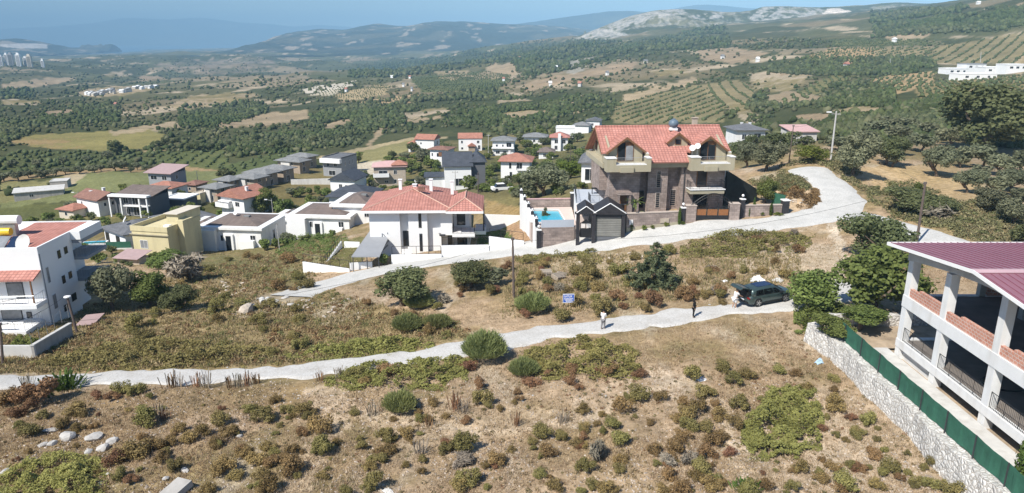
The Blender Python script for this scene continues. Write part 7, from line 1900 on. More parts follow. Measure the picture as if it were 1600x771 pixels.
# ================================================================== UNFINISHED CONCRETE BUILDING ON THE RIGHT
def frame_building():
    X0, YA = 27.3, 46.6
    o = empty("unfinished_building", (X0, YA, .45)); tag(o, "unfinished whitewashed concrete building with a purple red metal roof", "building")
    # local: x into the site, y negative toward the camera
    ys = [0, -4.25, -9.4, -13.6, -18.0]; xs = [0, 5.0, 10.0, 15.0]
    def col(x, y, z0, z1, t=.5): return MB().box(x, x + t, y - t, y, z0, z1)
    for yi, y in enumerate(ys):
        for x in xs:
            zt = 7.0 + (.9 * max(0, 1 - abs(y + 8.9) / 9.5) + .1)
            col(x, y, -1.0, zt, .55 if x == 0 else .4).build("column", M['whitecol' if x == 0 else 'rawconc'], o)
    f = MB().box(.3, 15.4, -18.3, -.1, 1.0, 1.22).box(.3, 15.4, -18.3, -.1, 4.25, 4.5); f.build("floor_slab", mat('shade_darkened_floor', (.20, .175, .155), .95, .2, .6), o)  # interior shade put into the slab colour, darker than the raw concrete
    b = MB(); b.box(-.04, .35, -18.4, .02, 3.72, 4.55).box(-.04, .35, -18.4, .02, .72, 1.28); b.box(.353, 15.5, -.4, .02, 3.72, 4.55).box(.353, 15.5, -.4, .02, .72, 1.28)
    b.build("beam", M['whitecol'], o)
    g = MB(); top = lambda y: 7.55 + 1.05 * (1 - (abs(y + 8.9) / 9.4) ** 1.6)
    n = 18; yy = [.1 - 18.6 * i / n for i in range(n + 1)]
    for a, c in zip(yy[:-1], yy[1:]): g.extrude([(-.05, a, top(a) - .62), (-.05, c, top(c) - .62), (-.05, c, top(c)), (-.05, a, top(a))], (.4, 0, 0))
    g.build("gable_beam", M['concrete'], o)
    for i, (y0, y1) in enumerate(zip(ys[:-1], ys[1:])):
        w = MB().box(.08, .30, y1 + .003, y0 - .55 - .003, 4.553, 5.15)
        if i in (0, 1, 2): w.box(.08, .30, y1 + .003, y1 + (y0 - y1) * .62, 5.153, 5.36)
        w.build("brick_parapet", M['brick'], o)
    MB().box(.3, .55, -3.7, -.56, -1, .7).build("plinth", M['whitecol'], o); MB().box(.55, 15, -.3, -.05, -1, .7).build("plinth", M['whitecol'], o)
    for y0, y1 in zip(ys[:-1], ys[1:]): railing(o, [(.1, y0 - .58, 1.28), (.1, y1 + .05, 1.28)], 1.0, .13, 'iron')
    bw = MB().box(15.1, 15.35, -18, -.4, 1.23, 3.7).box(15.1, 15.35, -18, -.4, 4.55, 7.4).box(5.6, 14.9, -.30, -.08, 4.553, 5.7).box(5.6, 14.9, -.30, -.08, 1.23, 2.3).build("back_wall", M['brick'], o)
    MB().box(9.2, 9.4, -17, -6, 1.23, 3.7).build("inner_wall", M['rawconc'], o)
    # roof
    ye, yr, yn = 1.15, -8.2, -18.9; ze, zr, zn = 7.95, 8.95, 7.75; x0, x1 = -1.05, 17
    r = MB(); r.extrude([(x0, ye, ze), (x0, yr, zr), (x1, yr, zr), (x1, ye, ze)], (0, 0, -.10)); r.extrude([(x0, yr - .002, zr), (x0, yn, zn), (x1, yn, zn), (x1, yr - .002, zr)], (0, 0, -.10))
    ro = r.build("roof", M['purple'], o)
    s = MB()
    for i in range(40):
        x = x0 + .25 + i * .46
        if x < x1: s.bar((x, ye, ze + .025), (x, yr, zr + .025), .022, 4); s.bar((x, yr, zr + .025), (x, yn, zn + .025), .022, 4)
    s.build("sheet_rib", mat("dark_rib_metal", (.24, .085, .12), .5, .05), ro)  # ribs a darker purple red than the sheets
    MB().extrude([(x0, yr - .35, zr - .01), (x1, yr - .35, zr - .01), (x1, yr, zr + .05), (x0, yr, zr + .05)], (0, 0, .03)).extrude([(x0, yr + .003, zr + .05), (x1, yr + .003, zr + .05), (x1, yr + .35, zr - .01), (x0, yr + .35, zr - .01)], (0, 0, .03)).build("ridge_flashing", M['purple2'], ro)
    v = MB()
    for ya, yb, za, zb in ((ye, yr, ze, zr), (yr, yn, zr, zn)): v.extrude([(x0 - .04, ya, za + .06), (x0 - .04, yb, zb + .06), (x0 - .04, yb, zb - .16), (x0 - .04, ya, za - .16)], (.037, 0, 0))
    v.box(x0, x1, ye + .003, ye + .05, ze - .16, ze + .05); v.build("verge_trim", M['white2'], ro)
    k = MB()
    for y in np.arange(-17.5, 1, 1.55):
        z0 = top(y); z1 = (ze + (zr - ze) * (y - ye) / (yr - ye) if y > yr else zr + (zn - zr) * (y - yr) / (yn - yr)) - .12
        if z1 > z0 + .05: k.box(.05, .15, y - .05, y + .05, z0, z1)
    for y in np.arange(-18, 1, 1.9):
        z1 = (ze + (zr - ze) * (y - ye) / (yr - ye) if y > yr else zr + (zn - zr) * (y - yr) / (yn - yr)) - .13; k.box(x0 + .1, x1, y - .05, y + .05, z1 - .12, z1)
    k.build("roof_truss", M['iron'], o)
    m = MB()
    for i in range(12):
        a = i / 12 * 5.2; b_ = (i + 1) / 12 * 5.2; m.bar((3 + 1.3 * math.cos(a), -7 + 1.0 * math.sin(a), 1.27), (3 + 1.3 * math.cos(b_), -7 + 1.0 * math.sin(b_), 1.27), .07, 5)
    h = m.build("hose", M['iron'], None); h.location = (X0, YA, .45); tag(h, "black hose coiled on the floor of the unfinished building", "hose")
    return o
frame_building()
# apron, stone wall and green fence
o = MB().box(26.15, 27.25, 26, 47.5, -.5, .56).build("concrete_apron", M['concrete']); tag(o, kind="structure")
o = MB().poly([(24.4, 20, .50), (26.15, 20, .50), (26.15, 53, .50), (24.4, 53, .50)]).poly([(26.15, 47.5, .50), (45, 47.5, .50), (45, 53, .50), (26.15, 53, .50)]).poly([(27.25, 20, .35), (45, 20, .35), (45, 47.5, .35), (27.25, 47.5, .35)]).build("yard_soil", mat("dry_yard_soil", (.39, .305, .215), .95, .35, .9, bump=.6, bscale=6)); tag(o, kind="structure")
def stone_wall_mat():
    m = bpy.data.materials.new("white_rubble_stone"); nt, N, L = nodes_of(m); p = N["Principled BSDF"]; p.inputs["Roughness"].default_value = .9
    geo = N.new("ShaderNodeNewGeometry"); v = N.new("ShaderNodeTexVoronoi"); v.feature = 'DISTANCE_TO_EDGE'; v.inputs["Scale"].default_value = 3.9
    v2 = N.new("ShaderNodeTexVoronoi"); v2.inputs["Scale"].default_value = 3.9
    nz = N.new("ShaderNodeTexNoise"); nz.inputs["Scale"].default_value = 3; L.new(geo.outputs["Position"], nz.inputs["Vector"])
    ad = N.new("ShaderNodeMix"); ad.data_type = 'RGBA'; ad.blend_type = 'LINEAR_LIGHT'; ad.inputs[0].default_value = .12; L.new(geo.outputs["Position"], ad.inputs[6]); L.new(nz.outputs[1], ad.inputs[7])
    L.new(ad.outputs[2], v.inputs["Vector"]); L.new(ad.outputs[2], v2.inputs["Vector"])
    r = N.new("ShaderNodeValToRGB"); r.color_ramp.elements[0].position = .02; r.color_ramp.elements[0].color = (.42, .38, .33, 1); r.color_ramp.elements[1].position = .09; r.color_ramp.elements[1].color = (.66, .64, .60, 1)
    L.new(v.outputs[0], r.inputs[0])
    sep = N.new("ShaderNodeSeparateColor"); L.new(v2.outputs["Color"], sep.inputs[0]); mr = N.new("ShaderNodeMapRange"); mr.inputs[3].default_value = .72; mr.inputs[4].default_value = 1.12; L.new(sep.outputs[0], mr.inputs[0])
    mx = N.new("ShaderNodeMix"); mx.data_type = 'RGBA'; mx.blend_type = 'MULTIPLY'; mx.inputs[0].default_value = 1; L.new(r.outputs[0], mx.inputs[6]); L.new(mr.outputs[0], mx.inputs[7])
    L.new(mx.outputs[2], p.inputs["Base Color"]); b = N.new("ShaderNodeBump"); b.inputs["Strength"].default_value = .9; b.inputs["Distance"].default_value = .12; L.new(v.outputs[0], b.inputs["Height"]); L.new(b.outputs[0], p.inputs["Normal"]); return m
M['rubble'] = stone_wall_mat()
wy0, wy1 = 20.0, 51.5
def stone_run(label, pts, w0, w1, ztop):
    """wall with a battered face following pts; small irregularities along its length"""
    rng = np.random.default_rng(len(label)); pts = [Vector(p) for p in pts]; V = []; Fc = []
    n = len(pts)
    for i, p in enumerate(pts):
        t = (pts[min(i + 1, n - 1)] - pts[max(i - 1, 0)]).normalized(); s = Vector((t.y, -t.x, 0))
        zb = -1.2; j = lambda a: rng.uniform(-a, a)
        V += [tuple(p - s * (w0 + .25 + j(.05)) + Vector((0, 0, zb))), tuple(p - s * (w0 + .12 + j(.05)) + Vector((0, 0, (zb + ztop) / 2))), tuple(p - s * (w0 + j(.05)) + Vector((0, 0, ztop + j(.06)))), tuple(p + s * (w1 + j(.04)) + Vector((0, 0, ztop + j(.06)))), tuple(p + s * w1 + Vector((0, 0, zb)))]
    for i in range(n - 1):
        for k in range(4): a = i * 5 + k; Fc.append((a, a + 5, a + 6, a + 1))
    Fc += [(0, 1, 2, 3, 4), tuple((n - 1) * 5 + q for q in (4, 3, 2, 1, 0))]
    m = MB(); m.v = V; m.f = Fc; o = m.build("stone_wall", M['rubble']); tag(o, label, "wall"); return o
pts = [(23.95 + .1 * math.sin(y * .7) - max(0, y - 46) * .12, y, 0) for y in np.arange(wy0, wy1 + .1, .6)]
stone_run("long white rubble stone wall under the green fence", pts, .38, .32, 1.0)
pts2 = [(x, 52.0 + .1 * math.sin(x), 0) for x in np.arange(25.0, 36, .6)]
stone_run("shaded rubble stone wall behind the leafy tree at the yard's far end", pts2, .3, .3, 1.35)
tree('fig', 1296, 528, 46, 74, "leafy bush sprawling over the far corner of the stone wall", z=.7, cat="bush", name="leafy_bush")
tree('fig', 1345, 506, 40, 90, "leafy bush leaning over the yard's far stone wall", z=1.0, cat="bush", name="leafy_bush")
fo = thing_at("green_fence", "green net fence on dark posts above the white stone wall", "fence", (24.15, wy0, 1.0))
V = []; ny = 90
fm = MB()
for i in range(ny):
    y0 = (48.5 - wy0) * i / ny; y1 = (48.5 - wy0) * (i + 1) / ny
    off = lambda y: .05 * math.sin(y * 2.5) + .03 * math.sin(y * 7.1); tp = lambda y: 1.28 - .05 * abs(math.sin(y * math.pi / 2.5))
    fm.extrude([(off(y0), y0, .02), (off(y1), y1, .02), (off(y1) * .4, y1, tp(y1)), (off(y0) * .4, y0, tp(y0))], (.02, 0, 0))
fm.build("net", M['green'], fo)
for i in range(12): y = .1 + i * 2.5; MB().box(-.09, -.04, y, y + .05, -.3, 1.34).build("post", M['dframe'], fo)
# ================================================================== POLES AND WIRES
POLE_TOPS = {}
def pole(key, label, px, py, px2, py2, r, material, crossarm=False, lamp=False, name="utility_pole", group=None):
    g = GT(px, py); d = g.y * CP - (g.z - CAM_Z) * SP
    m = px_per_m(g); dep = math.atan2(CAM_Z - g.z, g.y); h = (py - py2) / m / math.cos(dep)
    top_n = at(px2, py2, g.y); h = top_n.z - g.z; lean = top_n.x - g.x
    o = thing_at(name, label, "utility pole" if not lamp else "street lamp", g, 0, group)
    MB().bar((0, 0, -.6), (lean, 0, h), r, 8, r * .7).build("post", M[material], o)
    if crossarm: MB().box(lean - .7, lean + .7, -.05, .05, h - .5, h - .38).build("crossarm", M[material], o)
    ins = MB()
    for s in (-.5, 0, .5): ins.bar((lean + s * (1 if crossarm else .25), 0, h - .38 if crossarm else h - .2), (lean + s * (1 if crossarm else .25), 0, h - .15 if crossarm else h + .05), .04, 5)
    ins.build("insulator", M['greydark'], o)
    if lamp:
        MB().bar((lean, 0, h - .5), (lean - 1.0, -.3, h - .1), .04, 5).build("arm", M[material], o); MB().box(lean - 1.6, lean - .9, -.42, -.18, h - .2, h - .02).build("lamp_head", M['white2'], o)
    POLE_TOPS[key] = g + Vector((lean, 0, h - .2)); return o
pole('a', "dark wooden pole on the slope left of the blue sign", 803, 466, 801, 372, .13, 'pole')
pole('b', "leaning dark wooden pole beside the side road", 1432, 382, 1446, 285, .15, 'pole')
pole('c', "tall concrete street lamp pole at the road's upper bend", 1298, 250, 1307, 174, .16, 'cpole', True, True, "street_lamp")
pole('d', "thin wooden pole among the trees right of the brown villa", 1232, 258, 1240, 196, .10, 'pole')
pole('e', "short dark pole at the left edge beside the track", 3, 570, 0, 505, .12, 'pole')
pole('f', "grey pole behind the white villa's roof", 712, 304, 711, 267, .12, 'cpole', True)
pole('g', "wooden pole standing between the hedge and the far houses", 891, 262, 891, 226, .10, 'pole')
pole('h', "left of the two lamp poles beside the salmon gable house", 427, 338, 424, 311, .09, 'cpole', False, True, "street_lamp")
pole('i', "right of the two poles beside the salmon gable house", 442, 338, 442, 312, .09, 'cpole')
pole('j', "pole beside the dark tree at the green field", 310, 291, 307, 268, .10, 'cpole')
pole('k', "white lamp pole in front of the pale green field", 123, 322, 122, 300, .10, 'cpole', False, True, "street_lamp")
pole('l', "grey pole beside the wide red gabled house", 763, 240, 763, 210, .12, 'cpole', True)
pole('m', "slim white pole above the white villas on the far slope", 1532, 98, 1533, 81, .25, 'cpole')
pole('n', "pale pole on the orchard slope far right", 1391, 103, 1391, 92, .25, 'cpole')
pole('o', "thin grey pole in the rough plot right of the near bungalow", 437, 391, 432, 350, .07, 'cpole')
pole('p', "wooden pole in front of the dark roofed white house", 747, 303, 747, 270, .10, 'pole')
def wire(label, a, b, sag, r=.013):
    m = MB(); n = 14; P_ = []
    for i in range(n + 1): t = i / n; q = Vector(a).lerp(Vector(b), t); q.z -= sag * 4 * t * (1 - t); P_.append(q - Vector(a))
    for p, q in zip(P_[:-1], P_[1:]): m.bar(p, q, r, 4)
    o = m.build("power_line", M['iron']); o.location = a; tag(o, label, "power line"); return o
wire("power line from the left edge pole to the lamp post", POLE_TOPS['e'], GT(115, 520) + Vector((-.3, 0, 3.7)), .4)
wire("long power line from the left edge to the dark wooden pole", POLE_TOPS['e'], POLE_TOPS['a'], 1.6)
wire("power line from the dark wooden pole across the concrete road", POLE_TOPS['a'], POLE_TOPS['b'], 1.8)
wire("power line between the thin pole and the concrete lamp pole", POLE_TOPS['d'], POLE_TOPS['c'], .6)
wire("power line from the concrete lamp pole to the leaning pole", POLE_TOPS['c'], POLE_TOPS['b'], 1.0)

# ================================================================== SIGN
g = GT(888, 481); o = thing_at("sign", "blue for sale board with white lettering on two posts", "sign", g, math.radians(4)); o.scale = (.8, .8, .86)
MB().box(-.62, .62, -.03, .03, .62, 1.5).build("board", mat("sign_blue", (.03, .12, .52), .5, .06), o)
f = MB().box(-.66, .66, -.045, .045, 1.503, 1.55).box(-.66, .66, -.045, .045, .57, .617).box(-.66, -.623, -.045, .045, .62, 1.5).box(.623, .66, -.045, .045, .62, 1.5); f.build("border", M['white2'], o)
for x in (-.5, .5): MB().bar((x, .08, -.4), (x, .08, 1.4), .035, 6).build("post", M['iron'], o)
c = bpy.data.curves.new("lettering", 'FONT'); c.body = "SATILIK"; c.size = .34; c.align_x = 'CENTER'; c.extrude = .004; c.offset = .006
to = bpy.data.objects.new("lettering", c); COL.objects.link(to); dg = bpy.context.evaluated_depsgraph_get(); me = bpy.data.meshes.new_from_object(to.evaluated_get(dg)); bpy.data.objects.remove(to)
me.materials.clear(); me.materials.append(M['white2']); lo = bpy.data.objects.new("lettering", me); COL.objects.link(lo); lo.parent = o; lo.location = (-.04, -.036, 1.17); lo.rotation_euler = (math.pi / 2, 0, 0); lo.scale = (.82, 1, 1)
s = MB(); rng = np.random.default_rng(4)
for z, x0, x1 in ((1.02, -.5, .5), (.88, -.42, .42), (.74, -.3, .5)):
    x = x0
    while x < x1: w = rng.uniform(.06, .16); s.box(x, min(x + w, x1), -.038, -.032, z - .045, z + .045); x += w + .035
s.build("small_print", M['white2'], o)

# ================================================================== CAR
def car():
    ra = GT(1183.4, 481.5); rf = GT(1229.8, 472.5)
    ra.z = float(base_h([ra.x], [ra.y])[0]) + .03; rf.z = float(base_h([rf.x], [rf.y])[0]) + .03
    ang = math.atan2(rf.y - ra.y, rf.x - ra.x); u = Vector((math.cos(ang), math.sin(ang), 0)); n = Vector((-math.sin(ang), math.cos(ang), 0))
    c = ra + u * 1.42 + n * .80; c.z = (ra.z + rf.z) / 2
    o = thing_at("parked_car", "dark green suv parked on the track with its tailgate open", "car", c, ang)
    o.rotation_euler = (0, -math.atan2(rf.z - ra.z, (rf - ra).to_2d().length), ang)
    paint = bpy.data.materials.new("dark_green_car_paint"); nt, N, L = nodes_of(paint); p = N["Principled BSDF"]; p.inputs["Base Color"].default_value = (.055, .085, .082, 1); p.inputs["Roughness"].default_value = .32; p.inputs["Metallic"].default_value = .35; p.inputs["Coat Weight"].default_value = .6
    glass = mat('black_car_glass', (.006, .007, .008), .12, .1, spec=.3); trim = mat("black_car_trim", (.015, .015, .016), .6, .1); tyre = mat("tyre_rubber", (.02, .02, .02), .85, .1); rimm = mat("alloy_wheel", (.50, .50, .50), .35, .1, metal=.7)
    # lower body stations: x, half width, sill, belt
    S = [(-2.36,.80,.42,.86),(-2.28,.88,.34,.98),(-1.9,.925,.26,1.02),(-1.0,.935,.24,1.01),(0,.935,.24,1.00),(.9,.93,.24,.99),(1.35,.925,.24,.98),(1.9,.90,.27,.93),(2.25,.82,.33,.84),(2.38,.66,.42,.72)]
    def loft(sec):
        V = []; Fc = []; k = len(sec[0])
        for s_ in sec: V += s_
        for i in range(len(sec) - 1):
            for j in range(k): a = i * k + j; b = i * k + (j + 1) % k; Fc.append((a, b, b + k, a + k))
        Fc.append(tuple(reversed(range(k)))); Fc.append(tuple((len(sec) - 1) * k + j for j in range(k)))
        m = MB(); m.v = V; m.f = Fc; return m
    def fill(x):
        hw, z0, z1 = [float(np.interp(x, [q[0] for q in S], [q[i] for q in S])) for i in (1, 2, 3)]
        for wx in (-1.42, 1.43):
            dx = abs(x - wx)
            if dx < .40: z0 = max(z0, .33 + math.sqrt(max(0, .40 ** 2 - dx ** 2)))
        return [(x, -hw * .90, z0), (x, -hw, min(z0 + .12, z1 - .2)), (x, -hw * 1.0, z1 - .16), (x, -hw * .965, z1 - .03), (x, -hw * .86, z1 + .015), (x, 0, z1 + .03), (x, hw * .86, z1 + .015), (x, hw * .965, z1 - .03), (x, hw, z1 - .16), (x, hw, min(z0 + .12, z1 - .2)), (x, hw * .90, z0)]
    xs = sorted(set([q[0] for q in S] + list(np.linspace(-1.84, -1.0, 15)) + list(np.linspace(1.01, 1.85, 15)) + [-.6, .3]))
    b = loft([fill(x) for x in xs]).build("body", paint, o, True)
    # greenhouse: roof line
    Gs = [(-2.05, .70, 1.02, 1.52), (-1.85, .72, 1.02, 1.60), (-1.2, .74, 1.02, 1.66), (-.3, .74, 1.01, 1.67), (.35, .71, 1.0, 1.62), (.85, .66, .99, 1.36), (1.32, .62, .98, 1.02)]
    def gs(q): x, hw, z0, z1 = q; return [(x, -.90, z0 - .03), (x, -.5 * (hw + .9) - .03, (z0 + z1) / 2), (x, -hw, z1 - .06), (x, -hw * .7, z1), (x, 0, z1 + .015), (x, hw * .7, z1), (x, hw, z1 - .06), (x, .5 * (hw + .9) + .03, (z0 + z1) / 2), (x, .90, z0 - .03)]
    loft([gs(q) for q in Gs]).build("cabin", paint, o, True)
    for s in (-1, 1):
        w = MB()
        def sp(x, t):
            hw = float(np.interp(x, [q[0] for q in Gs], [q[1] for q in Gs])); z0 = 1.0; z1 = float(np.interp(x, [q[0] for q in Gs], [q[3] for q in Gs]))
            zz = z0 + (z1 - .08 - z0) * t; A = .90; mid = .5 * (hw + .9) + .03
            yy = A + (mid - A) * min(1, t * 1.9) if t < .52 else mid + (hw - mid) * (t - .52) / .48
            return (x, s * (yy + .03), zz)
        def pane(xa, xb, xc, xd): w.extrude([sp(xa, .10), sp(xb, .10), sp(xc, .88), sp(xd, .88)][::s], (0, s * .01, 0))
        pane(-1.72, -.95, -.95, -1.62); pane(-.88, .02, .02, -.88); pane(.10, 1.0, .42, .10)
        w.build("side_window", glass, o)
    MB().extrude([(.46, -.60, 1.585), (.46, .60, 1.585), (1.28, .58, 1.06), (1.28, -.58, 1.06)], (.03, 0, .03)).build("windscreen", glass, o)
    MB().box(-1.3, .2, -.5, .5, 1.672, 1.694).build("sunroof", mat("blue_tinted_sunroof", (.012, .02, .06), .12, .1, spec=.7), o)
    # open boot: dark cavity and raised tailgate
    MB().box(-2.372, -2.0, -.66, .66, .80, 1.45).build("boot_interior", trim, o)
    tg = MB().extrude([(-2.02, -.70, 1.58), (-2.02, .70, 1.58), (-2.95, .74, 1.86), (-2.95, -.74, 1.86)], (-.02, 0, .07)); tg.extrude([(-2.955, -.74, 1.86), (-2.955, .74, 1.86), (-3.2, .70, 1.72), (-3.2, -.70, 1.72)], (-.03, 0, .06))
    tgo = tg.build("tailgate", paint, o); MB().box(-2.8, -2.15, -.55, .55, 1.60, 1.62).xf(Matrix.Translation((0, 0, .1))).build("rear_window", glass, tgo)
    MB().bar((-2.1, -.66, 1.35), (-2.6, -.7, 1.75), .015, 4).bar((-2.1, .66, 1.35), (-2.6, .7, 1.75), .015, 4).build("gas_strut", trim, tgo)
    for s in (-1, 1):
        MB().box(-2.40, -2.2, s * .72 - .14, s * .72 + .14, .80, .94).build("tail_light", mat("red_tail_light", (.22, .01, .01), .3, .05), o)
        MB().box(2.18, 2.36, s * .60 - .16, s * .60 + .16, .66, .78).build("headlight", M['curtain'], o)
        MB().box(.72, .92, s * 1.0 - .1, s * 1.0 + .1, 1.0, 1.16).build("wing_mirror", trim, o)
        for wx in (-1.42, 1.43):
            wo = MB().lathe((0, 0, 0), [(.24, -.11), (.355, -.11), (.37, -.06), (.37, .06), (.355, .11), (.24, .11)], 24).xf(Matrix.Rotation(math.pi / 2, 4, 'X')).xf(Matrix.Translation((wx, s * .82, .37))).build("wheel", tyre, o)
            r = MB().lathe((0, 0, 0), [(.02, -.085), (.07, -.095), (.07, -.06), (.245, -.06), (.255, -.1), (.255, .1), (.02, .1)], 20)
            for k in range(5):
                a = k * 2 * math.pi / 5; r.extrude([(.05 * math.cos(a + .9), .05 * math.sin(a + .9), -.10), (.05 * math.cos(a - .9), .05 * math.sin(a - .9), -.10), (.25 * math.cos(a - .14), .25 * math.sin(a - .14), -.098), (.25 * math.cos(a + .14), .25 * math.sin(a + .14), -.098)], (0, 0, .03))
            rx = Matrix.Rotation(math.pi / 2, 4, 'X') if s > 0 else Matrix.Rotation(-math.pi / 2, 4, 'X')
            r.xf(Matrix.Translation((wx, s * .82, .37)) @ rx @ Matrix.Diagonal((1, 1, 1.32, 1))).build("rim", rimm, wo)
        MB().box(-1.0, 1.0, s * .93 - .02, s * .93 + .02, .26, .40).build("sill_trim", trim, o)
        MB().box(-.55, -.35, s * .945 - .015, s * .945 + .015, .86, .89).box(.5, .7, s * .945 - .015, s * .945 + .015, .85, .88).build("door_handle", trim, o)
    MB().box(-2.40, -2.30, -.7, .7, .36, .52).build("bumper_trim", trim, o)
    MB().box(-2.42, -2.405, -.26, .26, .56, .68).build("number_plate", M['white2'], o)
    return o, c, ang
CAR, CARC, CARA = car()

# ================================================================== PEOPLE
def skin_mesh(name, chains, material, parent, sub=1):
    """chains: list of [(x,y,z,r), ...]; first vertex of the first chain is the root; a chain may start from an existing point"""
    V = []; E = []; R_ = []; key = {}
    for ch in chains:
        prev = None
        for (x, y, z, r) in ch:
            k = (round(x, 4), round(y, 4), round(z, 4))
            if k not in key: key[k] = len(V); V.append((x, y, z)); R_.append(r)
            if prev is not None and prev != key[k]: E.append((prev, key[k]))
            prev = key[k]
    me = bpy.data.meshes.new(name); me.from_pydata(V, E, []); o = bpy.data.objects.new(name, me); COL.objects.link(o)
    md = o.modifiers.new("skin", 'SKIN'); md.use_smooth_shade = True
    for i, r in enumerate(R_): me.skin_vertices[0].data[i].radius = (r, r); me.skin_vertices[0].data[i].use_root = (i == 0)
    ss = o.modifiers.new("sub", 'SUBSURF'); ss.levels = sub; ss.render_levels = sub
    dg = bpy.context.evaluated_depsgraph_get(); m2 = bpy.data.meshes.new_from_object(o.evaluated_get(dg)); bpy.data.objects.remove(o)
    m2.materials.clear(); m2.materials.append(material); m2.polygons.foreach_set("use_smooth", np.ones(len(m2.polygons), bool))
    o = bpy.data.objects.new(name, m2); COL.objects.link(o); o.parent = parent; return o
M['skin'] = mat("skin", (.42, .26, .18), .6, .06, 8)
def person(label, px, py, height, face_deg, top, bottom, hair, arms, legs=.12, shorts=False, long_hair=False, slim=1.0, lean=0.0):
    """local: facing -y; arms: list of two (elbow, hand) offsets from the shoulder"""
    g = GT(px, py); g.z = float(base_h([g.x], [g.y])[0]) + .03
    o = thing_at("person", label, "person", g, math.radians(face_deg)); o.scale = (height / 1.75,) * 3
    s = slim
    hip = (0, 0, .93); ch = (0, -.03 - lean * .5, 1.22); nk = (0, -.02 - lean, 1.46)
    hd = (0, -.05 - lean * 1.15, 1.60); ht = (0, -.05 - lean * 1.15, 1.68)
    P_ = [[(*hip, .135 * s), (*ch, .145 * s), (nk[0], nk[1], 1.40, .10 * s), (*nk, .055), (hd[0], hd[1], 1.545, .075), (*hd, .098), (*ht, .082)]]
    legch = []; shoech = []
    for sd in (-1, 1):
        st = legs * sd
        legch.append([(*hip, .135 * s), (.09 * sd, 0, .86, .105 * s), (.095 * sd, -.02 + st * .3, .50, .07 * s), (.10 * sd, .03 + st * .8, .10, .046), (.10 * sd, st * .8 + .0, .045, .045), (.11 * sd, -.15 + st * .8, .03, .035)])
    armch = []
    for sd, (el, ha) in zip((-1, 1), arms):
        sh = (.175 * sd * (s * .5 + .5), nk[1] + .01, 1.39)
        E_ = (sh[0] + el[0] * sd, sh[1] + el[1], sh[2] + el[2]); H_ = (sh[0] + ha[0] * sd, sh[1] + ha[1], sh[2] + ha[2])
        armch.append([(nk[0], nk[1], 1.40, .10 * s), (*sh, .062 * s), (*E_, .044 * s), (*H_, .03)])
        d = (Vector(H_) - Vector(E_)).normalized(); sx = d.cross(Vector((0, 0, 1)) if abs(d.z) < .9 else Vector((0, 1, 0))).normalized()
        palm = Vector(H_) + d * .07
        armch.append([(*H_, .03), (*palm, .034)])
        for k in range(4):
            b_ = palm + sx * (.027 - .018 * k) + d * .02; t_ = b_ + d * (.045, .055, .05, .04)[k]; e_ = t_ + d * .02 + Vector((0, -.012, -.012))
            armch.append([(*palm, .034), (*b_, .0095), (*t_, .0085), (*e_, .0075)])
        th = Vector(H_) + d * .03 + sx * .04; armch.append([(*H_, .03), (*th, .011), (*(th + d * .035), .0095)])
    body = skin_mesh("body", P_ + legch + armch, M['skin'], o)
    # face
    fc = MB()
    for sd in (-1, 1): fc.sphere((.034 * sd, hd[1] - .083, 1.615), .012, 1, 6)
    fc.build("eyes", M['iron'], o); MB().extrude([(-.014, hd[1] - .09, 1.575), (.014, hd[1] - .09, 1.575), (0, hd[1] - .092, 1.61)], (0, -.022, -.004)).build("nose", M['skin'], o)
    MB().box(-.025, .025, hd[1] - .098, hd[1] - .085, 1.548, 1.556).build("mouth", mat("lips", (.30, .13, .11), .6, .05), o)
    hm = MB().sphere((hd[0], hd[1] + .022, 1.665), .112, .98, 12)
    if long_hair: hm.lathe((0, hd[1] + .055, 1.30), [(.075, 0), (.105, .14), (.115, .30), (.09, .40)], 12)
    hm.build("hair", hair, o, True)
    f = 1.16
    grow = lambda ch_, k=f, a=.012: [(x, y, z, r * k + a) for (x, y, z, r) in ch_]
    sleeves = [grow([c_[0], c_[1], tuple(np.array(c_[1]) * .35 + np.array(c_[2]) * .65)]) if shorts else grow(c_[:4]) for c_ in armch if len(c_) == 4 and abs(c_[1][2] - 1.39) < .01]
    skin_mesh("shirt", [grow([(0, .0, .90, .115 * s), (*hip, .128 * s), (*ch, .145 * s), (nk[0], nk[1], 1.40, .105 * s), (nk[0], nk[1], 1.43, .06)])] + [[grow([(nk[0], nk[1], 1.40, .105 * s)])[0]] + c_[1:] for c_ in sleeves], top, o)
    tr = []
    for c_ in legch: tr.append(grow(c_[:3] if shorts else c_[:4], 1.18, .012))
    skin_mesh("shorts" if shorts else "trousers", tr, bottom, o)
    for sd in (-1, 1):
        st = legs * sd * .8; MB().sphere((.105 * sd, -.06 + st, .045), .07, .75, 10).xf(Matrix.Translation((.105 * sd, -.06 + st, 0)) @ Matrix.Diagonal((.75, 1.9, 1, 1)) @ Matrix.Translation((-.105 * sd, .06 - st, 0))).build("shoe", bottom if not shorts else M['white'], o, True)
    return o
black_cloth = mat("black_cloth", (.012, .012, .014), .85, .2); white_cloth = mat("white_cloth", (.82, .81, .80), .85, .04); pale_cloth = mat("pale_shirt_cloth", (.72, .68, .67), .85, .05); grey_cloth = mat("grey_trouser_cloth", (.22, .215, .22), .85, .12); dark_hair = mat("dark_hair", (.015, .011, .009), .6, .2)
bent = [((.05, -.05, -.27), (-.08, -.27, -.22)), ((.05, -.05, -.27), (-.08, -.27, -.20))]
o = person("man in a white shirt and grey trousers standing on the track", 942, 516.5, 1.74, 150, white_cloth, grey_cloth, dark_hair, bent)
o = person("woman in black with long dark hair standing on the track", 1083, 498, 1.68, 60, black_cloth, black_cloth, dark_hair, [((.03, -.02, -.29), (.02, -.12, -.52)), ((.05, .0, -.28), (-.02, -.2, -.36))], .05, long_hair=True, slim=.86)
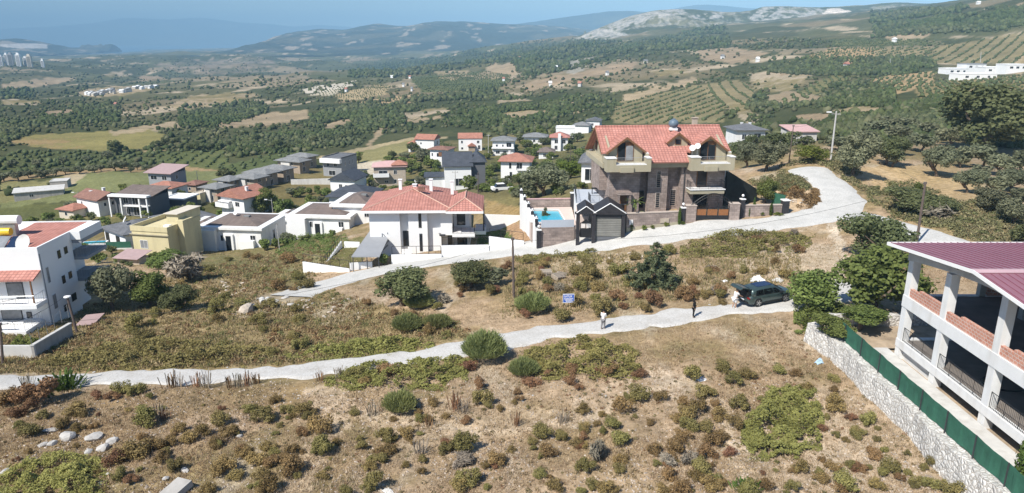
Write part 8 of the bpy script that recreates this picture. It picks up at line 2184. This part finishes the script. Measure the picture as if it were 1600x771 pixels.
o = person("man in white shirt and shorts reaching into the open car boot", 1147, 484.5, 1.80, math.degrees(CARA) + 90, white_cloth, white_cloth, dark_hair, [((.06, -.18, -.20), (.02, -.42, -.30)), ((.06, -.18, -.20), (.02, -.42, -.28))], .10, shorts=True, slim=1.12, lean=.10)

# ================================================================== STONES, PALLETS, LITTER
def rock_mesh(seed, jag=.28, sub=2):
    b = bmesh.new(); bmesh.ops.create_icosphere(b, subdivisions=sub, radius=.5); rng = np.random.default_rng(seed)
    pl = [(Vector(rng.normal(size=3)).normalized(), rng.uniform(.28, .46)) for _ in range(9)]
    for v in b.verts:
        for n_, d_ in pl:
            t = v.co.dot(n_) - d_
            if t > 0: v.co -= n_ * t * .92
        v.co *= 1 + rng.normal() * jag * .16
    m = bpy.data.meshes.new("rock"); b.to_mesh(m); b.free(); return m
RK = [rock_mesh(s) for s in range(5)]
for mm in RK: mm.materials.append(M['rock'])
RKT = [rock_mesh(20 + s) for s in range(3)]
for mm in RKT: mm.materials.append(M['tanrock'])
def rock(px, py, w, label, group=None, hf=.7, tan=False, name="rock"):
    g = GT(px, py); s = w / px_per_m(g); me = random.choice(RKT if tan else RK)
    o = bpy.data.objects.new(name, me); COL.objects.link(o); o.location = g + Vector((0, 0, s * hf * .22)); o.rotation_euler = (random.uniform(-.2, .2), random.uniform(-.2, .2), random.uniform(0, 6)); o.scale = (s * 1.15, s * .85, s * hf); tag(o, label, "rock", group); return o
for cx, cy, w, lab in [(390,455,110,"largest white boulder of the rock cluster at lower left"),(535,465,100,"wide jagged white boulder in the middle of the rock cluster"),(640,485,80,"pale pitted boulder at the right end of the rock cluster"),(585,525,80,"white boulder just below the pitted one"),(300,495,60,"grey white boulder below the largest one"),(245,500,55,"dark streaked stone at the left of the rock cluster"),(510,540,55,"dark hollow stone below the wide jagged boulder"),(285,415,90,"flat pale slab lying above the rock cluster")]:
    rock(cx / 3.655, 560 + cy / 3.655, w / 3.655 * .95, lab, hf=.6 if 'flat' not in lab else .25)
for cx, cy, w, lab in [(30,655,60,"lone pale stone near the left edge"),(1060,645,50,"pale stone above the concrete slab"),(1370,450,36,"small white stone among the brown shrubs"),(1272,330,30,"small white stone on a dark shrub mound"),(950,690,44,"grey stone beside the concrete slab"),(612,665,30,"small grey stone under the bramble edge"),(575,720,34,"small stone at the bramble edge lower down")]:
    rock(cx / 3.655, 560 + cy / 3.655, w / 3.655 * 1.05, lab, hf=.5)
for i in range(90):
    px = random.uniform(450, 1500); py = random.uniform(600, 770)
    rock(px, py, random.uniform(2.0, 5), "small pale stone lying on the dry foreground slope", "small stones on the foreground slope", .5, random.random() < .5, "stone")
for i in range(40):
    px = random.uniform(0, 1200); t = [p for p in TRACK_PX]; py = np.interp(px, [p[0] for p in t], [p[1] for p in t]) + random.choice([-1, 1]) * random.uniform(3, 12)
    rock(px, py, random.uniform(2, 5), "small stone lying on or beside the gravel track", "stones along the gravel track", .5, random.random() < .3, "stone")
g = GT(272, 775); o = thing_at("concrete_slab", "tilted grey concrete slab lying in the bottom left foreground", "concrete slab", g, math.radians(-25))
m = MB().box(-.55, .55, -.9, .9, .05, .4); m.xf(Matrix.Rotation(.18, 4, 'X') @ Matrix.Rotation(-.1, 4, 'Y')); m.build("slab", M['rawconc'], o)
# rubble at the end of the road
for px, py, w, lab, tn in [(384,488,26,"big tan boulder at the end of the concrete road",True),(366,492,10,"small pale stone left of the tan boulder",False),(396,478,10,"white broken block behind the tan boulder",False),(405,468,12,"upright pale block among the rubble",False),(430,472,14,"flat white slab in the road end rubble",False),(446,466,12,"white slab nearest the end of the road",False),(460,478,20,"flat whitish slab below the road's end",False)]:
    rock(px, py, w, lab, None, .75 if tn else .35, tn)
for k, (px, py, lab) in enumerate([(411, 475, "left of the two broken concrete pipes at the road's end"), (420, 475, "right of the two broken concrete pipes at the road's end")]):
    g = GT(px, py); o = thing_at("concrete_pipe", lab, "pipe", g, .5)
    m = MB().lathe((0, 0, 0), [(.26, -.5), (.33, -.5), (.33, .5), (.26, .5), (.26, -.45)], 14); m.xf(Matrix.Translation((0, 0, .33)) @ Matrix.Rotation(math.pi / 2, 4, 'X')); m.build("pipe", M['concrete'], o)
for i in range(26):
    px = random.uniform(455, 560); py = random.uniform(472, 505) - (px - 455) * .12
    rock(px, py, random.uniform(3, 9), "pale rubble stone on the bank below the concrete road's end", "rubble stones below the road's end", .5, random.random() < .6, "rubble_stone")
for i in range(22):
    px = random.uniform(338, 400); py = random.uniform(440, 462)
    rock(px, py, random.uniform(3, 8), "pale stone on the rough plot in front of the bungalows", "stones on the rough plot", .5, True, "stone")
for i in range(24):
    px = random.uniform(1225, 1262); py = random.uniform(292, 322)
    rock(px, py, random.uniform(3, 8), "pale rubble piece on the cleared ground beside the road bend", "rubble beside the road bend", .4, random.random() < .5, "rubble_piece")
for i in range(30):
    px = random.uniform(900, 1010); py = random.uniform(396, 414)
    rock(px, py, random.uniform(2.5, 7), "pale stone on the bare patch below the concrete road", "stones below the concrete road", .4, True, "stone")
def pallet_pile(label, px, py, w_px, n, rz, tilt):
    g = GT(px, py); o = thing_at("pallet", label, "pallet", g, rz); o.rotation_euler = (tilt, tilt * .6, rz)
    for k in range(n):
        z = .16 * k; m = MB()
        for i in range(6): m.box(-.6, .6, -.5 + i * .19, -.5 + i * .19 + .12, z + .11, z + .135)
        m.build("deck_board", M['pallet'], o); q = MB()
        for i in range(3): q.box(-.6 + i * .53, -.6 + i * .53 + .1, -.5, .57, z + .02, z + .107)
        q.build("runner", M['pallet'], o)
    return o
pallet_pile("stack of grey wooden pallets on the slope below the road", 853, 434, 20, 5, .1, .04)
pallet_pile("collapsed pile of broken pallets right of the neat stack", 872, 436, 20, 3, .7, .2)
pallet_pile("single pallet leaning against the collapsed pallet pile", 880, 432, 16, 1, .4, .45)
def crumple(name, label, px, py, w_px, material, seed, cat, hf=.35, flat=False):
    g = GT(px, py); s = w_px / px_per_m(g); rng = np.random.default_rng(seed); n = 12; V = []; Fc = []
    for i in range(n + 1):
        for j in range(n + 1):
            a, b = i / n - .5, j / n - .5; r = max(0, 1 - 1.7 * math.hypot(a, b)); V.append((a * s + rng.normal() * s * .03, b * s * .7 + rng.normal() * s * .03, .03 + (0.02 if flat else 1) * r * s * hf * (.5 + rng.random())))
    for i in range(n):
        for j in range(n): a = i * (n + 1) + j; Fc.append((a, a + n + 1, a + n + 2, a + 1))
    m = MB(); m.v = V; m.f = Fc; o = m.build(name, material); o.location = g; o.rotation_euler = (0, 0, rng.random() * 3); sd = o.modifiers.new("thick", 'SOLIDIFY'); sd.thickness = .01; tag(o, label, cat); return o
crumple("plastic_sheet", "white plastic sheet lying among the foreground shrubs", 1095, 593, 24, M['white2'], 1, "sheet", .06)
crumple("rubbish_bag", "blue and white plastic bag dropped near the stone wall", 1280, 568, 13, mat("pale_blue_plastic", (.42, .58, .72), .4, .25, 12), 2, "bag", .6)
crumple("rubbish", "heap of white rubbish behind the parked car", 1184, 439, 22, M['white2'], 3, "rubbish", .35)
crumple("rubbish", "small white scrap left of the white rubbish heap", 1133, 440, 10, M['white'], 4, "rubbish", .2)
crumple("plastic_sheet", "pale sheet on the slope behind the parked car", 1216, 438, 22, M['concrete'], 5, "sheet", .12)
crumple("paper_scrap", "pale scrap lying at the bottom edge of the foreground", 606, 769, 18, M['offwhite'], 6, "scrap", .06)
# parked cars far down in the village
def far_car(label, px, py, colr, rz):
    g = GT(px, py); o = thing_at("parked_car", label, "car", g, rz)
    MB().prism([(-2.1, -.85), (2.1, -.85), (2.1, .85), (-2.1, .85)], .3, .85).build("body", colr, o); m = MB(); m.v = [(-1.5, -.75, .853), (1.1, -.75, .853), (1.1, .75, .853), (-1.5, .75, .853), (-1.1, -.6, 1.45), (.5, -.6, 1.45), (.5, .6, 1.45), (-1.1, .6, 1.45)]; m.f = [(0,3,2,1),(4,5,6,7),(0,1,5,4),(1,2,6,5),(2,3,7,6),(3,0,4,7)]; m.build("cabin", M['glass'], o)
    MB().box(-1.1, .5, -.6, .6, 1.453, 1.5).build("roof", colr, o)
    for x in (-1.3, 1.3):
        for y in (-.8, .8): MB().bar((x, y - .1, .32), (x, y + .1, .32), .32, 10).build("wheel", M['iron'], o)
far_car("white car parked between the village gardens", 784, 298, M['white2'], .3); far_car("white car parked beside the tan stone house", 659, 286, M['white2'], .2); far_car("pale car on the drive behind the yellow green bush", 1338, 252, M['offwhite'], 1.0); far_car("white van on the lane of the far orchard slope", 1329, 108, M['white2'], .0)
